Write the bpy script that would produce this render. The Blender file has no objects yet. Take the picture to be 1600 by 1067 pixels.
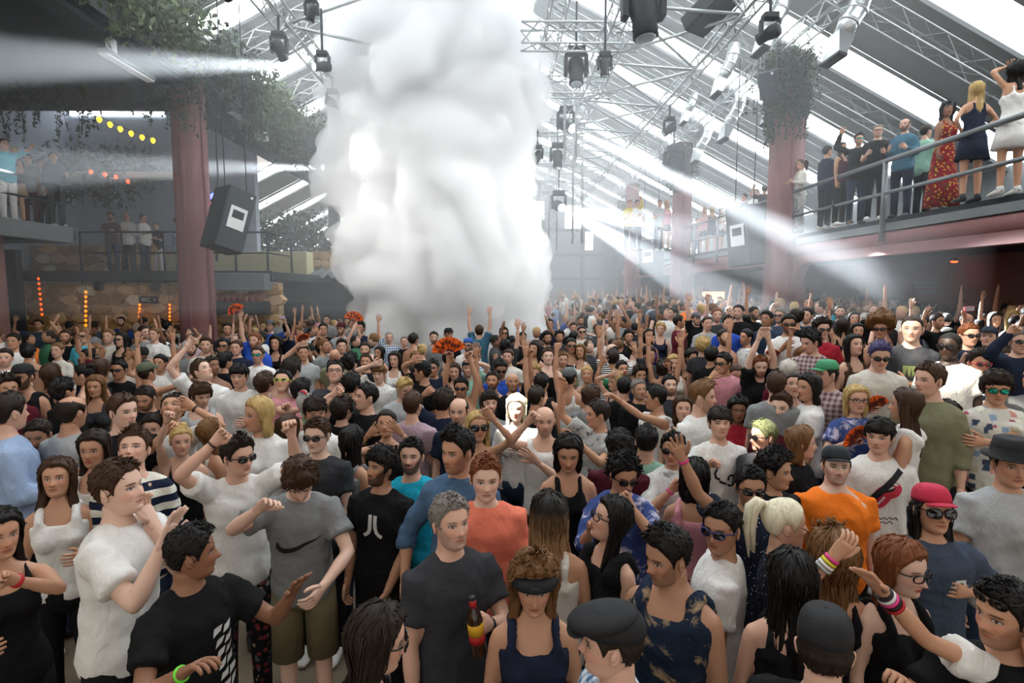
import bpy, bmesh, math, random
import numpy as np
from mathutils import Vector, Matrix
from mathutils.bvhtree import BVHTree

SC = bpy.context.scene
COL = SC.collection
PI = math.pi
R = math.radians
random.seed(7)
RNG = np.random.default_rng(7)

# ------------------------------------------------------------------ camera
FPX, CAMZ, PITCH, YAW = 890.0, 2.6, 5.2, 0.97
cam_data = bpy.data.cameras.new('camera')
cam = bpy.data.objects.new('camera', cam_data)
COL.objects.link(cam)
cam.location = (0, 0, CAMZ)
cam.rotation_euler = (R(90 - PITCH), 0, R(-YAW))
cam_data.sensor_width = 36.0
cam_data.lens = 36.0 * FPX / 1600.0
cam_data.clip_start = 0.05
cam_data.clip_end = 300
SC.camera = cam
CAMM = cam.rotation_euler.to_matrix()

# ------------------------------------------------------------------ world, exposure, lights
SC.view_settings.view_transform = 'Standard'
SC.view_settings.look = 'None'
SC.view_settings.exposure = 0.85
SC.view_settings.gamma = 1.0
SC.view_settings.use_curve_mapping = False
world = bpy.data.worlds.new('world')
SC.world = world
world.use_nodes = True
wn = world.node_tree
wn.nodes['Background'].inputs[0].default_value = (1.0, 0.95, 0.88, 1)
wn.nodes['Background'].inputs[1].default_value = 0.5
SKYLIGHT = 5.0
HAZE = 0.02

def area(name, loc, size, power, rot=(0, 0, 0), col=(1, 1, 1)):
    d = bpy.data.lights.new(name, 'AREA')
    d.shape = 'RECTANGLE'; d.size = size[0]; d.size_y = size[1]
    d.energy = power; d.color = col
    o = bpy.data.objects.new(name, d); COL.objects.link(o)
    o.location = loc; o.rotation_euler = rot
    return o

def spot(name, loc, target, power, angle, col=(1, 1, 1), blend=.3, radius=.05):
    d = bpy.data.lights.new(name, 'SPOT')
    d.energy = power; d.spot_size = R(angle); d.spot_blend = blend; d.color = col
    d.shadow_soft_size = radius
    o = bpy.data.objects.new(name, d); COL.objects.link(o)
    o.location = loc
    o.rotation_euler = (Vector(target) - Vector(loc)).to_track_quat('-Z', 'Y').to_euler()
    return o

SC.cycles.use_denoising = True
SC.cycles.use_adaptive_sampling = True
SC.cycles.adaptive_threshold = 0.02
SC.cycles.max_bounces = 8
SC.cycles.diffuse_bounces = 3
SC.cycles.glossy_bounces = 2
SC.cycles.transmission_bounces = 4
SC.cycles.transparent_max_bounces = 12
SC.cycles.volume_bounces = 8
SC.cycles.sample_clamp_indirect = 6.0
SC.cycles.caustics_reflective = False
SC.cycles.caustics_refractive = False

# ------------------------------------------------------------------ projection helpers (photo pixels -> world)
def ray(px, py):
    return (CAMM @ Vector(((px - 800) / FPX, -(py - 533.5) / FPX, -1.0)))
def at_y(px, py, y):
    d = ray(px, py); t = y / d.y
    return Vector((d.x * t, y, CAMZ + d.z * t))
def at_z(px, py, z):
    d = ray(px, py); t = (z - CAMZ) / d.z
    return Vector((d.x * t, d.y * t, z))
def at_x(px, py, x):
    d = ray(px, py); t = x / d.x
    return Vector((x, d.y * t, CAMZ + d.z * t))

# ------------------------------------------------------------------ materials
MATS = {}
def rgb(h):
    if isinstance(h, str):
        h = h.lstrip('#'); c = [int(h[i:i + 2], 16) / 255 for i in (0, 2, 4)]
        return tuple(((x / 12.92) if x <= .04045 else ((x + .055) / 1.055) ** 2.4) for x in c) + (1,)
    return tuple(h) + ((1,) if len(h) == 3 else ())

class NT:
    def __init__(s, m):
        m.use_nodes = True; s.t = m.node_tree; s.n = s.t.nodes; s.l = s.t.links
        s.b = s.n.get('Principled BSDF')
    def node(s, typ, **kw):
        n = s.n.new(typ)
        for k, v in kw.items(): setattr(n, k, v)
        return n
    def link(s, a, b): s.l.new(a, b)
    def val(s, x, inp):
        if hasattr(x, 'is_output') or isinstance(x, bpy.types.NodeSocket): s.l.new(x, inp)
        else: inp.default_value = x
    def math(s, op, a, b=0.0, c=None, clamp=False):
        n = s.n.new('ShaderNodeMath'); n.operation = op; n.use_clamp = clamp
        s.val(a, n.inputs[0]); s.val(b, n.inputs[1])
        if c is not None: s.val(c, n.inputs[2])
        return n.outputs[0]
    def mix(s, f, a, b, blend='MIX'):
        n = s.n.new('ShaderNodeMix'); n.data_type = 'RGBA'; n.blend_type = blend
        s.val(f, n.inputs[0]); s.val(a, n.inputs[6]); s.val(b, n.inputs[7])
        return n.outputs[2]
    def noise(s, scale, detail=3, vec=None, rough=.5, dist=0.0):
        n = s.n.new('ShaderNodeTexNoise'); n.inputs['Scale'].default_value = scale
        n.inputs['Detail'].default_value = detail; n.inputs['Roughness'].default_value = rough
        n.inputs['Distortion'].default_value = dist
        if vec is not None: s.link(vec, n.inputs['Vector'])
        return n
    def ramp(s, fac, stops):
        n = s.n.new('ShaderNodeValToRGB'); e = n.color_ramp.elements
        while len(e) < len(stops): e.new(.5)
        for i, (p, c) in enumerate(stops): e[i].position = p; e[i].color = rgb(c)
        s.link(fac, n.inputs[0]); return n.outputs[0]
    def coord(s, which='Object', scale=None):
        n = s.n.new('ShaderNodeTexCoord'); o = n.outputs[which]
        if scale:
            m = s.n.new('ShaderNodeMapping'); m.inputs['Scale'].default_value = scale
            s.link(o, m.inputs[0]); o = m.outputs[0]
        return o
    def bump(s, h, strength=.3, dist=.02):
        n = s.n.new('ShaderNodeBump'); n.inputs['Strength'].default_value = strength
        n.inputs['Distance'].default_value = dist
        s.link(h, n.inputs['Height']); s.link(n.outputs[0], s.b.inputs['Normal'])

def mat(name, col, rough=.7, metal=0.0, var=.15, nscale=6.0, bump=0.0, bscale=None, emit=None, estr=0, spec=.4, scale=None):
    """plain procedural surface: base colour broken up by noise, optional relief"""
    if name in MATS: return MATS[name]
    m = bpy.data.materials.new(name); MATS[name] = m
    t = NT(m); c = rgb(col)
    t.b.inputs['Roughness'].default_value = rough
    t.b.inputs['Metallic'].default_value = metal
    t.b.inputs['Specular IOR Level'].default_value = spec
    vec = t.coord('Object', scale)
    n = t.noise(nscale, 4, vec)
    lo = tuple(x * (1 - var) for x in c[:3]) + (1,); hi = tuple(min(1, x * (1 + var)) for x in c[:3]) + (1,)
    t.link(t.mix(n.outputs[0], lo, hi), t.b.inputs['Base Color'])
    if bump:
        n2 = t.noise(bscale or nscale * 3, 4, vec); t.bump(n2.outputs[0], bump)
    if emit is not None:
        t.b.inputs['Emission Color'].default_value = rgb(emit)
        t.b.inputs['Emission Strength'].default_value = estr
    return m

# ------------------------------------------------------------------ mesh helper
class MB:
    def __init__(s): s.v = []; s.f = []
    def add(s, verts, faces):
        o = len(s.v); s.v += [tuple(x) for x in verts]; s.f += [tuple(i + o for i in f) for f in faces]; return s
    def box(s, x0, x1, y0, y1, z0, z1, M=None):
        P = [Vector(p) for p in ((x0, y0, z0), (x1, y0, z0), (x1, y1, z0), (x0, y1, z0), (x0, y0, z1), (x1, y0, z1), (x1, y1, z1), (x0, y1, z1))]
        if M is not None: P = [M @ p for p in P]
        return s.add(P, [(0, 3, 2, 1), (4, 5, 6, 7), (0, 1, 5, 4), (1, 2, 6, 5), (2, 3, 7, 6), (3, 0, 4, 7)])
    def tube(s, pts, rads, n=8, caps=True):
        pts = [Vector(p) for p in pts]
        if not hasattr(rads, '__len__'): rads = [rads] * len(pts)
        o = len(s.v); prev = None
        for i, p in enumerate(pts):
            d = (pts[min(i + 1, len(pts) - 1)] - pts[max(i - 1, 0)])
            d = d.normalized() if d.length > 1e-9 else Vector((0, 0, 1))
            if prev is None:
                up = Vector((0, 0, 1)) if abs(d.z) < .9 else Vector((1, 0, 0)); a = d.cross(up).normalized()
            else:
                a = (prev - d * prev.dot(d)).normalized()
            prev = a; b = d.cross(a)
            for k in range(n):
                t = 2 * PI * k / n
                s.v.append(tuple(p + (a * math.cos(t) + b * math.sin(t)) * rads[i]))
        for i in range(len(pts) - 1):
            for k in range(n):
                s.f.append((o + i * n + k, o + i * n + (k + 1) % n, o + (i + 1) * n + (k + 1) % n, o + (i + 1) * n + k))
        if caps:
            s.f.append(tuple(o + k for k in reversed(range(n)))); e = o + (len(pts) - 1) * n
            s.f.append(tuple(e + k for k in range(n)))
        return s
    def prism(s, poly, y0, y1, M=None):
        """polygon in xz extruded along y"""
        n = len(poly)
        P = [Vector((p[0], y0, p[1])) for p in poly] + [Vector((p[0], y1, p[1])) for p in poly]
        if M is not None: P = [M @ p for p in P]
        F = [tuple(range(n)), tuple(reversed(range(n, 2 * n)))] + [(i, i + n, (i + 1) % n + n, (i + 1) % n) for i in range(n)]
        return s.add(P, F)
    def lathe(s, prof, n=16, M=None):
        """profile of (r, z)"""
        P = []; F = []
        for (r, z) in prof:
            for k in range(n):
                t = 2 * PI * k / n; P.append(Vector((r * math.cos(t), r * math.sin(t), z)))
        if M is not None: P = [M @ p for p in P]
        for i in range(len(prof) - 1):
            for k in range(n): F.append((i * n + k, i * n + (k + 1) % n, (i + 1) * n + (k + 1) % n, (i + 1) * n + k))
        F.append(tuple(reversed(range(n)))); F.append(tuple((len(prof) - 1) * n + k for k in range(n)))
        return s.add(P, F)
    def mesh(s, name):
        m = bpy.data.meshes.new(name); m.from_pydata(s.v, [], s.f)
        bm = bmesh.new(); bm.from_mesh(m); bmesh.ops.recalc_face_normals(bm, faces=bm.faces); bm.to_mesh(m); bm.free()
        return m
    def build(s, name, m, parent=None, smooth=False, label=None, kind=None, bevel=0, **tags):
        me = s.mesh(name)
        if m is not None: me.materials.append(m)
        if smooth: me.polygons.foreach_set('use_smooth', [True] * len(me.polygons))
        o = bpy.data.objects.new(name, me); COL.objects.link(o)
        if parent is not None: o.parent = parent
        if bevel:
            b = o.modifiers.new('bevel', 'BEVEL'); b.width = bevel; b.segments = 2; b.limit_method = 'ANGLE'
        if label: o['label'] = label
        if kind: o['kind'] = kind
        for k, v in tags.items(): o[k] = v
        return o

def empty(name, loc, label=None, cat=None, group=None, rz=0, kind=None):
    o = bpy.data.objects.new(name, None); COL.objects.link(o)
    o.location = loc; o.rotation_euler = (0, 0, rz); o.empty_display_size = .2
    if label: o['label'] = label
    if cat: o['category'] = cat
    if group: o['group'] = group
    if kind: o['kind'] = kind
    return o
def tag(o, label, cat, group=None):
    o['label'] = label; o['category'] = cat
    if group: o['group'] = group
    return o
def copy_tree(o, parent=None):
    c = o.copy(); COL.objects.link(c)
    if parent is not None: c.parent = parent
    for ch in list(o.children): copy_tree(ch, c)
    return c
def T(x, y, z): return Matrix.Translation((x, y, z))
def Rx(a): return Matrix.Rotation(R(a), 4, 'X')
def Ry(a): return Matrix.Rotation(R(a), 4, 'Y')
def Rz(a): return Matrix.Rotation(R(a), 4, 'Z')
# ================================================================== SETTING
M_FLOOR = mat('floor_concrete', '#6f6250', .75, var=.3, nscale=2.5, bump=.15)
M_STEP = mat('platform_boards', '#4a4036', .7, var=.25, nscale=3, bump=.1)
M_ROOF = mat('roof_metal_grey', '#a9adab', .6, var=.06, nscale=1.2)
M_STEEL = mat('truss_aluminium', '#b9bdbd', .38, .65, var=.08, nscale=9)
M_DSTEEL = mat('dark_steel', '#34373a', .5, .5, var=.15)
M_PINK = mat('pink_plaster', '#805857', .8, var=.16, nscale=2.2, bump=.12)
M_PINKD = mat('worn_pink_wall', '#7c5a52', .85, var=.3, nscale=1.3, bump=.15)
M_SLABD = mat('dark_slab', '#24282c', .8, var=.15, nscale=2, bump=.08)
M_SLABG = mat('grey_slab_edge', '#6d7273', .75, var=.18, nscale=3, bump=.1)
M_BLACK = mat('black_board', '#17181a', .6, var=.3)
M_SPK = mat('speaker_black', '#25282b', .55, var=.2, nscale=20, bump=.05)
M_GRILLE = mat('speaker_grille', '#3a3f43', .5, .4, var=.5, nscale=160)
M_WHITE = mat('white_enamel', '#dcdfdd', .4, var=.05)
M_CREAM = mat('cream_board', '#c9c092', .7, var=.15)
M_LEFTW = mat('blue_grey_render', '#a7b0be', .9, var=.22, nscale=1.1, bump=.3, bscale=4)
M_MORTAR = mat('mortar_sand', '#ab9068', .95, var=.25, nscale=8, bump=.3)
M_STONES = [mat('stone_%s' % n, c, .9, var=.2, nscale=5, bump=.45, bscale=16) for n, c in
            (('tan', '#c4a274'), ('ochre', '#b28c5a'), ('pale', '#ddd0b4'), ('brown', '#9a7c54'), ('sand', '#d2b080'))]
M_TERRA = mat('terracotta_tile', '#a5664a', .85, var=.25, nscale=6)
M_SILVER = mat('galvanised_duct', '#c5c9ca', .28, .85, var=.12, nscale=5, bump=.1)
M_PIPE = mat('painted_grey_pipe', '#74787a', .42, .5, var=.12)
M_LEAF = mat('hanging_leaves', '#35452c', .8, var=.5, nscale=3)
M_LEAF2 = mat('pale_leaves', '#5c6c4a', .8, var=.5, nscale=3)
M_STEM = mat('vine_stems', '#3b3426', .9)
M_REDGLOW = mat('red_lamp', '#ff3a10', .4, emit='#ff2a08', estr=9)
M_YGLOW = mat('yellow_bulb', '#ffd040', .4, emit='#ffc02a', estr=2.2)
M_RGLOW = mat('red_bulb', '#ff6040', .4, emit='#ff4a28', estr=1.8)
M_OGLOW = mat('amber_bulb', '#ff8a20', .4, emit='#ff7a10', estr=1.2)
M_WGLOW = mat('lit_lens', '#ffffff', .2, emit='#eef6ff', estr=40)
M_SKY = bpy.data.materials.new('skylight_glass')
_t = NT(M_SKY); _t.b.inputs['Base Color'].default_value = (.9, .95, 1, 1)
_t.b.inputs['Emission Color'].default_value = (0.90, 0.96, 1.0, 1); _t.b.inputs['Emission Strength'].default_value = SKYLIGHT
_t.b.inputs['Roughness'].default_value = .6

ROOFZ, SLOPE = 12.2, 0.52
def roof_z(x): return ROOFZ - SLOPE * abs(x)
XL, XR, YF, YB = -15.0, 13.0, 1.0, 44.0

# floor and platforms
MB().box(XL - 1, XR + 1, -3, YB + 1, -.2, 0).build('floor', M_FLOOR, kind='structure')
MB().box(2.9, XR, 4.6, 34, 0, .55).build('trim_1', M_STEP, kind='structure', label='raised dancing terrace on the right side')
MB().box(2.3, 2.9, 3.7, 34, 0, .28).box(2.9, XR, 3.7, 4.6, 0, .28).build('trim_2', M_STEP, kind='structure', label='low step in front of the raised terrace')
def floor_at(x, y):
    if x > 2.9 and y > 4.6: return .55
    if x > 2.3 and y > 3.7: return .28
    return 0.0

# roof: grey panels and skylight strips, each piece its own object
ceil = empty('ceiling', (0, 20, 12), kind='structure')
def roof_piece(name, y0, y1, side, x0, x1, m, th=.1, dz=0):
    b = MB(); z0, z1 = roof_z(x0) + dz, roof_z(x1) + dz
    s = side
    P = [(s * x0, y0, z0), (s * x1, y0, z1), (s * x1, y1, z1), (s * x0, y1, z0)]
    b.add(P + [(p[0], p[1], p[2] + th) for p in P], [(0, 1, 2, 3), (4, 7, 6, 5), (0, 4, 5, 1), (1, 5, 6, 2), (2, 6, 7, 3), (3, 7, 4, 0)])
    o = b.build(name, m, ceil); o.matrix_parent_inverse = ceil.matrix_basis.inverted(); return o
y = 3.7
k = 0
while y < YB:
    for s, xo in ((1, XR + .6), (-1, -XL + .6 if y > 22 else 8.4)):
        roof_piece('roof_panel', y + 1.0, y + 3.2, s, 0, xo, M_ROOF)
        for xa in (0.0, 4.2, 8.4, 12.6):
            xb = min(xa + 4.2, xo)
            if xb - xa > .3:
                roof_piece('skylight_pane', y + .02, y + .98, s, xa + .03, xb - .03, M_SKY, th=.04)
    y += 3.2; k += 1
MB().box(-15.2, -8.3, 13.3, 23.0, 9.4, 9.5).build('ceiling', M_SLABG, kind='structure', label='flat ceiling over the left terrace')
MB().box(-8.4, -8.3, 13.3, 22.9, 7.7, 9.4).build('wall_left', M_SLABG, kind='structure', label='short wall above the left ceiling edge')
for s, xo in ((1, XR + .6), (-1, -XL + .6)): roof_piece('roof_panel', YF, 3.7, s, 0, xo, M_ROOF)
# rafter rails along the strips
y = 3.7
while y < YB:
    for s, xo in ((1, XR), (-1, -XL if y > 22 else 8.4)):
        for yy in (y, y + 1.0):
            b = MB(); b.tube([(0, yy, roof_z(0) - .06), (s * xo, yy, roof_z(xo) - .06)], .05, 4)
            o = b.build('roof_rafter', M_STEEL, ceil); o.matrix_parent_inverse = ceil.matrix_basis.inverted()
    y += 3.2

# ------------------------------------------------------------------ trusses
def truss(A, B, size=.35, rad=.024, step=.4, name='roof_truss', label=None, group=None, tri=False, m=None):
    A = Vector(A); B = Vector(B); d = (B - A); L = d.length; d.normalize()
    side = d.cross(Vector((0, 0, 1)))
    side = Vector((1, 0, 0)) if side.length < .1 else side.normalized()
    up = side.cross(d).normalized(); h = size / 2
    offs = [(-h, -h), (h, -h), (h, h), (-h, h)] if not tri else [(-h, h), (h, h), (0, -h)]
    root = empty(name, A, label, 'truss', group)
    for (a, c) in offs:
        MB().tube([side * a + up * c, side * a + up * c + d * L], rad, 5).build('chord', m or M_STEEL, root, smooth=True)
    b = MB(); n = max(2, int(L / step)); q = len(offs)
    for i in range(n):
        for j in range(q):
            a0, c0 = offs[j]; a1, c1 = offs[(j + 1) % q]
            p0 = side * a0 + up * c0 + d * (L * i / n); p1 = side * a1 + up * c1 + d * (L * (i + 1) / n)
            if i % 2: p0, p1 = side * a1 + up * c1 + d * (L * i / n), side * a0 + up * c0 + d * (L * (i + 1) / n)
            b.tube([p0, p1], rad * .62, 3, caps=False)
    b.build('lattice', m or M_STEEL, root, kind='stuff')
    return root
g = 'lattice girders under the roof'
truss((6.75, 4, 8.35), (6.75, 34, 8.35), .34, label='long lattice girder along the tops of the pink columns', group=None)
truss((4.35, 7.6, 7.55), (4.35, 34, 7.55), .22, label='slim lattice girder halfway up the roof slope, braced by crossed tubes')
truss((2.45, 9.5, 8.1), (2.45, 34, 8.1), .45, label='deep lattice girder carrying the moving lamps beside the smoke')
truss((1.2, 11.5, 8.6), (1.2, 34, 8.6), .35, label='lattice girder close to the edge of the smoke plume')
truss((-4.2, 7.6, 7.75), (-4.2, 34, 7.75), .3, label='lattice girder left of the smoke near the overhanging greenery')
# rafter trusses below each grey panel on the right slope
yy = 5.0; i = 0
names = ['just above the upper gallery guests', 'second from the front on the right slope', 'third from the front on the right slope',
         'fourth from the front on the right slope', 'fifth from the front on the right slope', 'sixth, partly behind the beam of light',
         'seventh, in the haze', 'eighth, faint in the haze', 'ninth and farthest, in bright haze']
yy = 8.25
while yy < 34 and i < 8:
    truss((1.6, yy, roof_z(1.6) - .45), (11.2, yy, roof_z(11.2) - .45), .36, .015, .5, label='sloping lattice rafter under the roof, ' + names[i])
    yy += 3.2; i += 1
yy = 14.65; i = 0
for nm in ('nearest one left of the smoke', 'second one left of the smoke', 'third one left of the smoke'):
    truss((-2.2, yy, roof_z(2.2) - .45), (-8.2, yy, roof_z(8.2) - .45), .36, .015, .5, label='sloping lattice rafter on the left slope, ' + nm); yy += 3.2
# crossed tubes between girders
root = empty('roof_bracing', (4, 8, 7.6), 'flat web of crossed aluminium tubes hung under the right roof slope', 'bracing')
for i in range(8):
    y0 = 8.0 + i * 2.6
    for a, c in (((4.35, y0, 7.5), (2.1, y0 + .1, 7.7)), ((4.35, y0, 7.5), (2.1, y0 + 2.6, 7.7)), ((2.1, y0, 7.7), (4.35, y0 + 2.6, 7.5))):
        o = MB().tube([Vector(a) - Vector((4, 8, 7.6)), Vector(c) - Vector((4, 8, 7.6))], .03, 6).build('brace', M_STEEL, root, smooth=True)
root = empty('roof_bracing', (-3, 8, 7.6), 'web of crossed tubes hung at the left edge of the smoke', 'bracing')
for i in range(6):
    y0 = 9.0 + i * 2.6
    for a, c in (((-4.2, y0, 7.7), (-2.6, y0 + .1, 8.3)), ((-4.2, y0, 7.7), (-2.6, y0 + 2.6, 8.3)), ((-4.2, y0, 7.7), (-4.2, y0, roof_z(4.2) - .2))):
        MB().tube([Vector(a) - Vector((-3, 8, 7.6)), Vector(c) - Vector((-3, 8, 7.6))], .034, 6).build('brace', M_STEEL, root, smooth=True)
# transverse rig pieces between the girders near the lamps
for i, (yy, zz, nm) in enumerate(((12.5, 7.9, 'above the nearest hanging lamp'), (15.5, 7.9, 'above the second hanging lamp'), (18.5, 7.7, 'above the lamp with the long beam'), (22, 7.5, 'above the bright white lamp'), (26, 7.2, 'far back in the haze'))):
    truss((.4, yy, zz), (2.9, yy, zz), .42, .026, .35, label='short cross truss ' + nm)
for i, (xx, yy, nm) in enumerate(((1.9, 16.3, 'beside the second hanging lamp'), (2.6, 20, 'behind the long beam'), (2.1, 24, 'beside the bright white lamp'), (1.9, 30, 'far back near the stage'))):
    truss((xx, yy, 9.6), (xx, yy, 4.2 if yy > 18 else 6.2), .32, .02, .35, label='upright lattice tower ' + nm)

# ------------------------------------------------------------------ columns
def column(x, y, z1, w, label, m=M_PINK, ribs=True, z0=0):
    root = empty('column', (x, y, z0), kind='structure', label=label)
    n = 20; prof = []
    b = MB(); P = []; rings = [(0, 1.25), (.4, 1.12), (z1 * .5, 1.04), (z1, 1.0)]
    def ring(s):
        out = []
        for k in range(28):
            t = 2 * PI * k / 28; c, si = math.cos(t), math.sin(t)
            r = (abs(c) ** 3.2 + abs(si) ** 3.2) ** (-1 / 3.2) * w / 2 * s
            out.append((r * c, r * si))
        return out
    V = [(p[0], p[1], h) for h, s in rings for p in ring(s)]
    F = [(i * 28 + k, i * 28 + (k + 1) % 28, (i + 1) * 28 + (k + 1) % 28, (i + 1) * 28 + k) for i in range(3) for k in range(28)]
    F += [tuple(range(28)), tuple(84 + k for k in range(28))]
    b.add(V, F); b.build('shaft', m, root, smooth=True)
    if ribs:
        MB().box(-.06 * w, .06 * w, -w / 2 - .06, -w / 2 + .02, 0, z1).build('rib', m, root, bevel=.02)
        MB().tube([(w / 2 + .03, -.1, 0), (w / 2 + .03, -.1, z1)], .045, 8).build('drainpipe', M_PINK, root, smooth=True)
    return root
column(6.95, 14.2, 8.2, .68, 'pink column at the near end of the right gallery')
column(6.95, 22.4, 8.2, .62, 'second pink column on the right')
column(6.95, 31.0, 8.2, .62, 'third pink column on the right')
column(-7.35, 13.9, 7.4, .66, 'pink column left of the dance floor')
column(-7.5, 26.0, 8.0, .5, 'dark column at the left edge of the smoke', m=M_DSTEEL, ribs=False)
column(-11.0, 12.6, 3.9, .34, 'dark pink post under the upper left gallery', m=M_PINKD, ribs=False)

# ------------------------------------------------------------------ right gallery
GX, GZ = 7.1, 3.8
root = empty('balcony', (GX, 3, GZ), kind='structure', label='right upper gallery with a rounded pink edge')
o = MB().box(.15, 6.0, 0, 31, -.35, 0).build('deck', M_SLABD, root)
MB().box(-.02, .3, 0, 31, -.12, .02).build('edge_strip', M_SLABG, root)
b = MB(); n = 12
pr = [(.3, -.12)] + [(.1 - .16 * math.cos(R(a)) , -.27 + .15 * math.sin(R(a))) for a in range(80, -91, -15)] + [(.3, -.42)]
V = [(p[0], yy, p[1]) for yy in (0, 31) for p in pr]; q = len(pr)
b.add(V, [(i, (i + 1) % q, (i + 1) % q + q, i + q) for i in range(q)] + [tuple(range(q)), tuple(range(q, 2 * q))])
b.build('rounded_nose', M_PINK, root, smooth=True)
# arches: spandrel sheets with filleted corners between the columns
def arch(y0, y1, zt=3.42, r=1.0, nm='arch_face'):
    out = []
    pts = [(y0, zt), (y0, zt - r)] + [(y0 + .3 + (r - .3) * (1 - math.cos(R(a))), zt - r + (r - .18) * math.sin(R(a))) for a in range(0, 91, 10)]
    pts += [(y1 - .3 - (r - .3) * (1 - math.cos(R(a))), zt - r + (r - .18) * math.sin(R(a))) for a in range(90, -1, -10)] + [(y1, zt - r), (y1, zt)]
    b = MB(); n = len(pts)
    V = [(GX - .02, p[0], p[1]) for p in pts] + [(GX + .22, p[0], p[1]) for p in pts]
    mid = [(GX - .02, p[0], zt) for p in pts]
    F = []
    for i in range(1, n - 2):
        pass
    Vt = [(GX - .02, p[0], zt + .0) for p in pts] + [(GX + .22, p[0], zt) for p in pts]
    b.add(V + Vt, [(i, i + 1, 2 * n + i + 1, 2 * n + i) for i in range(n - 1)] + [(n + i, 3 * n + i, 3 * n + i + 1, n + i + 1) for i in range(n - 1)] + [(i, n + i, n + i + 1, i + 1) for i in range(n - 1)])
    o = b.build(nm, M_PINK, root); o.matrix_parent_inverse = root.matrix_basis.inverted(); return o
arch(4.5, 14.2); arch(14.2, 22.4); arch(22.4, 31)
# lower part of each column under the arch: pilaster
for yy in (14.2, 22.4, 31):
    o = MB().box(GX, GX + .35, yy - .35, yy + .55, .6, 3.4).build('pilaster', M_PINK, root, bevel=.08); o.matrix_parent_inverse = root.matrix_basis.inverted()
MB().box(11.6, 11.8, 3, 36, .6, 3.5).build('wall_right', M_PINKD, kind='structure')
MB().box(12.6, 12.8, 3, 36, 3.8, 7.0).build('wall_right', M_SLABG, kind='structure', label='back wall of the right gallery')
MB().box(7.3, 12, 34, 34.3, 0, 3.5).build('wall_back', M_SLABD, kind='structure')
# things on the wall below the gallery
def on_wall(px0, py0, px1, py1, X=11.6):
    a, c = at_x(px0, py0, X), at_x(px1, py1, X); return a, c
a, c = on_wall(1428, 441, 1466, 457)
root = empty('framed_sign', (11.58, (a.y + c.y) / 2, c.z), 'thin white frame hanging on the dim wall under the right gallery', 'sign')
w2 = abs(a.y - c.y) / 2; hh = a.z - c.z
for (y0, y1, z0, z1) in ((-w2, w2, 0, .03), (-w2, w2, hh - .03, hh), (-w2, -w2 + .03, 0, hh), (w2 - .03, w2, 0, hh), (-w2, w2, hh * .5, hh * .5 + .02)):
    MB().box(-.03, 0, y0, y1, z0, z1).build('frame_bar', M_SLABG, root)
MB().box(-.01, .0, -w2, w2, 0, hh).build('panel', M_PINKD, root)
a, c = on_wall(1332, 464, 1432, 490)
tag(MB().box(11.45, 11.58, c.y, a.y, c.z - .3, a.z).build('menu_board', M_BLACK, bevel=.01), 'wide dark board on the wall under the right gallery', 'board')
a, c = on_wall(1242, 458, 1270, 480)
tag(MB().box(11.42, 11.58, c.y, a.y, c.z - .3, a.z).build('bar_panel', mat('red_panel', '#a03a2c', .6), bevel=.01), 'red panel on the wall just right of the near pink column', 'panel')
def lamp(px, py, z, nm, label, w=.3, m=M_REDGLOW):
    p = at_z(px, py, z)
    root = empty(nm, p, label, 'lamp')
    MB().lathe([(w * .5, 0), (w * .55, .05), (w * .3, .09)], 14).build('housing', M_DSTEEL, root, smooth=True)
    MB().lathe([(w * .1, -.035), (w * .42, -.03), (w * .46, .0)], 14).build('lens', m, root, smooth=True)
    return root
lamp(1491, 408, 3.3, 'ceiling_lamp', 'glowing red lamp below the right gallery ceiling', .16)
lamp(1578, 374, 3.36, 'ceiling_lamp', 'dim red lamp at the right edge under the gallery', .3, mat('dim_red_lamp', '#901808', .5, emit='#ff2a08', estr=.5))
lamp(1296, 440, 3.3, 'ceiling_lamp', 'tiny white lamp under the right gallery near the pink column', .07, M_YGLOW)
lamp(1118, 436, 3.3, 'ceiling_lamp', 'tiny amber lamp under the gallery between the two pink columns', .12, M_OGLOW)
lamp(1125, 441, 3.3, 'ceiling_lamp', 'second amber lamp under the gallery between the two pink columns', .16, M_OGLOW)
p = at_y(1114, 463, 24)
tag(MB().box(p.x - .5, p.x + .5, p.y, p.y + .08, p.z - .2, p.z + .2).build('lit_sign', mat('warm_sign', '#d9a98a', .5, emit='#ffc8a0', estr=.8), bevel=.01), 'small glowing pale sign under the gallery between the columns', 'sign')

def railing(root, pts, h=1.13, mid=.55, post_step=3.5, rad=.035, posts=None, m=None):
    """pts: polyline of rail in local coordinates at deck level"""
    m = m or M_PIPE
    for hz, rr in ((h, rad), (mid, rad * .75)):
        MB().tube([Vector(p) + Vector((0, 0, hz)) for p in pts], rr, 8).build('rail', m, root, smooth=True)
    for p in posts:
        MB().tube([Vector(p) + Vector((0, 0, -.32)), Vector(p) + Vector((0, 0, h))], rad * 1.05, 8).build('post', m, root, smooth=True)
def rail_thing(loc, label, pts, posts, **kw):
    root = empty('railing', loc, label, 'railing'); railing(root, pts, posts=posts, **kw); return root
rail_thing((6.98, 0, GZ), 'long grey pipe railing of the right gallery, near part', [(0, 4.5, 0), (0, 13.9, 0)], [(0, 7.2, 0), (0, 10.5, 0)], rad=.045)
rail_thing((6.98, 0, GZ), 'grey pipe railing of the right gallery between the two pink columns', [(0, 14.6, 0), (0, 22.0, 0)], [(0, 17.0, 0), (0, 18.6, 0), (0, 20.9, 0)], rad=.04)
rail_thing((6.98, 0, GZ), 'far grey pipe railing of the right gallery behind the second column', [(0, 22.8, 0), (0, 31, 0)], [(0, 25, 0), (0, 28, 0)], rad=.04)

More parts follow.
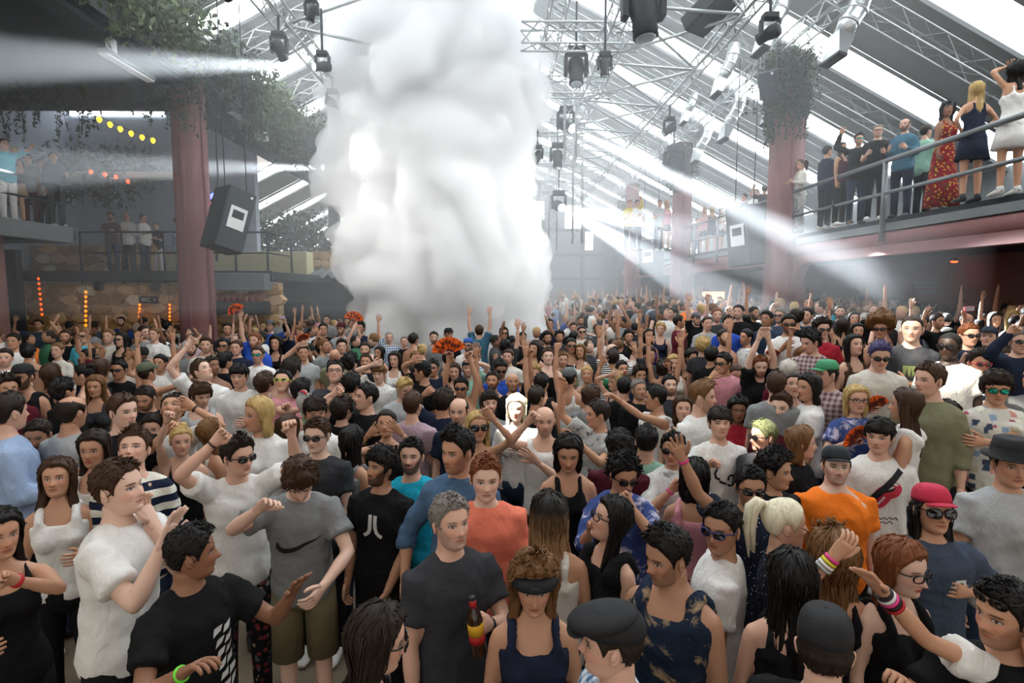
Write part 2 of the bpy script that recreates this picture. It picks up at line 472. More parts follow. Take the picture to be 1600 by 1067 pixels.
# ------------------------------------------------------------------ left side
sl = empty('ceiling', (-7, 2, 7.3), kind='structure', label='dark low ceiling over the left side')
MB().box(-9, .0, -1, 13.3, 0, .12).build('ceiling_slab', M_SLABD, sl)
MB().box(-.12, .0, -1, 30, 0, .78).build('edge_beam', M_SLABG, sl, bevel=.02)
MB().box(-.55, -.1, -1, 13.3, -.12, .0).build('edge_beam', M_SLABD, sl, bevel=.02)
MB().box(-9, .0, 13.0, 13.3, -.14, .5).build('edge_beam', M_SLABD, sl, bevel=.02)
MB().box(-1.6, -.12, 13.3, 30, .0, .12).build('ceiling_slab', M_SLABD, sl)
MB().box(-15.2, -15.0, 1, 43.5, 0, 9.4).build('wall_left', M_LEFTW, kind='structure')
MB().box(-15, -8.7, 20.6, 20.9, 0, 9.4).build('wall_back', M_LEFTW, kind='structure', label='hazy blue grey wall behind the left galleries')

def strip_light(px, py, label):
    q_ = at_x(px, py, -7.15); y0 = q_.y - 1.45
    root = empty('strip_light', (-7.15, y0, q_.z + .03), label, 'lamp')
    MB().box(-.1, .1, 0, 1.45, 0, .07).build('housing', M_SLABG, root, bevel=.01)
    MB().box(-.085, .085, .03, 1.42, -.045, 0).build('diffuser', M_WHITE, root, bevel=.015)
    MB().tube([(0, .35, .05), (0, .35, 7.3 - q_.z)], .015, 6).build('rod', M_DSTEEL, root)
    MB().tube([(0, 1.1, .05), (0, 1.1, 7.3 - q_.z)], .015, 6).build('rod', M_DSTEEL, root)
strip_light(237, 129, 'nearest white strip light under the dark left ceiling')
strip_light(396, 199, 'white strip light just behind the left pink column')
strip_light(470, 246, 'farthest white strip light fading into haze')
p = at_x(174, 72, -7.2)
root = empty('pendant_lamp', p, 'white cylinder lamp hanging from a pole above the strip light', 'lamp')
MB().lathe([(.06, -.14), (.085, -.12), (.09, .1), (.05, .14)], 16).build('shade', M_WHITE, root, smooth=True)
MB().lathe([(.04, -.17), (.06, -.13)], 12).build('lamp_cap', M_DSTEEL, root)
MB().tube([(0, 0, .13), (0, 0, 7.28 - p.z)], .03, 8).build('pole', M_SLABG, root, smooth=True)
p = at_x(409, 212, -6.9)
root = empty('pendant_lamp', p, 'pale lamp box hanging under the ceiling edge behind the left column', 'lamp')
MB().box(-.16, .16, -.16, .16, -.14, .14).build('shade', M_WHITE, root, bevel=.05)
MB().tube([(0, 0, .13), (0, 0, .6)], .02, 6).build('pole', M_DSTEEL, root)

# upper left gallery
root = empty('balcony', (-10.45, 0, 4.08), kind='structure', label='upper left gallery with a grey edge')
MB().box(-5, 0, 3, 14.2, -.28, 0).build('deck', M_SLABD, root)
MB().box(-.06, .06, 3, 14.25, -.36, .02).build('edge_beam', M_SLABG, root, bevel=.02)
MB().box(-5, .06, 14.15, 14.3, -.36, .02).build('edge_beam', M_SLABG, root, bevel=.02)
r_ = rail_thing((-10.45, 0, 4.08), 'dark pipe railing of the upper left gallery', [(0, 4, 0), (0, 13.9, 0), (-3, 14.1, 0)], [(0, 9.2, 0), (0, 12.0, 0), (0, 13.9, 0)], h=1.0, mid=.55, m=M_DSTEEL)
# lower left gallery
LGZ = 3.08
root = empty('balcony', (-12.5, 15.5, LGZ), kind='structure', label='lower left gallery above the stone wall')
MB().box(-.5, 6.3, 0, 5.5, -.22, 0).build('deck', M_SLABD, root)
MB().box(-.5, 6.35, -.08, 0, -.26, .02).build('edge_beam', M_DSTEEL, root, bevel=.015)
for xx in (1.6, 3.1, 4.6): MB().box(xx, xx + .18, -.06, .1, -.5, -.26).build('corbel', M_DSTEEL, root, bevel=.02)
MB().box(4.9, 6.3, -.5, 0, -.5, -.05).build('landing_block', M_SLABG, root, bevel=.02)
rail_thing((-12.5, 15.55, LGZ), 'dark pipe railing in front of the guests on the lower left gallery', [(1.2, 0, 0), (6.2, 0, 0), (6.25, 1.6, 0)],
           [(1.25, 0, 0), (2.35, 0, 0), (3.45, 0, 0), (4.4, 0, 0), (5.35, 0, 0), (6.2, 0, 0), (6.25, 1.6, 0)], h=1.05, mid=.5, rad=.028, m=M_DSTEEL)
# cream counter behind guests
tag(MB().box(-11.6, -6.6, 19.5, 20.2, LGZ, LGZ + .8).build('counter', M_CREAM, bevel=.02), 'cream coloured counter behind the lower left gallery guests', 'counter')

# stone walls: every stone its own part
def stone_wall(name, x0, x1, z0, z1, y, sx=.42, sz=.26, label=None, limit=280, dark=False):
    root = empty(name, (x0, y, 0), kind='structure', label=label)
    MB().box(0, x1 - x0, .06, .4, z0, z1).build('mortar_bed', M_MORTAR, root)
    rnd = random.Random(int(abs(x0) * 10 + z1 * 7)); protos = []
    for v in range(8):
        n = rnd.randint(6, 8); pts = []
        for k in range(n):
            t = 2 * PI * k / n + rnd.uniform(-.2, .2); pts.append((math.cos(t) * rnd.uniform(.82, 1.06) * .5, math.sin(t) * rnd.uniform(.82, 1.06) * .5))
        b = MB(); d = rnd.uniform(.03, .07)
        V = [(p[0], .1, p[1]) for p in pts] + [(p[0] * .97, -.0, p[1] * .97) for p in pts] + [(p[0] * .8, -d, p[1] * .8) for p in pts]
        F = [(k, (k + 1) % n, n + (k + 1) % n, n + k) for k in range(n)] + [(n + k, n + (k + 1) % n, 2 * n + (k + 1) % n, 2 * n + k) for k in range(n)] + [tuple(2 * n + k for k in range(n))]
        b.add(V, F); me = b.mesh('stone'); me.materials.append(M_STONES[0]); protos.append(me)
    rows = int((z1 - z0) / sz); cnt = 0
    for r_ in range(rows):
        xx = -rnd.uniform(0, sx * .5); 
        while xx < x1 - x0:
            w = sx * rnd.uniform(.65, 1.35)
            cx = xx + w / 2
            if 0.05 < cx < x1 - x0 - .05 and cnt < limit:
                o = bpy.data.objects.new('stone', rnd.choice(protos)); COL.objects.link(o); o.parent = root
                o.location = (cx, .04 + rnd.uniform(-.01, .015), z0 + (r_ + .5) * sz + rnd.uniform(-.03, .03))
                o.scale = (w * 1.18, 1, sz * rnd.uniform(1.12, 1.32)); o.rotation_euler = (0, rnd.uniform(-.12, .12), 0)
                o.material_slots[0].link = 'OBJECT'; o.material_slots[0].material = rnd.choices(M_STONES, (4, 3, 1, 2, 3))[0]
                cnt += 1
            xx += w
    return root
stone_wall('wall_left', -11.9, -6.1, .9, 2.78, 15.62, label='tan rubble stone wall under the lower left gallery')
stone_wall('wall_left', -13.6, -11.92, .6, 2.78, 15.62, sx=.5, sz=.34, label='shaded stone wall left of the tan one')
stone_wall('wall_left', -14.9, -11.2, 3.1, 4.0, 18.4, sx=.5, sz=.3, label='dark stone wall between the two left galleries')
stone_wall('wall_left', -8.3, -4.6, 3.2, 4.0, 21.2, sx=.36, sz=.25, label='low stone parapet behind the lower left gallery')
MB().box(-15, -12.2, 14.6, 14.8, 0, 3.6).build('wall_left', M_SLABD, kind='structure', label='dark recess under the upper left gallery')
# corrugated awning and its dark opening
root = empty('awning', (-8.3, 19.6, 3.05), 'wavy grey corrugated awning right of the left column', 'awning')
b = MB(); n = 72; V = []
for j, (yy, zz) in enumerate(((0, 0), (1.6, .28))):
    for i in range(n + 1): V.append((i * 3.9 / n, yy, zz + .07 * math.sin(i * 2 * PI / 6)))
V += [(v[0], v[1], v[2] - .03) for v in V]
N1 = 2 * (n + 1)
F = [(i, i + 1, n + 2 + i, n + 1 + i) for i in range(n)] + [(N1 + i, N1 + n + 1 + i, N1 + n + 2 + i, N1 + i + 1) for i in range(n)] + [(i, N1 + i, N1 + i + 1, i + 1) for i in range(n)]
b.add(V, F).build('corrugated_sheet', M_SLABG, root, smooth=True)
MB().tube([(.05, .05, -3.05), (.05, .05, 0)], .05, 8).build('awning_post', M_DSTEEL, root)
MB().tube([(3.85, .05, -3.05), (3.85, .05, 0)], .05, 8).build('awning_post', M_DSTEEL, root)
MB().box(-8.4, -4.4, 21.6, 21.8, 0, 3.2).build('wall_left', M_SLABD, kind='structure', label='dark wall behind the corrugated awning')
# little terracotta roof
root = empty('tiled_canopy', (-8.1, 15.6, 2.35), 'small terracotta tiled canopy beside the left pink column', 'canopy')
for i in range(11):
    b = MB(); b.tube([(i * .16, -.35, 0), (i * .16, .7, .24)], [.085, .075], 8); b.build('tile', M_TERRA, root, smooth=True)
MB().box(-.1, 1.8, -.3, .7, -.4, -.06).build('canopy_box', M_SLABD, root, bevel=.02)
# small dark sign with pale lettering on the stones
def text_mesh(s, size, extrude=.004, name='lettering', bold=0.0, shear=0.0):
    cu = bpy.data.curves.new('tmp', 'FONT'); cu.body = s; cu.size = size; cu.extrude = extrude; cu.align_x = 'CENTER'; cu.align_y = 'CENTER'
    cu.offset = bold; cu.shear = shear; cu.resolution_u = 3
    ob = bpy.data.objects.new('tmp', cu); COL.objects.link(ob)
    dg = bpy.context.evaluated_depsgraph_get(); me = bpy.data.meshes.new_from_object(ob.evaluated_get(dg))
    bpy.data.objects.remove(ob); bpy.data.curves.remove(cu); me.name = name
    return me
def text_obj(s, size, m, M, parent=None, name='lettering', **kw):
    me = text_mesh(s, size, name=name, **kw); me.transform(M); me.materials.clear(); me.materials.append(m)
    o = bpy.data.objects.new(name, me); COL.objects.link(o); o.parent = parent; return o
a = at_y(219, 463, 15.56); c = at_y(247, 474, 15.56)
root = empty('wall_sign', (a.x, 15.56, c.z), 'small dark sign with pale arrow lettering on the stone wall', 'sign')
MB().box(0, c.x - a.x, -.05, 0, 0, a.z - c.z).build('board', M_BLACK, root, bevel=.008)
text_obj('WC >', .16, M_WHITE, T((c.x - a.x) * .55, -.058, (a.z - c.z) * .5) @ Rx(90), root)

# string lights
def bulbs(pts, m, label, size=.06, cat='string lights', wire=True):
    root = empty('string_lights', pts[0], label, cat); o0 = Vector(pts[0])
    me = MB().lathe([(size * .2, size), (size * .75, size * .6), (size, 0), (size * .7, -size * .9), (size * .2, -size * 1.4)], 8).mesh('bulb')
    me.materials.append(m); me.polygons.foreach_set('use_smooth', [True] * len(me.polygons))
    for p in pts:
        o = bpy.data.objects.new('bulb', me); COL.objects.link(o); o.parent = root; o.location = Vector(p) - o0
    if abs(pts[0][0] - pts[-1][0]) < .25: MB().tube([(0, 0, size), (0, .0, 2.86 - pts[0][2])], .008, 4).build('hanging_wire', M_BLACK, root)
    if wire: MB().tube([Vector(p) - o0 + Vector((0, 0, size)) for p in pts], .008, 4).build('wire', M_BLACK, root)
bulbs([at_y(155, 186, 13), at_y(172, 194, 13.2), at_y(188, 201, 13.4), at_y(205, 208, 13.6), at_y(222, 214, 13.8), at_y(239, 219, 14)], M_YGLOW, 'string of yellow bulbs left of the left pink column', .055)
bulbs([at_y(142, 268, 17), at_y(164, 272, 17.2), at_y(181, 276, 17.4), at_y(200, 283, 17.6)], M_RGLOW, 'string of small red bulbs above the lower left gallery', .055)
bulbs([at_y(134, 456 + i * 7.4 , 14.5) for i in range(8)], M_OGLOW, 'vertical string of amber bulbs in front of the shaded stones', .034)
bulbs([at_y(60 + i * .8, 435 + i * 8, 14.5) for i in range(8)], mat('dim_amber', '#b04010', .5, emit='#ff5a10', estr=.9), 'dim red vertical string of bulbs near the dark pink post', .032)
bulbs([at_y(218, 476 + i * 6, 15.45) for i in range(4)], M_OGLOW, 'short vertical string of amber bulbs on the tan stone wall', .034)
bulbs([at_y(265, 476 + i * 6, 15.45) for i in range(5)], M_OGLOW, 'amber bulbs hanging just left of the left pink column', .03)

# neon behind the left speaker
p = at_y(341, 332, 14.6)
root = empty('neon_sign', p, 'blue and pink neon sign peeking out behind the left speaker', 'sign')
for i, (dz, m_) in enumerate(((.32, 'b'), (.12, 'r'), (-.05, 'r'), (-.25, 'b'))):
    c = '#5a6cff' if m_ == 'b' else '#ff5a70'
    MB().tube([(-.25, 0, dz), (-.1, -.02, dz + .12), (.08, 0, dz + .1), (.2, 0, dz - .06)], .045, 8).build('neon_tube', mat('neon_' + m_, c, .4, emit=c, estr=2.5), root, smooth=True)
MB().box(-.32, .28, .04, .1, -.45, .5).build('back_plate', M_DSTEEL, root)
MB().tube([(0, .07, .45), (0, .07, 7.35 - p.z)], .02, 6).build('hanging_rod', M_DSTEEL, root)

# ------------------------------------------------------------------ speakers
def speaker(loc, rot, w, d, h, label, slot=True, hang=1.6):
    root = empty('loudspeaker', loc, label, 'speaker'); root.rotation_euler = tuple(R(a) for a in rot)
    MB().prism([(-w * .5, -h / 2), (w * .5, -h / 2), (w * .5, h / 2), (-w * .5, h / 2)], -d / 2, d / 2).build('cabinet', M_SPK, root, bevel=.02)
    MB().box(-w * .46, w * .46, -d / 2 - .02, -d / 2, -h * .48, h * .48).build('grille', M_GRILLE, root)
    if slot: MB().box(-w * .3, w * .3, -d / 2 - .035, -d / 2 - .02, -h * .16, h * .2).build('horn_plate', M_WHITE, root, bevel=.01)
    if slot: MB().box(-w * .2, w * .2, -d / 2 - .045, -d / 2 - .035, .02, h * .14).build('horn_mouth', M_SPK, root, bevel=.01)
    q = root.rotation_euler.to_matrix(); Lz = roof_z(loc[0]) - .3 - loc[2] - h * .4
    for sx in (-1, 1):
        a_ = Vector((sx * w * .4, 0, h / 2)); MB().tube([a_, a_ + q.inverted() @ Vector((0, 0, Lz))], .012, 5).build('cable', M_DSTEEL, root)
    MB().lathe([(.03, 0), (.03, .03)], 8, T(w * .3, -d / 2 - .02, h * .42) @ Rx(90)).build('knob', M_OGLOW if False else M_WHITE, root)
p = at_y(357, 345, 12.6)
speaker(p, (0, 17, 52), .62, .66, 1.34, 'tilted black loudspeaker hanging beside the left pink column')
p = at_y(1166, 369, 14.6)
speaker(p, (4, -4, -62), .7, .62, 1.5, 'tall black loudspeaker hanging beside the right pink column')
p = at_y(1018, 402, 24)
speaker(p, (0, -4, -40), .8, .7, 1.45, 'smaller black loudspeaker hanging beyond the second pink column')
p = at_y(1203, 132, 14.0)
speaker(p, (25, 0, -40), .42, .4, .62, 'small dark loudspeaker hung by the leafy column top', hang=.8, slot=False)
p = at_y(1113, 12, 11)
speaker(p, (65, 0, 35), .55, .3, 1.0, 'flat black loudspeaker seen from below at the top edge', hang=.5, slot=False)

# ------------------------------------------------------------------ moving lamps
def moving_head(loc, aim, s, label, lit=False, hang=1.0, group=None):
    root = empty('moving_lamp', loc, label, 'stage lamp', group)
    MB().box(-.2 * s, .2 * s, -.15 * s, .15 * s, .36 * s, .52 * s).build('base', M_SPK, root, bevel=.02)
    for sx in (-1, 1):
        MB().prism([(sx * .19 * s, .4 * s), (sx * .27 * s, .36 * s), (sx * .27 * s, -.08 * s), (sx * .19 * s, -.1 * s)], -.09 * s, .09 * s).build('yoke_arm', M_SPK, root, bevel=.01)
    q = (Vector(aim) - Vector(loc)).to_track_quat('Z', 'Y').to_matrix().to_4x4()
    MB().lathe([(.08 * s, -.3 * s), (.17 * s, -.26 * s), (.185 * s, -.05 * s), (.15 * s, .1 * s), (.16 * s, .32 * s), (.13 * s, .33 * s)], 20, q).build('head', M_SPK, root, smooth=True)
    MB().lathe([(.02 * s, .325 * s), (.125 * s, .335 * s), (.1 * s, .34 * s)], 20, q).build('lens', M_WGLOW if lit else mat('lens_glass', '#aab4b8', .1, .3), root, smooth=True)
    MB().tube([(0, 0, .5 * s), (0, 0, .5 * s + hang)], .025, 6).build('clamp_pole', M_DSTEEL, root)
    return root
L1 = at_y(1005, 18, 9.2); moving_head(L1, L1 + Vector((.1, -.1, -1)), 1.25, 'large dark moving lamp at the top edge, right of the smoke')
L2 = at_y(900, 112, 13.2); moving_head(L2, L2 + Vector((-.02, -.35, -1)), 1.0, 'dark moving lamp pointing down beside the smoke')
L3 = at_y(884, 196, 18.0); L3t = at_y(1190, 345, 12.5); moving_head(L3, L3t, 1.05, 'moving lamp throwing the long white beam', lit=True)
L4 = at_y(871, 248, 20.0); moving_head(L4, L4 + Vector((.02, -.2, -1)), 1.0, 'dim moving lamp below the long beam')
L5 = at_y(873, 322, 22.0); L5t = at_y(1130, 470, 12.0); moving_head(L5, L5t, 1.1, 'blinding white moving lamp low beside the smoke', lit=True)
L6 = at_y(840, 245, 16); moving_head(L6, L6 + Vector((-.5, -.2, -1)), .6, 'small lamp half hidden by the smoke')
L7 = at_y(1052, 262, 19); moving_head(L7, L7 + Vector((-.2, -.2, -1)), 1.3, 'dark lamp cluster hanging before the second pink column')
L8 = at_y(945, 105, 11.5); moving_head(L8, L8 + Vector((0, -.1, -1)), .55, 'slim dark lamp between two moving lamps')
L9 = at_y(487, 20, 11); moving_head(L9, L9 + Vector((-.3, 0, -1)), .5, 'small dark lamp at the upper left edge of the smoke')

# ------------------------------------------------------------------ duct spouts
def duct(px, py, Y, s, label, bend=1):
    p = at_y(px, py, Y); s = s * .86
    root = empty('air_duct', p, label, 'duct')
    pts = [(.28 * bend * s, 0, .95 * s), (.26 * bend * s, 0, .6 * s), (.16 * bend * s, 0, .3 * s), (0, 0, .05 * s), (-.12 * bend * s, 0, -.2 * s)]
    b = MB(); b.tube(pts, [.2 * s, .2 * s, .21 * s, .2 * s, .18 * s], 16); b.build('elbow_pipe', M_SILVER, root, smooth=True)
    for i in (1, 2, 3):
        d = (Vector(pts[i + 1]) - Vector(pts[i - 1])).normalized()
        MB().tube([Vector(pts[i]) - d * .02, Vector(pts[i]) + d * .02], .225 * s, 16).build('seam_ring', M_SILVER, root, smooth=True)
    M_ = T(-.12 * bend * s, 0, -.2 * s) @ Ry(18 * bend)
    V = [(-.18, -.18, 0), (.18, -.18, 0), (.18, .18, 0), (-.18, .18, 0), (-.1, -.34, -.5), (.08, -.34, -.5), (.08, .34, -.5), (-.1, .34, -.5)]
    MB().add([M_ @ (Vector(v) * s) for v in V], [(0, 1, 2, 3), (4, 5, 1, 0), (5, 6, 2, 1), (6, 7, 3, 2), (7, 4, 0, 3)]).build('flared_mouth', M_SILVER, root)
    MB().add([M_ @ (Vector(v) * s) for v in [(-.11, -.36, -.5), (.09, -.36, -.5), (.09, .36, -.5), (-.11, .36, -.5), (-.11, -.36, -.56), (.09, -.36, -.56), (.09, .36, -.56), (-.11, .36, -.56)]],
             [(0, 1, 2, 3), (4, 7, 6, 5), (0, 4, 5, 1), (1, 5, 6, 2), (2, 6, 7, 3), (3, 7, 4, 0)]).build('mouth_rim', M_BLACK, root)
duct(1326, 40, 10.2, .95, 'large shiny air duct near the leafy column top')
duct(1208, 35, 12.0, .95, 'pale air duct left of the large shiny one')
duct(1206, 168, 15.4, .7, 'air duct half hidden by the leafy column top')
duct(1133, 115, 14.5, .85, 'matt air duct above the sloping skylights, middle of the roof')
duct(1143, 188, 17.0, .95, 'shiny curved air duct above the gallery corner')
duct(1078, 168, 18.2, .8, 'hazy air duct left of the shiny curved one')
duct(1096, 228, 20.5, .95, 'small curved shiny air duct farther down the roof')
duct(1290, 80, 16.2, .6, 'small far duct beside the leafy column', -1)

# ------------------------------------------------------------------ plants
def vine_clump(origin, strands, spread, length, label, seed, leaf=.05, dens=26, m=None, cat='vine', name='hanging_vine', thick=.12):
    rnd = np.random.default_rng(seed); V = []; F = []
    b = MB()
    for s in range(strands):
        px = rnd.uniform(-.5, .5) * spread[0]; py = rnd.uniform(-.5, .5) * spread[1]; pz = rnd.uniform(-.5, .5) * spread[2]
        L = length * rnd.uniform(.35, 1.0); n = max(4, int(L * dens)); sw = rnd.uniform(-.15, .15, 2)
        b.tube([(px, py, pz), (px + sw[0] * .5, py + sw[1] * .5, pz - L * .5), (px + sw[0], py + sw[1], pz - L)], .006, 3, caps=False)
        for i in range(n):
            t = rnd.uniform(0, 1); c = np.array([px + sw[0] * t, py + sw[1] * t, pz - L * t]) + rnd.normal(0, thick * (1 - t * .6), 3) * (1, 1, .5)
            a = rnd.normal(0, 1, 3); a /= np.linalg.norm(a); e = np.cross(a, rnd.normal(0, 1, 3)); e /= np.linalg.norm(e)
            l = leaf * rnd.uniform(.6, 1.5); o = len(V)
            V += [tuple(c - a * l), tuple(c + e * l * .45), tuple(c + a * l), tuple(c - e * l * .45)]; F.append((o, o + 1, o + 2, o + 3))
    root = empty(name, origin, label, cat)
    b.build('stems', M_STEM, root, kind='stuff')
    MB().add(V, F).build('leaves', m or M_LEAF, root, kind='stuff')
    return root
vine_clump((6.9, 14.1, 8.2), 300, (.86, .86, .35), 2.1, 'thick green vines draped over the top of the near right column', 3, leaf=.04, dens=46, thick=.06)
vine_clump((6.6, 14.1, 8.0), 16, (1.0, .5, .2), 2.9, 'long thin vine strands trailing left of the near right column', 4, dens=20)
vine_clump((6.9, 22.3, 8.0), 90, (1.1, .9, .3), 1.9, 'dark vines over the top of the second right column', 5, dens=34)
vine_clump((6.8, 30.9, 7.6), 40, (1.1, .9, .3), 1.8, 'faint vines over the third right column', 6, dens=24)
labs = ['at the far left edge', 'second from the left edge', 'third from the left edge', 'above the turquoise shirt', 'above the blonde on the upper gallery', 'above the bending person', 'above the man in the suit', 'fourth before the column', 'just left of the yellow bulbs', 'above the yellow bulbs', 'above the last yellow bulb', 'nearest the left pink column']
for i in range(12):
    vine_clump((-12.9 + i * .50, 13.42, 7.18), 7 if i < 8 else 4, (.22, .14, .02), (1.5, 1.1, 1.7, 1.2, 1.4, 1.0, 1.2, 1.3, .7, .8, 1.1, .9)[i], 'leafy strand hanging under the dark left ceiling, ' + labs[i], 10 + i, leaf=.04, dens=44, thick=.04)
labs = ['highest, beside the roof opening', 'above the left pink column', 'beside the strip light', 'touching the smoke', 'lower, beside the smoke', 'farthest along the ceiling edge']
for i in range(6):
    vine_clump((-6.85, 9.0 + i * 2.7, 8.3), 150, (.9, 2.7, .7), 1.0 if i not in (3, 4) else 1.5, 'loose greenery over the left ceiling edge, ' + labs[i], 30 + i, leaf=.075, dens=30, m=M_LEAF2 if i % 2 else M_LEAF, thick=.3)
vine_clump((-7.3, 13.7, 7.4), 40, (.9, .8, .2), 1.3, 'leaves hanging in front of the left pink column top', 41)
for i, (px, py, Y) in enumerate(((90, 262, 18), (150, 245, 20), (430, 345, 24), (480, 365, 24))):
    vine_clump(at_y(px, py, Y), 90, (3.5, 1, .8), .9, ['shrubs behind the upper left gallery', 'shrubs in haze above the red bulbs', 'planting on the terrace behind the left speaker', 'planting on the terrace beside the smoke'][i], 50 + i, leaf=.09, dens=34, cat='shrub', name='shrub', thick=.35)
tag(MB().box(-15, -9.5, 17.9, 18.2, 6.0, 6.18, ).build('planted_ledge', M_STONES[2], bevel=.03), 'sloping pale ledge behind the left galleries', 'ledge')

# ------------------------------------------------------------------ far end
MB().box(XL, XR, YB - .4, YB, 0, 12.4).build('wall_back', M_SLABD, kind='structure')
root = empty('stage_frame', (0, 38, 0), 'dark stage structure at the far end behind the smoke', 'stage')
for xx in (2.6, 5.2, 7.6): MB().box(xx, xx + .25, -.2, .1, 0, 7.2).build('upright', M_DSTEEL, root)
for zz in (3.2, 4.8, 6.4): MB().box(2.4, 8, -.2, .1, zz, zz + .2).build('crossbeam', M_DSTEEL, root)
# bright gable windows at the far end
for i, (x0, x1, z0, z1, lb) in enumerate(((4.7, 6.1, 7.2, 8.9, 'bright far gable window, upper'), (6.2, 6.9, 5.6, 7.0, 'bright far gable window, lower'), (2.2, 3.2, 5.2, 9.2, 'tall bright far window beside the smoke'))):
    w_ = empty('window_%d' % (i + 1), (x0, YB - .45, z0), kind='structure', label=lb)
    MB().box(0, x1 - x0, -.03, 0, 0, z1 - z0).build('pane', M_SKY, w_)
    for a_ in (0, x1 - x0): MB().box(a_ - .04, a_ + .04, -.06, .0, 0, z1 - z0).build('window_frame', M_DSTEEL, w_)

# ------------------------------------------------------------------ smoke plume (one dense body of homogeneous vapour)
def remesh_np(me, voxel, smooth_it=2, name='m'):
    ob = bpy.data.objects.new('tmp', me); COL.objects.link(ob)
    m = ob.modifiers.new('r', 'REMESH'); m.mode = 'VOXEL'; m.voxel_size = voxel
    if smooth_it:
        s = ob.modifiers.new('s', 'SMOOTH'); s.iterations = smooth_it; s.factor = .5
    dg = bpy.context.evaluated_depsgraph_get(); out = bpy.data.meshes.new_from_object(ob.evaluated_get(dg))
    bpy.data.objects.remove(ob); out.name = name; return out
def ico(b, c, r, sub=2):
    bm = bmesh.new(); bmesh.ops.create_icosphere(bm, subdivisions=sub, radius=r)
    o = len(b.v); b.v += [(v.co.x + c[0], v.co.y + c[1], v.co.z + c[2]) for v in bm.verts]
    b.f += [tuple(v.index + o for v in f.verts) for f in bm.faces]; bm.free()
SMY = 15.0
def smoke_body():
    rnd = random.Random(12); b = MB()
    # silhouette of the plume: photo x at several heights
    prof = [(525, 575, 830), (500, 550, 870), (460, 540, 872), (410, 518, 868), (375, 515, 862), (330, 522, 850), (280, 492, 842), (230, 492, 850), (160, 494, 860), (110, 490, 868), (60, 490, 866), (0, 496, 860), (-60, 500, 862), (-120, 500, 870), (-200, 480, 890)]
    for (py, xa, xb) in prof:
        A = at_y(xa, py, SMY); B = at_y(xb, py, SMY); w = (B.x - A.x) / 2; cx = (A.x + B.x) / 2
        ico(b, (cx, SMY, A.z), w * .72, 3)
        for k in range(15):
            a = rnd.uniform(0, 2 * PI) if k > 5 else (PI * k / 5)
            rr = rnd.uniform(.42, .95); q = w * (1 - rr)
            q = w * rnd.uniform(.28, .42); rad = (w - q)
            ico(b, (cx + math.cos(a) * rad, SMY - abs(math.sin(a)) * rad * .8, A.z + rnd.uniform(-.35, .35)), q * rnd.uniform(.8, 1.0), 2)
    me = b.mesh('smoke')
    me = remesh_np(me, .11, 1, 'smoke')
    # billow displacement
    from mathutils import noise as N
    n = len(me.vertices); co = np.empty(n * 3); me.vertices.foreach_get('co', co); co = co.reshape(-1, 3)
    no = np.empty(n * 3); me.vertices.foreach_get('normal', no); no = no.reshape(-1, 3)
    d = np.array([(abs(N.noise(Vector(c) * .9)) * 2.2) * .34 + (abs(N.noise(Vector(c) * 2.1 + Vector((5, 0, 0)))) * 2.2) * .13 + (abs(N.noise(Vector(c) * 4.7)) * 2.2) * .02 for c in co]) - .26
    co += no * d[:, None]
    me.vertices.foreach_set('co', co.ravel()); me.update()
    return me
M_SMOKE = bpy.data.materials.new('smoke_volume'); _t = NT(M_SMOKE)
_t.n.remove(_t.b); out = [n for n in _t.n if n.type == 'OUTPUT_MATERIAL'][0]
vs = _t.node('ShaderNodeVolumeScatter'); vs.inputs['Color'].default_value = (.985, .978, .965, 1); vs.inputs['Density'].default_value = 2.6; vs.inputs['Anisotropy'].default_value = 0.0
_t.link(vs.outputs[0], out.inputs['Volume'])
sm = smoke_body(); sm.materials.append(M_SMOKE)
sm.polygons.foreach_set('use_smooth', [True] * len(sm.polygons))
o = bpy.data.objects.new('smoke', sm); COL.objects.link(o); tag(o, 'towering white column of billowing smoke over the dance floor', 'smoke'); o['kind'] = 'stuff'

# haze: thin even vapour filling the hall beyond the nearest dancers
M_HAZE = bpy.data.materials.new('haze_volume'); _t = NT(M_HAZE)
_t.n.remove(_t.b); out = [n for n in _t.n if n.type == 'OUTPUT_MATERIAL'][0]
vs = _t.node('ShaderNodeVolumeScatter'); vs.inputs['Color'].default_value = (.93, .96, 1, 1); vs.inputs['Density'].default_value = HAZE; vs.inputs['Anisotropy'].default_value = 0.25
_t.link(vs.outputs[0], out.inputs['Volume'])
for (x0, x1, y0, y1, z0, z1, lb) in ((-14.9, 7.0, 8.0, 20.5, 2.15, 12.1, 'thin haze under the roof in the near half of the hall'), (-8.2, 7.0, 20.52, 43.4, 2.15, 12.1, 'thicker-looking haze under the roof at the far end'),
                                     (-7.0, 7.0, 14.0, 43.4, .62, 2.13, 'low haze around the far dancers'), (7.02, 12.4, 14.5, 36, 3.95, 8.6, 'haze along the far part of the right gallery')):
    o = MB().box(x0, x1, y0, y1, z0, z1).build('haze', M_HAZE, kind='stuff'); tag(o, lb, 'haze')

# ------------------------------------------------------------------ beams
spot('beam_long', L3 + (L3t - L3).normalized() * .45, L3t, 240000, 4.5, (.9, .96, 1), .2, .08)
spot('beam_core', L3 + (L3t - L3).normalized() * .45, L3t, 150000, 2.4, (.92, .97, 1), .3, .04)
spot('beam_low', L5 + (L5t - L5).normalized() * .45, L5t, 130000, 6, (.88, .95, 1), .2, .08)
tt = at_y(1010, 352, 16); spot('beam_side', L5 + (tt - L5).normalized() * .45, tt, 80000, 8, (.9, .96, 1), .3, .08)

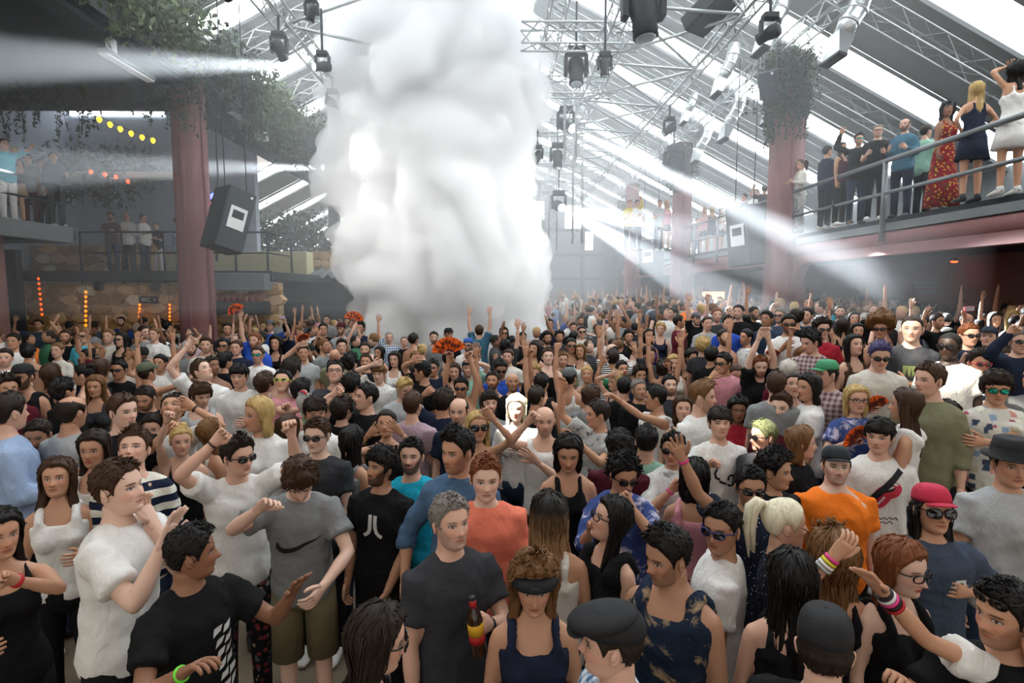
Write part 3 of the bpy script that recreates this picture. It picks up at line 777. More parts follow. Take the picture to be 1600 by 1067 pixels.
# stage lamps on the side girders that blast the smoke column
for i, (x_, y_, z_, tx, tz, w_) in enumerate(((-4.0, 8.6, 7.5, -2.2, 4.5, 380), (-4.0, 14.0, 7.6, -2.5, 6.5, 330), (4.3, 9.5, 7.3, .6, 5.5, 380), (4.3, 15.0, 7.3, .8, 4.0, 330), (-4.1, 11.0, 7.6, -2.5, 2.5, 280))):
    moving_head(Vector((x_, y_, z_ - .6)), Vector((tx, 14.6, tz)), .6, 'small wash lamp aimed at the smoke, ' + ('nearest on the left girder', 'farthest on the left girder', 'nearest on the slim right girder', 'farther on the slim right girder', 'middle of the left girder')[i], hang=.3)
    L_ = Vector((x_, y_, z_ - .6)); T_ = Vector((tx, 14.6, tz)); spot('wash_%d' % i, L_ + (T_ - L_).normalized() * .3, T_, w_, 62, (1, .99, .97), .8, .12)

for i, (a_, b_, nm, w_) in enumerate((((484, 104), (120, 96), 'upper lamp throwing a level beam over the left ceiling edge', 50000), ((500, 262), (300, 262), 'lower lamp throwing a level beam towards the left column', 45000))):
    A_ = at_y(a_[0], a_[1], 11.6 if i == 0 else 17); B_ = at_y(b_[0], b_[1], 9.0 if i == 0 else 14.6)
    moving_head(A_ + Vector((.25, 0, 0)), B_, .55, nm, lit=True, hang=.8); spot('side_beam_%d' % i, A_ + (B_ - A_).normalized() * .05, B_, w_, 9, (.9, .97, 1), .5, .08)

w_ = empty('window_4', (-14.95, 20.58, 8.6), kind='structure', label='thin bright strip window high on the left back wall')
MB().box(0, 3.3, -.03, 0, 0, .42).build('pane', M_SKY, w_)
for a_ in (0, 1.1, 2.2, 3.3): MB().box(a_ - .03, a_ + .03, -.05, 0, 0, .42).build('window_frame', M_DSTEEL, w_)
# ================================================================== PEOPLE: mesh builders
def nrm(v):
    v = np.asarray(v, float); return v / (np.linalg.norm(v) + 1e-12)
def rotm(ax, a):
    c, s = math.cos(a), math.sin(a)
    return {'x': np.array([[1, 0, 0], [0, c, -s], [0, s, c]]), 'y': np.array([[c, 0, s], [0, 1, 0], [-s, 0, c]]), 'z': np.array([[c, -s, 0], [s, c, 0], [0, 0, 1]])}[ax]
def wob(P, f, seed=0):
    """cheap smooth pseudo noise in [-1,1]"""
    r = np.random.default_rng(seed); out = np.zeros(len(P))
    for i in range(5):
        d = r.normal(0, 1, 3); d /= np.linalg.norm(d); out += np.sin(P @ d * f * r.uniform(.7, 1.6) + r.uniform(0, 6.28) + 1.3 * np.sin(P @ np.roll(d, 1) * f * .8))
    return out / 5 * 1.6
def sstep(a, b, x): t = np.clip((x - a) / (b - a), 0, 1); return t * t * (3 - 2 * t)
def gau(x, s): return np.exp(-(x / s) ** 2)

class G:
    """quads + tris geometry accumulator with per-vertex uv"""
    def __init__(s): s.V = []; s.Q = []; s.Tt = []; s.U = []; s.n = 0
    def add(s, V, Q=None, Tt=None, U=None):
        V = np.asarray(V, float)
        if Q is not None and len(Q): s.Q.append(np.asarray(Q, int) + s.n)
        if Tt is not None and len(Tt): s.Tt.append(np.asarray(Tt, int) + s.n)
        s.V.append(V); s.U.append(np.full((len(V), 2), 3.0) if U is None else U); s.n += len(V)
    def rings(s, Rg, closed=True, cap0=True, cap1=True, U=None):
        """Rg: (m, n, 3) rings"""
        Rg = np.asarray(Rg, float); m, n, _ = Rg.shape
        V = Rg.reshape(-1, 3); i = np.arange(m - 1)[:, None]; k = np.arange(n if closed else n - 1)[None, :]; k2 = (k + 1) % n
        Q = np.stack([i * n + k, i * n + k2, (i + 1) * n + k2, (i + 1) * n + k], -1).reshape(-1, 4)
        extra = []; Tt = []
        if cap0: extra.append(Rg[0].mean(0)); c = m * n; kk = np.arange(n); Tt.append(np.stack([np.full(n, c), (kk + 1) % n, kk], -1))
        if cap1: extra.append(Rg[-1].mean(0)); c = m * n + (1 if cap0 else 0); kk = np.arange(n); Tt.append(np.stack([np.full(n, c), (m - 1) * n + kk, (m - 1) * n + (kk + 1) % n], -1))
        if extra: V = np.vstack([V, extra])
        if U is not None and len(U) < len(V): U = np.vstack([U, np.full((len(V) - len(U), 2), 3.0)])
        s.add(V, Q, np.vstack(Tt) if Tt else None, U)
    def tube(s, pts, rads, n=8, squash=None, up=None):
        pts = np.asarray(pts, float); rads = np.asarray(rads, float); Rg = []; prev = None
        t = np.arange(n) * 2 * PI / n
        for i in range(len(pts)):
            d = nrm(pts[min(i + 1, len(pts) - 1)] - pts[max(i - 1, 0)])
            if prev is None:
                u = np.array(up if up is not None else ((0, 0, 1) if abs(d[2]) < .9 else (1, 0, 0)), float); a = nrm(np.cross(d, u))
            else: a = nrm(prev - d * prev.dot(d))
            prev = a; b = np.cross(d, a); sq = 1 if squash is None else squash[i]
            Rg.append(pts[i] + (np.cos(t)[:, None] * a + np.sin(t)[:, None] * b * sq) * rads[i])
        s.rings(Rg)
    def ell(s, c, r, rot=None, nu=12, nv=8):
        th = np.linspace(0, PI, nv + 2)[1:-1]; t = np.arange(nu) * 2 * PI / nu
        Rg = np.stack([np.sin(th)[:, None] * np.cos(t), np.sin(th)[:, None] * np.sin(t), np.repeat(np.cos(th)[:, None], nu, 1)], -1) * np.array(r)
        if rot is not None: Rg = Rg @ rot.T
        s.rings(Rg + np.array(c))
    def out(s):
        V = np.vstack(s.V); U = np.vstack(s.U)
        Q = np.vstack(s.Q) if s.Q else np.zeros((0, 4), int); Tt = np.vstack(s.Tt) if s.Tt else np.zeros((0, 3), int)
        return V, Q, Tt, U
    def mesh(s, name, smooth=True, uv=True, M=None):
        V, Q, Tt, U = s.out()
        if M is not None: V = V @ M[:3, :3].T + M[:3, 3]
        return mk_mesh(name, V, Q, Tt, U if uv else None, smooth)
def mk_mesh(name, V, Q, Tt, U=None, smooth=True):
    me = bpy.data.meshes.new(name)
    nq, nt = len(Q), len(Tt); loops = np.concatenate([Q.ravel(), Tt.ravel()]).astype(np.int32)
    me.vertices.add(len(V)); me.vertices.foreach_set('co', np.ascontiguousarray(V, dtype=np.float32).ravel())
    me.loops.add(len(loops)); me.loops.foreach_set('vertex_index', loops)
    me.polygons.add(nq + nt)
    st = np.concatenate([np.arange(nq) * 4, nq * 4 + np.arange(nt) * 3]).astype(np.int32)
    me.polygons.foreach_set('loop_start', st)
    me.polygons.foreach_set('use_smooth', np.full(nq + nt, smooth))
    if U is not None:
        uv = me.uv_layers.new(name='face'); uv.data.foreach_set('uv', U[loops].astype(np.float32).ravel())
    me.update(calc_edges=True); return me
def read_mesh(me):
    n = len(me.vertices); co = np.empty(n * 3, np.float32); me.vertices.foreach_get('co', co)
    pl = np.empty(len(me.polygons), np.int32); me.polygons.foreach_get('loop_total', pl)
    lp = np.empty(len(me.loops), np.int32); me.loops.foreach_get('vertex_index', lp)
    return co.reshape(-1, 3).astype(float), lp.reshape(-1, 4)      # voxel remesh gives quads only
JOBS = []
def job(g, voxel, smooth=2):
    V, Q, Tt, U = g.out(); me = mk_mesh('tmp', V, Q, Tt, None)
    d = {'me': me, 'vx': voxel, 'sm': smooth}; JOBS.append(d); return d
def run_jobs():
    """one depsgraph pass remeshes every queued body and garment"""
    vl = bpy.data.collections.new('tmp'); COL.children.link(vl); obs = []
    for d in JOBS:
        ob = bpy.data.objects.new('tmp', d['me']); vl.objects.link(ob); obs.append(ob)
        m = ob.modifiers.new('r', 'REMESH'); m.mode = 'VOXEL'; m.voxel_size = d['vx']
        if d['sm']: s_ = ob.modifiers.new('s', 'SMOOTH'); s_.iterations = d['sm']; s_.factor = .5
    dg = bpy.context.evaluated_depsgraph_get()
    for d, ob in zip(JOBS, obs):
        ev = ob.evaluated_get(dg); me = ev.to_mesh(); d['V'], d['Q'] = read_mesh(me); ev.to_mesh_clear()
    for d, ob in zip(JOBS, obs):
        bpy.data.objects.remove(ob); bpy.data.meshes.remove(d['me']); d['me'] = None
    bpy.data.collections.remove(vl); JOBS.clear()
def normals(V, Q):
    a, b, c, d = (V[Q[:, i]] for i in range(4)); fn = np.cross(c - a, d - b); N = np.zeros_like(V)
    for i in range(4): np.add.at(N, Q[:, i], fn)
    return N / (np.linalg.norm(N, axis=1)[:, None] + 1e-12)

# ------------------------------------------------------------------ head
HZ = np.array([-.122, -.115, -.105, -.09, -.07, -.05, -.03, 0, .02, .04, .06, .08, .095, .107, .115])
HW = np.array([.010, .026, .040, .050, .058, .0635, .069, .0745, .0765, .0765, .073, .063, .050, .031, .004])
HF = np.array([.030, .055, .072, .081, .084, .086, .086, .085, .087, .087, .082, .070, .054, .033, .004])
HB = np.array([.000, .000, .008, .026, .044, .060, .078, .094, .100, .101, .096, .083, .066, .042, .006])
def head_base(th, z):
    """featureless skull surface; th = 0 looks forward (-Y)"""
    w = np.interp(z, HZ, HW); f = np.interp(z, HZ, HF); b = np.interp(z, HZ, HB)
    s, c = np.sin(th), np.cos(th); e = 2 / 2.25
    x = w * np.sign(s) * np.abs(s) ** e
    y = np.where(c > 0, -f * np.abs(c) ** e, b * np.abs(c) ** e)
    return np.stack([x, y, z + 0 * x], -1)
def head_geo(g, M, nu=56, nv=44, fem=False, mouth=0.0, seed=0):
    r = np.random.default_rng(seed)
    p = np.linspace(-1, 1, nu, endpoint=False); th = PI * (0.55 * p + .45 * p ** 3)      # denser in front
    q = np.linspace(0, 1, nv); z = .115 * np.cos(PI * q * .985) - .0035 * q
    z = np.clip(z, -.121, .1148); TH, Z = np.meshgrid(th, z)
    P = head_base(TH.ravel(), Z.ravel()); x, y, zz = P[:, 0], P[:, 1], P[:, 2]
    fr = sstep(.01, -.05, y); nz = r.uniform(.85, 1.2)
    d = np.zeros(len(P))
    tnose = np.clip((.012 - zz) / .046, 0, 1)
    d += fr * (zz < .014) * (zz > -.052) * (.005 + .023 * nz * tnose ** 1.2) * sstep(-.046, -.036, zz) * gau(x, .0075 + .0075 * tnose ** 2)
    d -= fr * .0095 * gau(np.abs(x) - .031, .0165) * gau(zz - .004, .0125)
    d += fr * .0060 * gau(np.abs(x) - .031, .0105) * gau(zz - .001, .0080)
    d += fr * (.0045 if not fem else .002) * gau(zz - .024, .009) * sstep(.056, .03, np.abs(x))
    d += fr * .0055 * gau(np.abs(x) - .043, .016) * gau(zz + .026, .018)
    d -= fr * .004 * gau(np.abs(x) - .040, .014) * gau(zz + .062, .018)
    d += fr * .0065 * gau(x, .020) * gau(zz + .0605, .0105)
    d -= fr * (.004 + mouth * .018) * gau(x, .021 - .004 * mouth) * gau(zz + .0605 + .004 * mouth, .0022 + .007 * mouth)
    d -= fr * .003 * gau(x, .02) * gau(zz + .078, .006)
    d += fr * .0065 * gau(x, .018) * gau(zz + .098, .013)
    d += fr * .003 * gau(np.abs(x) - .048, .012) * gau(zz + .085, .02) * (0 if fem else 1)
    y = y - d
    P = np.stack([x * (.96 if fem else 1.0), y, zz], -1)
    U = np.stack([np.sign(x) * (np.abs(x) + np.maximum(0, P[:, 1] + .035) * 3), zz], -1)
    P2 = P @ M[:3, :3].T + M[:3, 3]
    g.rings(P2.reshape(nv, nu, 3), cap0=True, cap1=True, U=U)
    for s in (-1, 1):       # ears
        c = np.array([s * .0765 * (.96 if fem else 1), .012, -.006]); ro = M[:3, :3] @ rotm('z', s * .35) @ rotm('x', -.18)
        g.ell(M[:3, :3] @ c + M[:3, 3], (.0085, .019, .031), ro, 10, 6)
        g.ell(M[:3, :3] @ (c + (s * .006, -.004, .006)) + M[:3, 3], (.006, .012, .019), ro, 8, 4)

# ------------------------------------------------------------------ hands
CURL = {'open': ((4, 8, 5), 12, 0), 'relax': ((22, 32, 20), 5, .3), 'fist': ((78, 95, 55), 0, 1), 'grip': ((48, 62, 35), 3, .6), 'point': ((78, 95, 55), 0, 1), 'wave': ((12, 18, 10), 9, 0), 'flat': ((3, 5, 3), 2, .2)}
def hand_geo(g, wrist, d, side, kind='relax', n=7, flip=False, sc=1.0, l=None, bend=0):
    d = nrm(d); med = np.array([-side, 0, 0.]); fwd = np.array([0, -1., 0]); up = np.array([0, 0, 1.])
    if l is None:
        l = med if d[2] > .5 else (fwd if d[2] < -.5 else up)
    l = np.asarray(l, float); l = nrm(l - d * d.dot(l))
    nn = np.cross(d, l) * side        # palm normal with the right chirality for each hand
    if flip: l = -l; nn = -nn
    if bend:
        a = R(bend); d, nn = nrm(d * math.cos(a) + nn * math.sin(a)), nrm(nn * math.cos(a) - d * math.sin(a))
    wrist = np.asarray(wrist, float); sc = sc * 1.04
    t = np.arange(n + 3) * 2 * PI / (n + 3)
    prof = [(-.028, .024, .021), (-.008, .0285, .0215), (.014, .032, .0200), (.04, .038, .0165), (.07, .0415, .0145), (.088, .039, .012)]
    g.rings([wrist + d * a * sc + (np.cos(t)[:, None] * l * w + np.sin(t)[:, None] * nn * th) * sc for a, w, th in prof])
    (c1, c2, c3), spread, thf = CURL[kind]
    for i, (off, L) in enumerate(((.030, .070), (.0105, .078), (-.0100, .072), (-.0295, .057))):
        a1, a2, a3 = c1, c2, c3
        if kind == 'point' and i == 0: a1, a2, a3 = 4, 5, 3
        sp = R(spread) * (1.5 - i) / 1.5; base = wrist + (d * .084 + l * off) * sc
        dd = d * math.cos(sp) + l * math.sin(sp); pts = [base - dd * .012 * sc]; ang = 0; cur = base; pts.append(cur)
        for k, (a, fr) in enumerate(((a1, .45), (a2, .31), (a3, .24))):
            ang += R(a * (1 + .06 * i)); cur = cur + (dd * math.cos(ang) + nn * math.sin(ang)) * L * fr * sc; pts.append(cur)
        g.tube(pts, np.array([.0088, .0092, .0085, .0078, .0058]) * sc, n - 1 if n > 5 else 4)
    b = wrist + (d * .022 + l * .024) * sc
    if thf < .5: dirs = [(d * .72 + l * .62 + nn * .2), (d * .85 + l * .38 + nn * .25), (d * .95 + l * .15 + nn * .25)]
    else: dirs = [(d * .75 + l * .35 + nn * .55), (d * .6 - l * .25 + nn * .55), (d * .25 - l * .85 + nn * .35)]
    pts = [b]; 
    for q, L in zip(dirs, (.040, .030, .024)): pts.append(pts[-1] + nrm(q) * L * sc)
    g.tube(pts, np.array([.0145, .0120, .0100, .0072]) * sc, n)
    return wrist + (d * .085 + nn * .028) * sc, d, l, nn

# ------------------------------------------------------------------ torso and limbs
RM_ = [(.84, .135, .10, .004), (.90, .160, .112, .006), (.96, .163, .112, .004), (1.03, .154, .104, .0), (1.10, .150, .100, -.002), (1.18, .158, .106, -.004), (1.27, .174, .116, -.006), (1.35, .184, .116, -.003), (1.41, .180, .098, .006), (1.447, .142, .080, .012), (1.475, .092, .066, .015), (1.505, .062, .059, .014)]
RF_ = [(.84, .135, .10, .004), (.90, .168, .116, .010), (.96, .165, .112, .008), (1.03, .140, .096, .0), (1.10, .124, .086, -.002), (1.18, .130, .090, -.002), (1.27, .146, .100, -.002), (1.35, .154, .096, .000), (1.41, .150, .080, .008), (1.447, .118, .066, .012), (1.475, .074, .056, .014), (1.505, .052, .050, .012)]
RM = [(z, w * .93, d * .96, y) for z, w, d, y in RM_]
RF = [(z, w * .95, d * .96, y) for z, w, d, y in RF_]
def torso_rings(fem, bulk, z0, z1, inf, n=28, narrow=1.0, add_z=None):
    Rr = np.array(RF if fem else RM); zs = [z for z in Rr[:, 0] if z0 < z < z1]; zs = np.array([z0] + zs + [z1])
    if add_z: zs = np.sort(np.append(zs, add_z))
    t = np.arange(n) * 2 * PI / n; c, s = np.cos(t), np.sin(t); e = 2 / 2.35; out = []
    cx, sx = np.sign(c) * np.abs(c) ** e, np.sign(s) * np.abs(s) ** e
    for z in zs:
        w, dpt, yc = (np.interp(z, Rr[:, 0], Rr[:, k]) for k in (1, 2, 3)); f = inf(z) if callable(inf) else inf
        w = w * (1 + (bulk - 1) * .9) * narrow + f; dpt = dpt * bulk + f
        out.append(np.stack([w * cx, yc + dpt * sx, np.full(n, z)], -1))
    return np.array(out)
ARM = {  # (upper arm dir, forearm dir, hand) in (out, forward, up)
    'down': ((.18, .05, -1), (.05, .25, -1), 'relax'), 'side': ((.3, -.05, -1), (.1, .3, -1), 'relax'),
    'bent': ((.25, .1, -1), (-.35, 1, .25), 'relax'), 'belly': ((.3, .1, -1), (-.75, .8, .1), 'relax'),
    'chest': ((.3, .25, -.9), (-.8, .5, .7), 'relax'), 'chin': ((.25, .45, -.85), (-.35, .35, 1), 'fist'),
    'up': ((.22, .1, 1), (.02, .05, 1), 'open'), 'upfist': ((.3, .2, 1), (-.05, .1, 1), 'fist'), 'uppoint': ((.2, .1, 1), (0, .05, 1), 'point'),
    'upwide': ((.7, .1, .75), (.3, .15, 1), 'open'), 'upbent': ((.85, .2, .25), (-.25, .2, 1), 'wave'), 'clap': ((.45, .3, .85), (-.6, .2, .75), 'flat'),
    'over': ((.5, .2, .8), (-1, .2, .35), 'relax'), 'fwd': ((.15, 1, .25), (.0, 1, .35), 'open'), 'fwdup': ((.2, .7, .7), (0, .5, .9), 'open'),
    'phone': ((.2, .55, -.5), (-.25, .7, .8), 'grip'), 'phoneup': ((.3, .75, .55), (-.3, .35, .9), 'grip'), 'rail': ((.2, .4, -.9), (-.35, .9, -.1), 'grip'),
    'hip': ((.55, -.15, -.8), (-.6, .4, -.5), 'relax'), 'elbows': ((.12, .55, -.8), (-.7, .7, .05), 'relax'), 'out': ((1, .3, .1), (.8, .6, .15), 'relax'),
}
def rig(S):
    """joint positions for a spec"""
    fem = S.get('fem', False); lean, side = R(S.get('lean', 0)), R(S.get('tilt', 0))
    piv = np.array([0, 0, .95]); RT = rotm('y', side) @ rotm('x', lean)
    def tp(p): return RT @ (np.asarray(p, float) - piv) + piv
    J = {'RT': RT, 'tp': tp, 'fem': fem}
    hy, hp, hr = S.get('hy', 0), S.get('hp', 0), S.get('hr', 0)
    RH = rotm('z', R(hy)) @ rotm('x', R(-hp)) @ rotm('y', R(hr))      # head kept in world frame, only carried by the torso
    RH = RH if S.get('headfree', True) else RT @ RH
    neck = tp((0, .012, 1.535)); hc = neck + RH @ np.array([0, -.022, .100])
    if lean > .35: hc = hc + np.array([0, -.03, 0])
    M = np.eye(4); M[:3, :3] = RH * S.get('hs', 1.0); M[:3, 3] = hc; J['H'] = M; J['neck'] = neck
    for nm, sd in (('l', -1), ('r', 1)):
        a = S.get(nm, 'down'); u, f, h = ARM[a] if isinstance(a, str) else (a if len(a) == 3 else (a[0], a[1], 'relax'))
        f5 = S.get(nm + 'len', 1.0)
        u = nrm(u); f = nrm(f); upr = max(0, u[2])
        sh = np.array([sd * ((.142 if fem else .158) * (1 + (S.get('bulk', 1) - 1) * .7) - .02 * upr), .008 - .02 * max(0, u[1]), 1.405 + .045 * upr])
        U = RT @ np.array([sd * u[0], -u[1], u[2]]); F = RT @ np.array([sd * f[0], -f[1], f[2]])
        L1, L2 = (.285, .25) if not fem else (.265, .235)
        s0 = tp(sh); e = s0 + U * L1 * f5; w = e + F * L2 * f5
        J[nm] = dict(s=s0, e=e, w=w, U=U, F=F, h=h, side=sd, flip=S.get(nm + 'flip', False), bend=S.get(nm + 'bend', 0), ll=S.get(nm + 'l'))
    return J
def arm_pts(A, k=1.0, fem=False, upto=1.0, inflate=0.0, thin=1.0):
    m = (.80 if fem else .93) * thin
    s, e, w = A['s'], A['e'], A['w']; pts = [s - A['U'] * .005, s + A['U'] * .05, s + (e - s) * .5, e - A['U'] * .035, e, e + A['F'] * .035, e + (w - e) * .35, e + (w - e) * .7, w + A['F'] * .018]
    rad = [.045, .053, .049, .042, .040, .042, .044, .035, .0285]
    if upto < 1:
        pts = [s - A['U'] * .03, s + A['U'] * .04, s + (e - s) * upto * .6, s + (e - s) * upto]; rad = [.055, .058, .053, .052 + .004]
    return np.array(pts), np.array(rad) * m + inflate
def body_job(S, J, voxel):
    g = G(); fem, bulk = J['fem'], S.get('bulk', 1.0)
    T_ = torso_rings(fem, bulk, .84, 1.505, 0.0); g.rings((T_.reshape(-1, 3) - (0, 0, .95)) @ J['RT'].T.reshape(3, 3) .reshape(T_.shape[0], T_.shape[1], 3) + (0, 0, .95) if False else ((T_.reshape(-1, 3) - (0, 0, .95)) @ J['RT'].T + (0, 0, .95)).reshape(T_.shape))
    if fem:
        for s in (-1, 1): g.ell(J['tp']((s * .068, -.072, 1.275)), (.062, .056, .062))
    nb = J['tp']((0, .018, 1.46)); nt = J['H'][:3, 3] + J['H'][:3, :3] @ np.array([0, .022, -.055])
    rn = (.048 if fem else .058) * (1 + (bulk - 1) * .5); g.tube([nb, (nb + nt) / 2, nt], [rn * 1.12, rn * .97, rn * .98], 14)
    for nm in 'lr':
        p, r = arm_pts(J[nm], fem=fem, thin=S.get('arm', 1.0)); g.tube(p, r, 12)
        A = J[nm]; k = (.84 if fem else 1.0); inn = np.array([-A['side'], 0, 0.]) @ J['RT'].T
        g.ell(A['s'] + A['U'] * .018 + inn * .010 + (0, 0, -.004), (.056 * k, .056 * k, .054 * k))
        g.tube([A['s'] + inn * .02, (A['s'] + J['tp']((0, .02, 1.455))) / 2 + (0, .004, .008), J['tp']((0, .02, 1.46))], [.044 * k, .048 * k, .05 * k], 12)
    return job(g, voxel, 4)
def legs_geo(g, fem, seg=8):
    for s in (-1, 1):
        g.tube([(s * .085, .005, .93), (s * .093, 0, .75), (s * .098, -.005, .52), (s * .10, .008, .36), (s * .102, .015, .10), (s * .102, .012, .05)], [.088, .078, .052, .050, .034, .036], seg)
        g.tube([(s * .102, .05, .045), (s * .106, -.04, .05), (s * .112, -.12, .032), (s * .114, -.165, .026)], [.036, .042, .042, .028], seg, squash=[.8, .8, .6, .5])
def shirt_job(S, J, voxel):
    st = S.get('sleeve', 'short')
    if st in (None, 'none'): return None
    g = G(); fem, bulk = J['fem'], S.get('bulk', 1.0); loose = S.get('loose', .012 if not fem else .009)
    hem = S.get('hem', .83 if not fem else .88)
    def tr(Rg): return ((Rg.reshape(-1, 3) - (0, 0, .95)) @ J['RT'].T + (0, 0, .95)).reshape(Rg.shape)
    lo = lambda z: loose + (.012 if z < 1.15 and not fem else 0) + (.004 if z < 1.0 else 0)
    if st in ('short', 'long', 'roll'):
        top = 1.478 if st == 'short' else 1.49
        g.rings(tr(torso_rings(fem, bulk, hem, top, lo)))
        for nm in 'lr':
            A = J[nm]; kk = (.84 if fem else 1.0); inn = np.array([-A['side'], 0, 0.]) @ J['RT'].T
            g.ell(A['s'] + A['U'] * .018 + inn * .012, (.066 * kk + loose * .4, .066 * kk + loose * .4, .062 * kk + loose * .3)); g.tube([A['s'] + inn * .02, (A['s'] + J['tp']((0, .02, 1.455))) / 2 + (0, .004, .006), J['tp']((0, .02, 1.45))], [.056 * kk, .058 * kk, .055 * kk], 12)
            if st == 'short':
                k = S.get('slv', .62); p, r = arm_pts(J[nm], fem=fem, upto=k, inflate=.014 + loose * .35)
                r[-1] += .006; g.tube(p, r, 14)
            else:
                p, r = arm_pts(J[nm], fem=fem, inflate=.013)
                if st == 'roll': p = p[:7]; r = r[:7]
                g.tube(p, r, 12)
        if st == 'long' and S.get('collar'):
            p = J['tp']((0, .014, 1.48)); q = J['tp']((0, .008, 1.525)); g.tube([p, q], [.072, .068], 14)
    elif st in ('tank', 'vest', 'dress', 'strap'):
        top = {'tank': 1.36, 'vest': 1.40, 'dress': 1.36, 'strap': 1.33}[st]
        if st == 'dress': hem = .62
        rr = torso_rings(fem, bulk, max(hem, .845), top, lambda z: .008 + (.004 if z < 1.1 else 0) if z < 1.33 else .006)
        g.rings(tr(rr))
        if st == 'dress':
            n = 28; t = np.arange(n) * 2 * PI / n; g.rings(tr(np.array([np.stack([w * np.cos(t), .005 + dd * np.sin(t), np.full(n, z)], -1) for z, w, dd in ((.90, .185, .13), (.78, .20, .145), (.62, .215, .155))])))
        ws = {'tank': .105, 'vest': .115, 'dress': .085, 'strap': .08}[st] * (1 if not fem else .88); rs = {'tank': .022, 'vest': .034, 'dress': .017, 'strap': .019}[st]
        for s in (-1, 1):
            g.tube([J['tp'](p) for p in ((s * ws * 1.05, -.085, top - .04), (s * ws, -.082, 1.40), (s * ws * .95, -.03, 1.462 if not fem else 1.452), (s * ws * .95, .035, 1.466 if not fem else 1.454), (s * ws, .088, 1.41), (s * ws * 1.05, .102, top - .04))], [rs] * 6, 8)
    if fem:
        for s in (-1, 1): g.ell(J['tp']((s * .068, -.076, 1.275)), (.068, .062, .068))
    return job(g, voxel, 2)
def finish_shirt(S, jb, name='shirt', seed=0):
    V, Q = jb['V'], jb['Q']; N = normals(V, Q)
    sc = np.array([1, 1, .45]); amp = S.get('fold', .0062)
    f1 = wob(V * sc, 24, seed); f2 = wob(V * (.8, .8, 1.2), 34, seed + 4)
    V = V + N * ((1 - np.abs(f1) * 1.6) * amp * 1.2 + (1 - np.abs(f2) * 1.6) * amp * .6 + wob(V * (1, 1, .7), 60, seed + 1) * amp * .25)[:, None]
    return mk_mesh(name, V, Q, np.zeros((0, 3), int))
def finish_body(S, J, jb, q, seed=0):
    V, Q = jb['V'], jb['Q']; g = G(); g.add(V, Q)
    nu, nv, hn = ((60, 48, 8), (36, 28, 6), (24, 18, 4))[q]
    head_geo(g, J['H'], nu, nv, J['fem'], S.get('mouth', 0), seed)
    J['grip'] = {}
    for nm in 'lr':
        A = J[nm]; J['grip'][nm] = hand_geo(g, A['w'], A['F'], A['side'], A['h'], hn, A['flip'], .9 if J['fem'] else 1.0, A['ll'], A['bend'])
    legs_geo(g, J['fem'], 8 if q < 2 else 6)
    return g.mesh('body')

# ------------------------------------------------------------------ lower garments (shared meshes)
def lower_mesh(kind, fem):
    g = G(); n = 24; t = np.arange(n) * 2 * PI / n
    def ring(z, w, d, y=.005): return np.stack([w * np.cos(t), y + d * np.sin(t), np.full(n, z)], -1)
    wf = .004 if fem else 0
    if kind in ('trousers', 'shorts'):
        g.rings([ring(.985, .168, .118), ring(.92, .174 + wf, .122), ring(.86, .172 + wf, .118), ring(.80, .12, .10)])
        end = .06 if kind == 'trousers' else (.48 if not fem else .70)
        for s in (-1, 1):
            pts = [(s * .085, .005, .90), (s * .093, 0, .75), (s * .098, -.005, .55), (s * .10, .008, .36), (s * .102, .012, .06)]; r = [.094, .090, .070, .062, .056]
            if kind == 'shorts': pts = pts[:2] + [(s * .1, 0, end)]; r = [.096, .096, .092]
            g.tube(pts, r, 12)
    elif kind == 'skirt': g.rings([ring(1.0, .15, .105), ring(.92, .182, .13), ring(.80, .2, .145), ring(.62, .235, .175)])
    elif kind == 'long_skirt': g.rings([ring(1.02, .145, .10), ring(.92, .182, .13), ring(.7, .21, .16), ring(.4, .25, .2), ring(.04, .29, .24)])
    return g.mesh(kind, uv=False)
def shoe_mesh():
    g = G(); g.tube([(0, .062, .048), (0, .02, .055), (0, -.06, .05), (.004, -.13, .036), (.006, -.19, .028)], [.040, .046, .050, .048, .032], 10, squash=[.95, .95, .8, .62, .5])
    g.tube([(0, .03, .05), (0, .02, .12)], [.044, .042], 10)
    return g.mesh('shoe', uv=False)

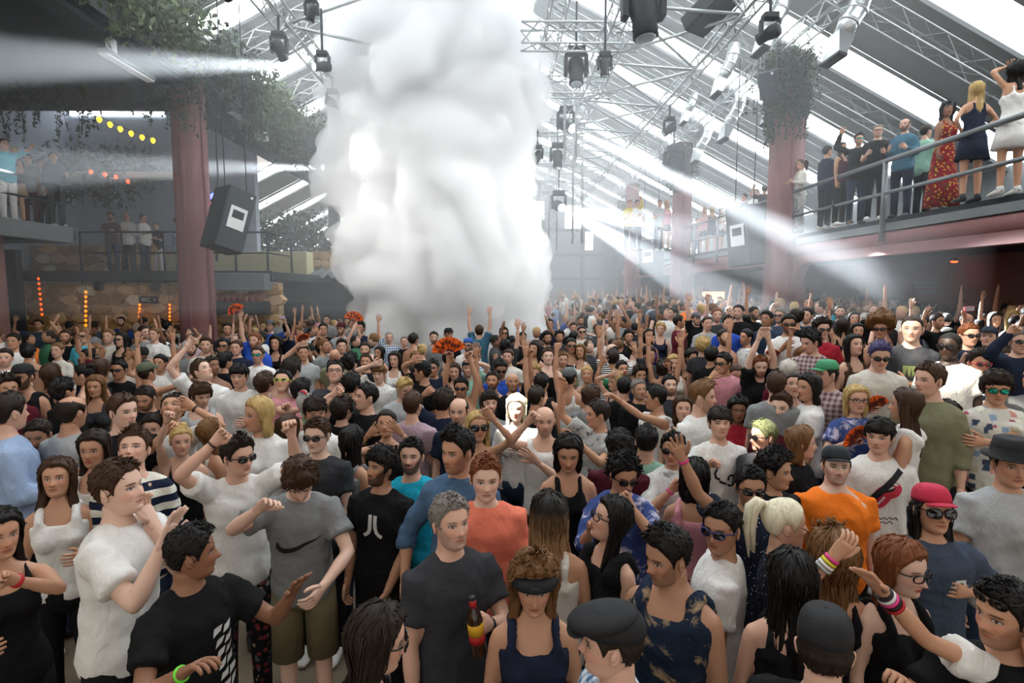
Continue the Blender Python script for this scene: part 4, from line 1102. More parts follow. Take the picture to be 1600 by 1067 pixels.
# ------------------------------------------------------------------ hair (head-local meshes, shared)
def hairline(a, front=.072, nape=-.062, side=.012):
    """lowest z of the scalp for azimuth a (0 = front), degrees"""
    return np.interp(a, [0, 25, 45, 60, 68, 76, 84, 100, 112, 135, 180], [front, front + .002, front - .012, .038, .022, side - .03, side + .006, side + .016, side - .03, nape + .012, nape])
def hair_mesh(style, q=0, seed=0, hat=False):
    g = G(); nu, nv = ((72, 26), (48, 18), (30, 12))[q]
    th = np.linspace(-PI, PI, nu, endpoint=False); A = np.degrees(np.abs(th)); r = np.random.default_rng(seed + 5)
    kw = {}; thick = .013; nz = .25; freq = 60; top = .006; swoop = 0; length = 0; ring = False; vol = None
    if style == 'buzz': thick, nz, top = .004, .1, 0
    elif style == 'short': thick, nz, top = .011, .35, .010
    elif style == 'crop': thick, nz, top = .008, .3, .016; freq = 80
    elif style == 'quiff': thick, nz, top, swoop = .010, .35, .018, .020
    elif style == 'mop': thick, nz, top, swoop = .024, .55, .010, .012; kw = dict(front=.045, nape=-.085, side=-.012); freq = 42
    elif style == 'curly': thick, nz, top = .026, .8, .012; freq = 95; kw = dict(nape=-.075)
    elif style == 'afro': thick, nz, top = .085, .28, .03; freq = 60; kw = dict(nape=-.05, front=.06)
    elif style == 'fringe': thick, nz, top, swoop = .018, .4, .010, 0; kw = dict(front=.034, nape=-.07); freq = 50
    elif style == 'balding': thick, nz, top, ring = .008, .25, 0, True
    elif style in ('bun', 'ponytail', 'updo'): thick, nz, top = .009, .2, .004; freq = 45
    elif style in ('long', 'wavy', 'bob', 'shoulder', 'curlylong'):
        thick, nz, top = .016, .35, .006; length = {'long': .34, 'wavy': .26, 'bob': .05, 'shoulder': .15, 'curlylong': .20}[style]; freq = 46
        if style == 'curlylong': thick, nz, freq = .028, .6, 70
    zh = hairline(A, **kw); crown = .1148
    hz = lambda z: np.arccos(np.clip(z / .1155, -1, 1))
    ph0 = 0.02; ph1 = hz(zh); s = np.linspace(0, 1, nv)
    PH = ph0 + (ph1 - ph0)[None, :] * s[:, None]; TH = np.repeat(th[None, :], nv, 0); Z = .1155 * np.cos(PH)
    P = head_base(TH.ravel(), Z.ravel()); 
    cen = np.array([0, .008, 0]); D = P - cen; D /= np.linalg.norm(D, axis=1)[:, None]
    sf = np.repeat(s[:, None], nu, 1).ravel(); aa = np.degrees(np.abs(TH.ravel()))
    edge = sstep(1.0, .86, sf) if length == 0 else np.where(aa < 62, sstep(1.0, .86, sf), 1.0)
    t = thick * (edge * .85 + .15)
    t = t + top * np.clip(P[:, 2] / .115, 0, 1) ** 2
    if swoop: t = t + swoop * gau(aa, 48) * gau(P[:, 2] - .085, .035) * sstep(.99, .8, sf)
    if ring: t = np.where((P[:, 2] > .050 + .038 * sstep(70, 110, aa)) | ((aa < 62)), -.004, t)
    pw = wob(np.stack([P[:, 0] * 1, P[:, 1] * .55, P[:, 2] * .45], -1), freq * 1.6, seed); pw2 = wob(P, freq * 3.2, seed + 3)
    t = t * (1 + nz * (pw * .7 + pw2 * .3)) if not ring else t
    if hat: t = np.where(P[:, 2] > .02, np.minimum(t, .004), t)
    if style == 'afro': t = t * (.75 + .25 * np.clip(P[:, 2] / .1 + .8, 0, 1))
    P1 = P + D * np.maximum(t, -.004)[:, None]
    if length == 0:
        Rg = P1.reshape(nv, nu, 3)
        rim = (P - D * .006).reshape(nv, nu, 3)[-1:]
        g.rings(np.concatenate([Rg, rim]), cap0=True, cap1=False)
    else:
        Rg = P1.reshape(nv, nu, 3); last = Rg[-1]; m = 9; rows = []
        L = length * sstep(60, 84, A) * (1 - .12 * np.abs(wob(np.stack([th, th * 0, th * 0], -1), 9, seed))) ; L = np.where(A < 61, 0, L)
        base = last.copy()
        drop_to = -.115 - length
        for i in range(1, m + 1):
            f = i / m; zz = base[:, 2] + (drop_to - base[:, 2]) * f * (L / length)
            out = base.copy(); k = f * (L > 0)
            wx = np.interp(zz, [-.5, -.25, -.12, 0.05], [.125, .115, .092, .088]); 
            tx = np.sin(th) * wx; ty = np.where(np.cos(th) > 0, -np.cos(th) * .055, -np.cos(th) * np.interp(zz, [-.5, -.25, -.12, 0], [.105, .100, .085, .1]))
            b = sstep(0, .45, k)
            out[:, 0] = base[:, 0] * (1 - b) + tx * b; out[:, 1] = base[:, 1] * (1 - b) + (ty + .004) * b; out[:, 2] = zz
            wv = wob(np.stack([th * .35, th * 0, zz * (1.5 if style in ('wavy', 'curlylong') else .25)], -1), 20, seed) * (.014 if style == 'curlylong' else .007) * (L > 0)
            wv += wob(np.stack([th * .9, zz * .1, th * 0], -1), 22, seed + 2) * .004 * (L > 0)
            taper = 1 - .25 * sstep(.8, 1, f) * (L > 0)
            out[:, 0] = (out[:, 0] + np.sin(th) * wv) * taper; out[:, 1] = (out[:, 1] - np.cos(th) * wv) * (taper if taper is not None else 1)
            rows.append(out)
        inner = []
        for rr in rows[::-1]:
            q_ = rr.copy(); q_[:, 0] *= .80; q_[:, 1] = (q_[:, 1]) * .80 + .002; inner.append(q_)
        end = last.copy(); end[:, :2] *= .8; inner.append(end)
        g.rings(np.concatenate([Rg, np.array(rows), np.array(inner)]), cap0=True, cap1=False)
    if q < 2 and style not in ('buzz', 'balding', 'bun', 'ponytail'):
        Rg0 = P1.reshape(nv, nu, 3); D0 = D.reshape(nv, nu, 3); nt = (260, 80)[q] if length == 0 else (110, 40)[q]; lb = {'mop': .038, 'curly': .022, 'afro': .03, 'curlylong': .05, 'fringe': .035}.get(style, .02)
        for i in range(nt):
            j = r.integers(0, nu)
            if length and A[j] > 61:
                i0 = r.integers(2, nv - 4) if not hat else nv - 3; path = [Rg0[a, j] for a in range(i0, nv, 5)] + [rw[j] for rw in rows[:r.integers(4, 10):2]]
                path = np.array(path) + D0[i0, j] * .002 + r.normal(0, .0035, (len(path), 3)); g.tube(path, np.linspace(.0055, .002, len(path)), 4); continue
            i0 = r.integers(1, max(2, nv - 2)); p0 = Rg0[i0, j]
            if hat and p0[2] > .0: continue
            p0 = p0; dd = D0[i0, j]; fl = nrm(Rg0[min(nv - 1, i0 + 2), j] - Rg0[max(0, i0 - 1), j] + 1e-6)
            if style in ('curly', 'afro', 'curlylong'): fl = nrm(r.normal(0, 1, 3)); fl = nrm(fl + dd * .8); p1 = p0 + fl * lb * .5 + dd * .006; p2 = p1 + nrm(np.cross(fl, dd) + dd * .3) * lb * .5
            else:
                if A[j] < 50 and p0[2] > .06 and style in ('quiff', 'crop', 'short'): fl = nrm(np.array([r.normal(0, .5), -.5, .6 if style == 'quiff' else .25]))
                sw = nrm(np.cross(dd, fl)) * r.normal(0, .4); p1 = p0 + (fl + sw) * lb * .5 + dd * .002; p2 = p0 + (fl + sw * 1.6) * lb + dd * r.uniform(-.004, .003)
            g.tube([p0 - dd * .005, p1, p2], [.0052, .0042, .0008], 4)
    if style == 'bun': g.ell((0, .09, .075), (.04, .038, .036), None, 14, 9)
    if style == 'updo':
        for i in range(7):
            a = r.uniform(0, 6.28); g.ell((.03 * math.cos(a), .07 + .02 * math.sin(a), .085 + r.uniform(-.02, .03)), (.03, .026, .028), None, 10, 7)
    if style == 'ponytail':
        g.ell((0, .085, .085), (.024, .02, .024), None, 12, 8)
        for i in range(7):
            ox, oy = r.uniform(-.02, .02), r.uniform(-.012, .012)
            g.tube([(ox * .3, .085, .092), (ox, .125 + oy, .105), (ox * 1.4, .155 + oy, .07), (ox * 1.6, .165 + oy, -.02), (ox * 1.8, .15 + oy, -.13 - r.uniform(0, .05))], [.012, .02, .022, .019, .004], 8)
    return g.mesh('hair', uv=False)

# ------------------------------------------------------------------ headwear and glasses (head-local)
def dome(g, z0, k=1.07, top=.128, n=28, m=8, tilt=0, squash=1.0):
    Rg = []
    for i in range(m):
        f = i / (m - 1); z = z0 + (top - z0) * math.sin(f * PI / 2); sc = k * math.cos(f * PI / 2 * .97) ** .55
        th = np.linspace(-PI, PI, n, endpoint=False); P = head_base(th, np.full(n, min(z0 + .01, .05)))
        P[:, 0] *= sc; P[:, 1] *= sc; P[:, 2] = z; Rg.append(P)
    g.rings(Rg)
def cap_mesh(kind, q=0):
    g = G()
    if kind in ('cap', 'cap_back'):
        dome(g, .052, 1.10, .138); s = 1 if kind == 'cap' else -1; n = 16; rows = []
        for k in range(5):
            f = k / 4; a = np.linspace(-1.05, 1.05, n); rad = .085 + .075 * f
            x = np.sin(a) * (.078 + .004 * f); y = -(.050 + .045 * np.cos(a)) - .070 * f * np.cos(a * 1.35) ** 1; z = .061 - .004 * f - .016 * (x / .08) ** 2
            rows.append(np.stack([x, y * s, z], -1))
        R1 = np.array(rows); R2 = R1[::-1] - (0, 0, .006)
        P = np.concatenate([R1, R2, R1[:1]]); g.rings(P, closed=False, cap0=False, cap1=False)
        g.ell((0, 0, .136), (.008, .008, .005), None, 8, 4)
    elif kind == 'flat_cap':
        dome(g, .045, 1.16, .122); g.ell((0, -.03, .085), (.098, .120, .036), rotm('x', .22), 24, 10)
        g.ell((0, -.105, .046), (.07, .045, .008), rotm('x', .25), 18, 6)
    elif kind == 'fedora':
        n = 28; t = np.arange(n) * 2 * PI / n
        def ring(z, w, d): return np.stack([w * np.cos(t), .005 + d * np.sin(t), np.full(n, z)], -1)
        g.rings([ring(.040, .090, .108), ring(.044, .128, .150), ring(.050, .130, .152), ring(.052, .092, .108), ring(.10, .088, .104), ring(.142, .078, .094), ring(.150, .060, .075), ring(.144, .02, .03)])
    elif kind == 'beanie': dome(g, .030, 1.12, .142); 
    elif kind == 'headband':
        n = 28; th = np.linspace(-PI, PI, n, endpoint=False); g.rings([head_base(th, np.full(n, z)) * (k, k, 1) for z, k in ((.030, 1.10), (.032, 1.36), (.050, 1.42), (.070, 1.42), (.072, 1.1))])
        g.ell((.0, -.124, .052), (.03, .014, .016), None, 12, 6)
    return g.mesh('hat', uv=False)
def glasses_mesh(kind='shades', lens=False):
    g = G(); z0 = .003; y0 = -.102
    w, h = ((.025, .017) if kind != 'big' else (.030, .024))
    for s in (-1, 1):
        n = 18; t = np.arange(n) * 2 * PI / n; e = .75
        cx = s * (w + .009); X = np.sign(np.cos(t)) * np.abs(np.cos(t)) ** e * w + cx; Zz = np.sign(np.sin(t)) * np.abs(np.sin(t)) ** e * h + z0
        Y = y0 + .9 * (np.abs(X) - .01) ** 2 * 6
        if lens: g.rings([np.stack([cx + (X - cx) * k, Y + dy, z0 + (Zz - z0) * k], -1) for k, dy in ((.2, -.0035), (.7, -.003), (.98, -.0005))], cap1=False)
        else:
            g.rings([np.stack([cx + (X - cx) * k, Y + dy, z0 + (Zz - z0) * k], -1) for k, dy in ((.93, -.002), (1.13, -.002), (1.13, .003), (.93, .003), (.93, -.002))], cap0=False, cap1=False)
            g.tube([(s * (2 * w + .010), y0 + .02, z0 + h * .5), (s * .0775, y0 + .045, z0 + h * .45), (s * .081, -.0, z0 + h * .35), (s * .080, .02, z0)], [.0032] * 4, 5)
    if not lens: g.tube([(-.010, y0 - .001, z0 + .006), (0, y0 - .004, z0 + .008), (.010, y0 - .001, z0 + .006)], [.0028] * 3, 6)
    return g.mesh('lens' if lens else 'sunglasses', uv=False)

# ------------------------------------------------------------------ materials for people
SKIN = {'pale': '#d6b09c', 'fair': '#cba08a', 'tan': '#b98a6e', 'olive': '#aa7e63', 'brown': '#8a6049', 'dark': '#5e4030', 'black': '#3a2a22'}
HAIRC = {'black': '#120e0c', 'dark': '#21170f', 'brown': '#3b2617', 'light': '#6a4a2c', 'blonde': '#b0945f', 'platinum': '#d9ceb4', 'ginger': '#6e3e22', 'grey': '#77706a', 'white': '#b9b3aa', 'red': '#6e2b16', 'green': '#6f7550', 'purple': '#403c62', 'ombre': '#5a3a20'}
def skin_mat(tone, beard=0, brow='dark', lips=0, makeup=False):
    key = 'skin_%s_%s_%s_%s' % (tone, beard, brow, lips)
    if key in MATS: return MATS[key]
    m = bpy.data.materials.new(key); MATS[key] = m; t = NT(m); c = rgb(SKIN[tone]); hc = rgb(HAIRC[brow])
    b = t.b; b.inputs['Roughness'].default_value = .48; b.inputs['Specular IOR Level'].default_value = .35
    b.inputs['Subsurface Weight'].default_value = 0.0
    uv = t.node('ShaderNodeUVMap'); uv.uv_map = 'face'; sp = t.node('ShaderNodeSeparateXYZ'); t.link(uv.outputs[0], sp.inputs[0])
    u = t.math('ABSOLUTE', sp.outputs[0]); v = sp.outputs[1]
    def ell(cx, cz, rx, rz, soft=.25):
        a = t.math('POWER', t.math('MULTIPLY', t.math('SUBTRACT', u, cx), 1 / rx), 2.0); d = t.math('POWER', t.math('ABSOLUTE', t.math('MULTIPLY', t.math('SUBTRACT', v, cz), 1 / rz)), 2.0)
        s_ = t.math('ADD', a, d); return t.math('SUBTRACT', 1 + 1 / soft * 1.0, t.math('MULTIPLY', s_, 1 / soft), clamp=True)
    n = t.noise(9, 4, t.coord('Object')); col = t.mix(n.outputs[0], tuple(x * .90 for x in c[:3]) + (1,), tuple(min(1, x * 1.08) for x in c[:3]) + (1,))
    blush = (min(1, c[0] * 1.05), c[1] * .72, c[2] * .68, 1)
    col = t.mix(t.math('MULTIPLY', ell(.040, -.028, .022, .020, .9), .38), col, blush)
    col = t.mix(t.math('MULTIPLY', ell(0, -.030, .013, .016, .8), .32), col, blush)
    if beard:
        nb = t.noise(420, 2, t.coord('Object')); amt = {1: .38, 2: .82}[beard]
        low = t.math('MULTIPLY', t.math('SUBTRACT', -.050, v), 70, clamp=True)
        jaw = t.math('MULTIPLY', t.math('SUBTRACT', t.math('ADD', u, t.math('MULTIPLY', v, -.55)), .062), 90, clamp=True)
        under = t.math('MULTIPLY', t.math('SUBTRACT', .012, v), 60, clamp=True)
        mo = ell(0, -.0475, .027, .0058, .5)
        onhead = t.math('LESS_THAN', v, 1.0); nf = t.math('LESS_THAN', u, .13)
        msk = t.math('MAXIMUM', t.math('MAXIMUM', low, t.math('MULTIPLY', jaw, under)), mo)
        cut = t.math('SUBTRACT', 1, ell(0, -.061, .022, .008, .4))
        msk = t.math('MULTIPLY', t.math('MULTIPLY', msk, cut), t.math('MULTIPLY', onhead, nf))
        msk = t.math('MULTIPLY', msk, t.math('MULTIPLY_ADD', nb.outputs[0], .7, amt - .35), clamp=True)
        col = t.mix(msk, col, hc)
    lipc = [(c[0] * .78, c[1] * .48, c[2] * .46, 1), (.50, .05, .06, 1)][lips]
    col = t.mix(t.math('MULTIPLY', ell(0, -.0610, .0235, .0080, .35), .8), col, lipc)
    col = t.mix(t.math('MULTIPLY', ell(0, -.0608, .0215, .0013, .6), .85), col, (.05, .015, .012, 1))
    col = t.mix(t.math('MULTIPLY', ell(.0065, -.0415, .0038, .0022, .5), .85), col, (.06, .02, .015, 1))
    col = t.mix(t.math('MULTIPLY', ell(.031, .0085, .019, .0085, .6), .30), col, tuple(x * .45 for x in c[:3]) + (1,))
    col = t.mix(t.math('MULTIPLY', ell(.0315, .0030, .0165, .0072, .25), .82), col, (.035, .02, .014, 1))
    col = t.mix(t.math('MULTIPLY', ell(.0310, .0010, .0132, .0043, .22), .9), col, (.44, .40, .38, 1))
    col = t.mix(ell(.0310, .0014, .0052, .0047, .25), col, (.06, .035, .02, 1))
    col = t.mix(t.math('MULTIPLY', ell(.0325, .0215, .0175, .0042, .45), .8), col, hc)
    t.link(col, b.inputs['Base Color'])
    return m
def hair_mat(c):
    key = 'hair_' + c
    if key in MATS: return MATS[key]
    m = bpy.data.materials.new(key); MATS[key] = m; t = NT(m); base = rgb(HAIRC[c]); b = t.b
    b.inputs['Roughness'].default_value = .55; b.inputs['Specular IOR Level'].default_value = .22
    n = t.noise(70, 4, t.coord('Object', (1, 1, .16))); n2 = t.noise(14, 2, t.coord('Object'))
    col = t.mix(n.outputs[0], tuple(x * .45 for x in base[:3]) + (1,), tuple(min(1, x * 1.5) for x in base[:3]) + (1,))
    if c == 'ombre':
        sp = t.node('ShaderNodeSeparateXYZ'); t.link(t.coord('Object'), sp.inputs[0])
        col = t.mix(t.math('MULTIPLY', t.math('ADD', sp.outputs[2], .10), 6, clamp=True), t.mix(n.outputs[0], (.12, .06, .03, 1), (.45, .26, .13, 1)), (.012, .009, .007, 1))
    t.link(col, b.inputs['Base Color']); t.bump(n.outputs[0], .7, .004)
    return m
def cloth(name, col, kind='plain', col2=None, rough=.85, scale=1.0):
    key = 'cloth_' + name
    if key in MATS: return MATS[key]
    m = bpy.data.materials.new(key); MATS[key] = m; t = NT(m); c = rgb(col); c2 = rgb(col2) if col2 else (1, 1, 1, 1)
    t.b.inputs['Roughness'].default_value = rough; t.b.inputs['Specular IOR Level'].default_value = .15
    ob = t.coord('Object'); n = t.noise(14, 4, ob)
    out = t.mix(n.outputs[0], tuple(x * .88 for x in c[:3]) + (1,), tuple(min(1, x * 1.1) for x in c[:3]) + (1,))
    sp = t.node('ShaderNodeSeparateXYZ'); t.link(ob, sp.inputs[0])
    def stripes(sock, f, duty=.5, sharp=12, ph=0):
        return t.math('MULTIPLY_ADD', t.math('SINE', t.math('MULTIPLY_ADD', sock, f * 2 * PI, ph)), sharp, sharp * (duty * 2 - 1) + .5, clamp=True)
    if kind == 'stripe': out = t.mix(stripes(sp.outputs[2], 11 * scale), out, c2)
    elif kind == 'thin': out = t.mix(stripes(sp.outputs[2], 34 * scale), out, c2)
    elif kind == 'plaid':
        a = t.math('MULTIPLY', stripes(sp.outputs[2], 22 * scale), .5); d = t.math('MULTIPLY', stripes(sp.outputs[0], 22 * scale), .5); out = t.mix(t.math('ADD', a, d), out, c2)
    elif kind == 'dots':
        v = t.node('ShaderNodeTexVoronoi'); v.inputs['Scale'].default_value = 46 * scale; t.link(ob, v.inputs[0]); out = t.mix(t.math('MULTIPLY', t.math('SUBTRACT', .20, v.outputs[0]), 18, clamp=True), out, c2)
    elif kind in ('floral', 'collage'):
        v = t.node('ShaderNodeTexVoronoi'); v.inputs['Scale'].default_value = (24 if kind == 'floral' else 15) * scale
        if kind == 'collage': v.distance = 'CHEBYCHEV'
        t.link(ob, v.inputs[0]); hsv = t.node('ShaderNodeSeparateColor'); t.link(v.outputs['Color'], hsv.inputs[0])
        cols = col2 if isinstance(col2, (list, tuple)) and isinstance(col2[0], str) else ['#c8a23a', '#a8282c', '#2d5a3c']
        rp = t.ramp(hsv.outputs[0], [(i / len(cols), x) for i, x in enumerate(cols)]); 
        for n_ in t.n:
            if n_.type == 'VALTORGB': n_.color_ramp.interpolation = 'CONSTANT'
        out = t.mix(t.math('MULTIPLY', t.math('SUBTRACT', .42 if kind == 'floral' else .36, v.outputs[0]), 14, clamp=True), out, rp)
    elif kind == 'smudge':
        n3 = t.noise(11 * scale, 5, ob, .65, .6); out = t.mix(t.math('MULTIPLY', t.math('SUBTRACT', n3.outputs[0], .53), 10, clamp=True), out, c2)
    elif kind == 'denim':
        n3 = t.noise(180, 2, ob); out = t.mix(t.math('MULTIPLY', n3.outputs[0], .35), out, c2)
    t.link(out, t.b.inputs['Base Color'])
    nb = t.noise(300, 1, ob); w = t.noise(16, 5, t.coord('Object', (1, 1, .55)), .55, .4); t.bump(t.math('ADD', t.math('MULTIPLY', w.outputs[0], 1.0), t.math('MULTIPLY', nb.outputs[0], .05)), .6, .03)
    return m
CL = {}
for nm, col in (('white', '#dcdad6'), ('offwhite', '#c9c4ba'), ('black', '#131315'), ('charcoal', '#35363a'), ('grey', '#7d7f80'), ('lightgrey', '#a3a5a6'), ('navy', '#1c2336'), ('blue', '#2c4a8c'), ('royal', '#2a4fae'), ('lightblue', '#93a6c4'), ('cyan', '#1fa0bd'),
                ('aqua', '#55b8cc'), ('red', '#9c2230'), ('coral', '#dc7760'), ('orange', '#f07c26'), ('maroon', '#5c1c2a'), ('pink', '#c98a94'), ('mauve', '#a58d97'), ('olive', '#75745a'), ('khaki', '#6a6048'), ('tan', '#a58c6a'), ('green', '#2f6a48'), ('teal', '#3b6478'), ('slate', '#3c4656'), ('brown', '#4a3628'), ('mint', '#8fb8a4'), ('yellow', '#c9b13a'), ('purple', '#54407a'), ('wine', '#4a1822')):
    CL[nm] = (col, 'plain', None)
CL.update({'navystripe': ('#1a2238', 'stripe', '#d8d5c8'), 'bwstripe': ('#e0e0dc', 'thin', '#141416'), 'denim': ('#34506e', 'denim', '#7d95ad'), 'darkdenim': ('#1d2a3c', 'denim', '#42546c'), 'plaid': ('#c6ccd2', 'plaid', '#44658a'), 'pinkplaid': ('#b8a8a8', 'plaid', '#6c4c50'),
           'dots': ('#171c2b', 'dots', '#aeb4bf'), 'floral': ('#141417', 'floral', ['#5c2c30', '#8a7d6a', '#4a5560', '#7c3038']), 'sundress': ('#7c1822', 'floral', ['#c9a23a', '#a81c28', '#c9a23a', '#31502f']), 'collage': ('#c9c6bd', 'collage', ['#8aa0b8', '#c98f86', '#d8d3c2', '#3d4a60', '#b8b29a', '#96485a']),
           'renaissance': ('#1a2638', 'smudge', '#9a8468'), 'smoketee': ('#a8a8a6', 'smudge', '#4c4c50'), 'whiteprint': ('#d8d8d6', 'smudge', '#8a8a8e'), 'bluepat': ('#3c4f86', 'smudge', '#c2bcd0')})
def shirt_mat(k): c = CL[k]; return cloth(k, c[0], c[1], c[2])
M_SHADE = mat('dark_lens', '#08080a', .08, spec=.9, var=0)
M_GREENLENS = mat('green_mirror_lens', '#1f9c84', .12, .6, var=.3, nscale=30)
M_YFRAME = mat('neon_yellow_plastic', '#d6e21e', .4); M_PFRAME = mat('pink_plastic', '#c8284e', .4); M_BFRAME = mat('blue_plastic', '#1c2a6a', .35); M_KFRAME = mat('black_plastic', '#0c0c0d', .3); M_WFRAME = mat('white_plastic', '#d8d8d6', .35)
M_SHOE = mat('shoe_dark', '#1b1b1d', .6); M_SHOEW = mat('shoe_white', '#c8c6c0', .6); M_GOLD = mat('gold_metal', '#b9924a', .3, .9)
FRAMES = {'black': M_KFRAME, 'yellow': M_YFRAME, 'pink': M_PFRAME, 'blue': M_BFRAME, 'white': M_WFRAME}

CACHE = {}
def shared(key, fn):
    if key not in CACHE: CACHE[key] = fn()
    return CACHE[key]
def add_obj(name, me, m, parent, M=None, label=None):
    o = bpy.data.objects.new(name, me); COL.objects.link(o); o.parent = parent
    if not me.materials: me.materials.append(m)
    elif me.materials[0] != m: o.material_slots[0].link = 'OBJECT'; o.material_slots[0].material = m
    if M is not None: o.matrix_local = Matrix([list(r_) for r_ in M])
    if label: o['label'] = label
    return o
HATC = {'black': '#141416', 'green': '#3f8a62', 'red': '#b0223e', 'darkblue': '#20283a', 'white': '#d4d2cc', 'maroon': '#4c1420', 'camo': '#4c5440', 'grey': '#55585a', 'blue': '#2e58a8', 'tealblack': '#1c2226'}
def hatted(P): return bool(P.get('hat')) and not P['hat'].startswith('headband')
def variant(key, S, q):
    """queue body and shirt remesh for a pose; returns the record that later holds the meshes"""
    if key in CACHE: return CACHE[key]
    J = rig(S); vx = (.0155, .023, .029)[q]
    rec = {'S': S, 'J': J, 'q': q, 'b': body_job(S, J, vx), 's': shirt_job(S, J, (.0165, .023, .029)[q]), 'key': key}
    CACHE[key] = rec; return rec
def finish_variant(rec, seed):
    if 'body' in rec: return
    rec['body'] = finish_body(rec['S'], rec['J'], rec['b'], rec['q'], seed)
    rec['shirt'] = finish_shirt(rec['S'], rec['s'], seed=seed) if rec['s'] else None
def spawn(P, rec):
    """link one person: Empty at the feet + body, hair, shirt, trousers and extras"""
    root = empty('person', P['loc'], P.get('label'), 'person', P.get('group'), rz=R(P['yaw']))
    s = P['scale']; root.scale = (s, s, s); H = rec['J']['H']; q = rec['q']; fem = rec['J']['fem']; hs = seedof(P)
    brow = P.get('brow', P['hairc'] if P['hairc'] in ('black', 'dark', 'brown', 'light', 'ginger', 'grey') else ('light' if P['hairc'] in ('blonde', 'platinum') else 'dark'))
    body = add_obj('body', rec['body'], skin_mat(P['skin'], P.get('beard', 0), brow, P.get('lips', 0)), root)
    P['root'] = root; P['bodyobj'] = body; P['rec'] = rec
    st = P.get('hair', 'short')
    if st not in ('bald', None):
        add_obj('hair', shared(('hair', st, q, hs % 3, hatted(P)), lambda: hair_mesh(st, q, (hs % 3) * 11, hatted(P))), hair_mat(P['hairc']), root, H)
    if rec['shirt'] is not None:
        P['shirtobj'] = add_obj('shirt' if rec['S'].get('sleeve') not in ('dress',) else 'dress', rec['shirt'], shirt_mat(P['shirt']), root)
    lw = P.get('lower', 'trousers'); lc = P.get('lowerc', 'black' if hs % 3 else 'darkdenim')
    if rec['S'].get('sleeve') != 'dress' or lw != 'trousers':
        add_obj(lw, shared(('low', lw, fem), lambda: lower_mesh(lw, fem)), shirt_mat(lc), root)
    if P.get('shoes', q < 2 or P.get('gallery')):
        for sx in (-1, 1): add_obj('shoe', shared('shoe', shoe_mesh), M_SHOE if hs % 2 else M_SHOEW, root, np.array([[1, 0, 0, sx * .104], [0, 1, 0, 0], [0, 0, 1, 0], [0, 0, 0, 1.]]))
    gl = P.get('glasses')
    if gl:
        kind, fr = (gl.split('-') + ['black'])[:2]
        Mg = H if not P.get('glasses_up') else H @ np.array([[1, 0, 0, 0], [0, .95, -.3, .012], [0, .3, .95, .092], [0, 0, 0, 1.]])
        o = add_obj('sunglasses' if kind != 'clear' else 'glasses', shared(('gl', kind == 'big'), lambda: glasses_mesh('big' if kind == 'big' else 'shades')), FRAMES.get(fr, M_KFRAME), root, Mg)
        if kind != 'clear':
            l = add_obj('lens', shared(('ln', kind == 'big'), lambda: glasses_mesh('big' if kind == 'big' else 'shades', True)), M_GREENLENS if kind == 'mirror' else M_SHADE, o)
    ht = P.get('hat')
    if ht:
        kind, c = ht.split('-'); add_obj({'cap': 'baseball_cap', 'cap_back': 'baseball_cap', 'flat_cap': 'flat_cap', 'fedora': 'hat', 'beanie': 'beanie', 'headband': 'headband'}[kind],
                                         shared(('hat', kind), lambda: cap_mesh(kind)), mat('hat_' + c, HATC[c], .8, var=.15, nscale=30, bump=.1), root, H)
    return root
def seedof(P): return int(P.get('seed', abs(hash((round(P['px'] * 7), round(P['py'] * 13)))) if False else int(P['px'] * 7 + P['py'] * 13)))
# ================================================================== CROWD DATA
# P(px, py, head_px, face, torso, label, short, ...)   face/torso: degrees, 0 = towards the stage camera, 90 = picture right
ROWS = []
def P(px, py, hp_, face, torso, label, **k):
    d = dict(px=px, py=py, hpx=hp_, face=face, torso=torso, label=label); d.update(k); ROWS.append(d); return d
def IK(wx, wy, dy, hand='relax', hint=(1, 0, -1), **k): return dict(ik=(wx, wy), dy=dy, hand=hand, hint=hint, **k)
# ---- nearest dancers, front rows
P(704, 817, 88, 34, 32, 'grey-haired man in charcoal t-shirt holding a beer bottle', short='beer man', hp=8, hair='crop', hairc='grey', skin='fair', beard=1, shirt='charcoal', arms=('down', IK(762, 975, -.28, 'grip', (.8, -.3, -1))), bottle=True, bulk=1.02)
P(759, 748, 74, 5, 8, 'ginger man with blank look in coral t-shirt', short='coral-shirt man', hair='crop', hairc='ginger', skin='pale', shirt='coral', arms=('down', 'down'))
P(715, 706, 72, -38, -12, 'dark-haired man in open blue denim shirt', short='denim-shirt man', hair='quiff', hairc='black', skin='tan', beard=1, shirt='denim', sleeve='roll', collar=True, arms=(IK(632, 905, -.1), 'down'))
P(596, 731, 61, -42, -15, 'dark-bearded man looking up in black t-shirt with white letter print', short='letter-print man', hp=12, hair='mop', hairc='black', skin='olive', beard=2, shirt='black', arms=('down', IK(606, 922, -.15)), decal='jl')
P(643, 714, 54, -5, 10, 'bearded man in bright cyan t-shirt looking up', short='cyan-shirt man', hp=10, hair='crop', hairc='black', skin='fair', beard=2, shirt='cyan', arms=('down', 'down'))
P(468, 750, 74, 25, 12, 'head-down curly-haired man in grey t-shirt with black swoosh', short='swoosh man', hp=-38, hair='mop', hairc='brown', skin='pale', shirt='grey', lower='shorts', lowerc='khaki', arms=(IK(405, 795, -.35, 'relax', (1, .1, -.6)), IK(505, 915, -.32, 'relax', (1, -.2, -.6))), decal='swoosh', lean=8)
P(372, 714, 64, 60, 28, 'man in sunglasses and white t-shirt with both fists raised', short='fists-up man', hair='quiff', hairc='dark', skin='fair', shirt='white', glasses='shades', lower='trousers', lowerc='floral', arms=(IK(336, 688, -.12, 'fist', (1, .3, -.3)), IK(452, 672, -.15, 'fist', (1, .2, -.5))))
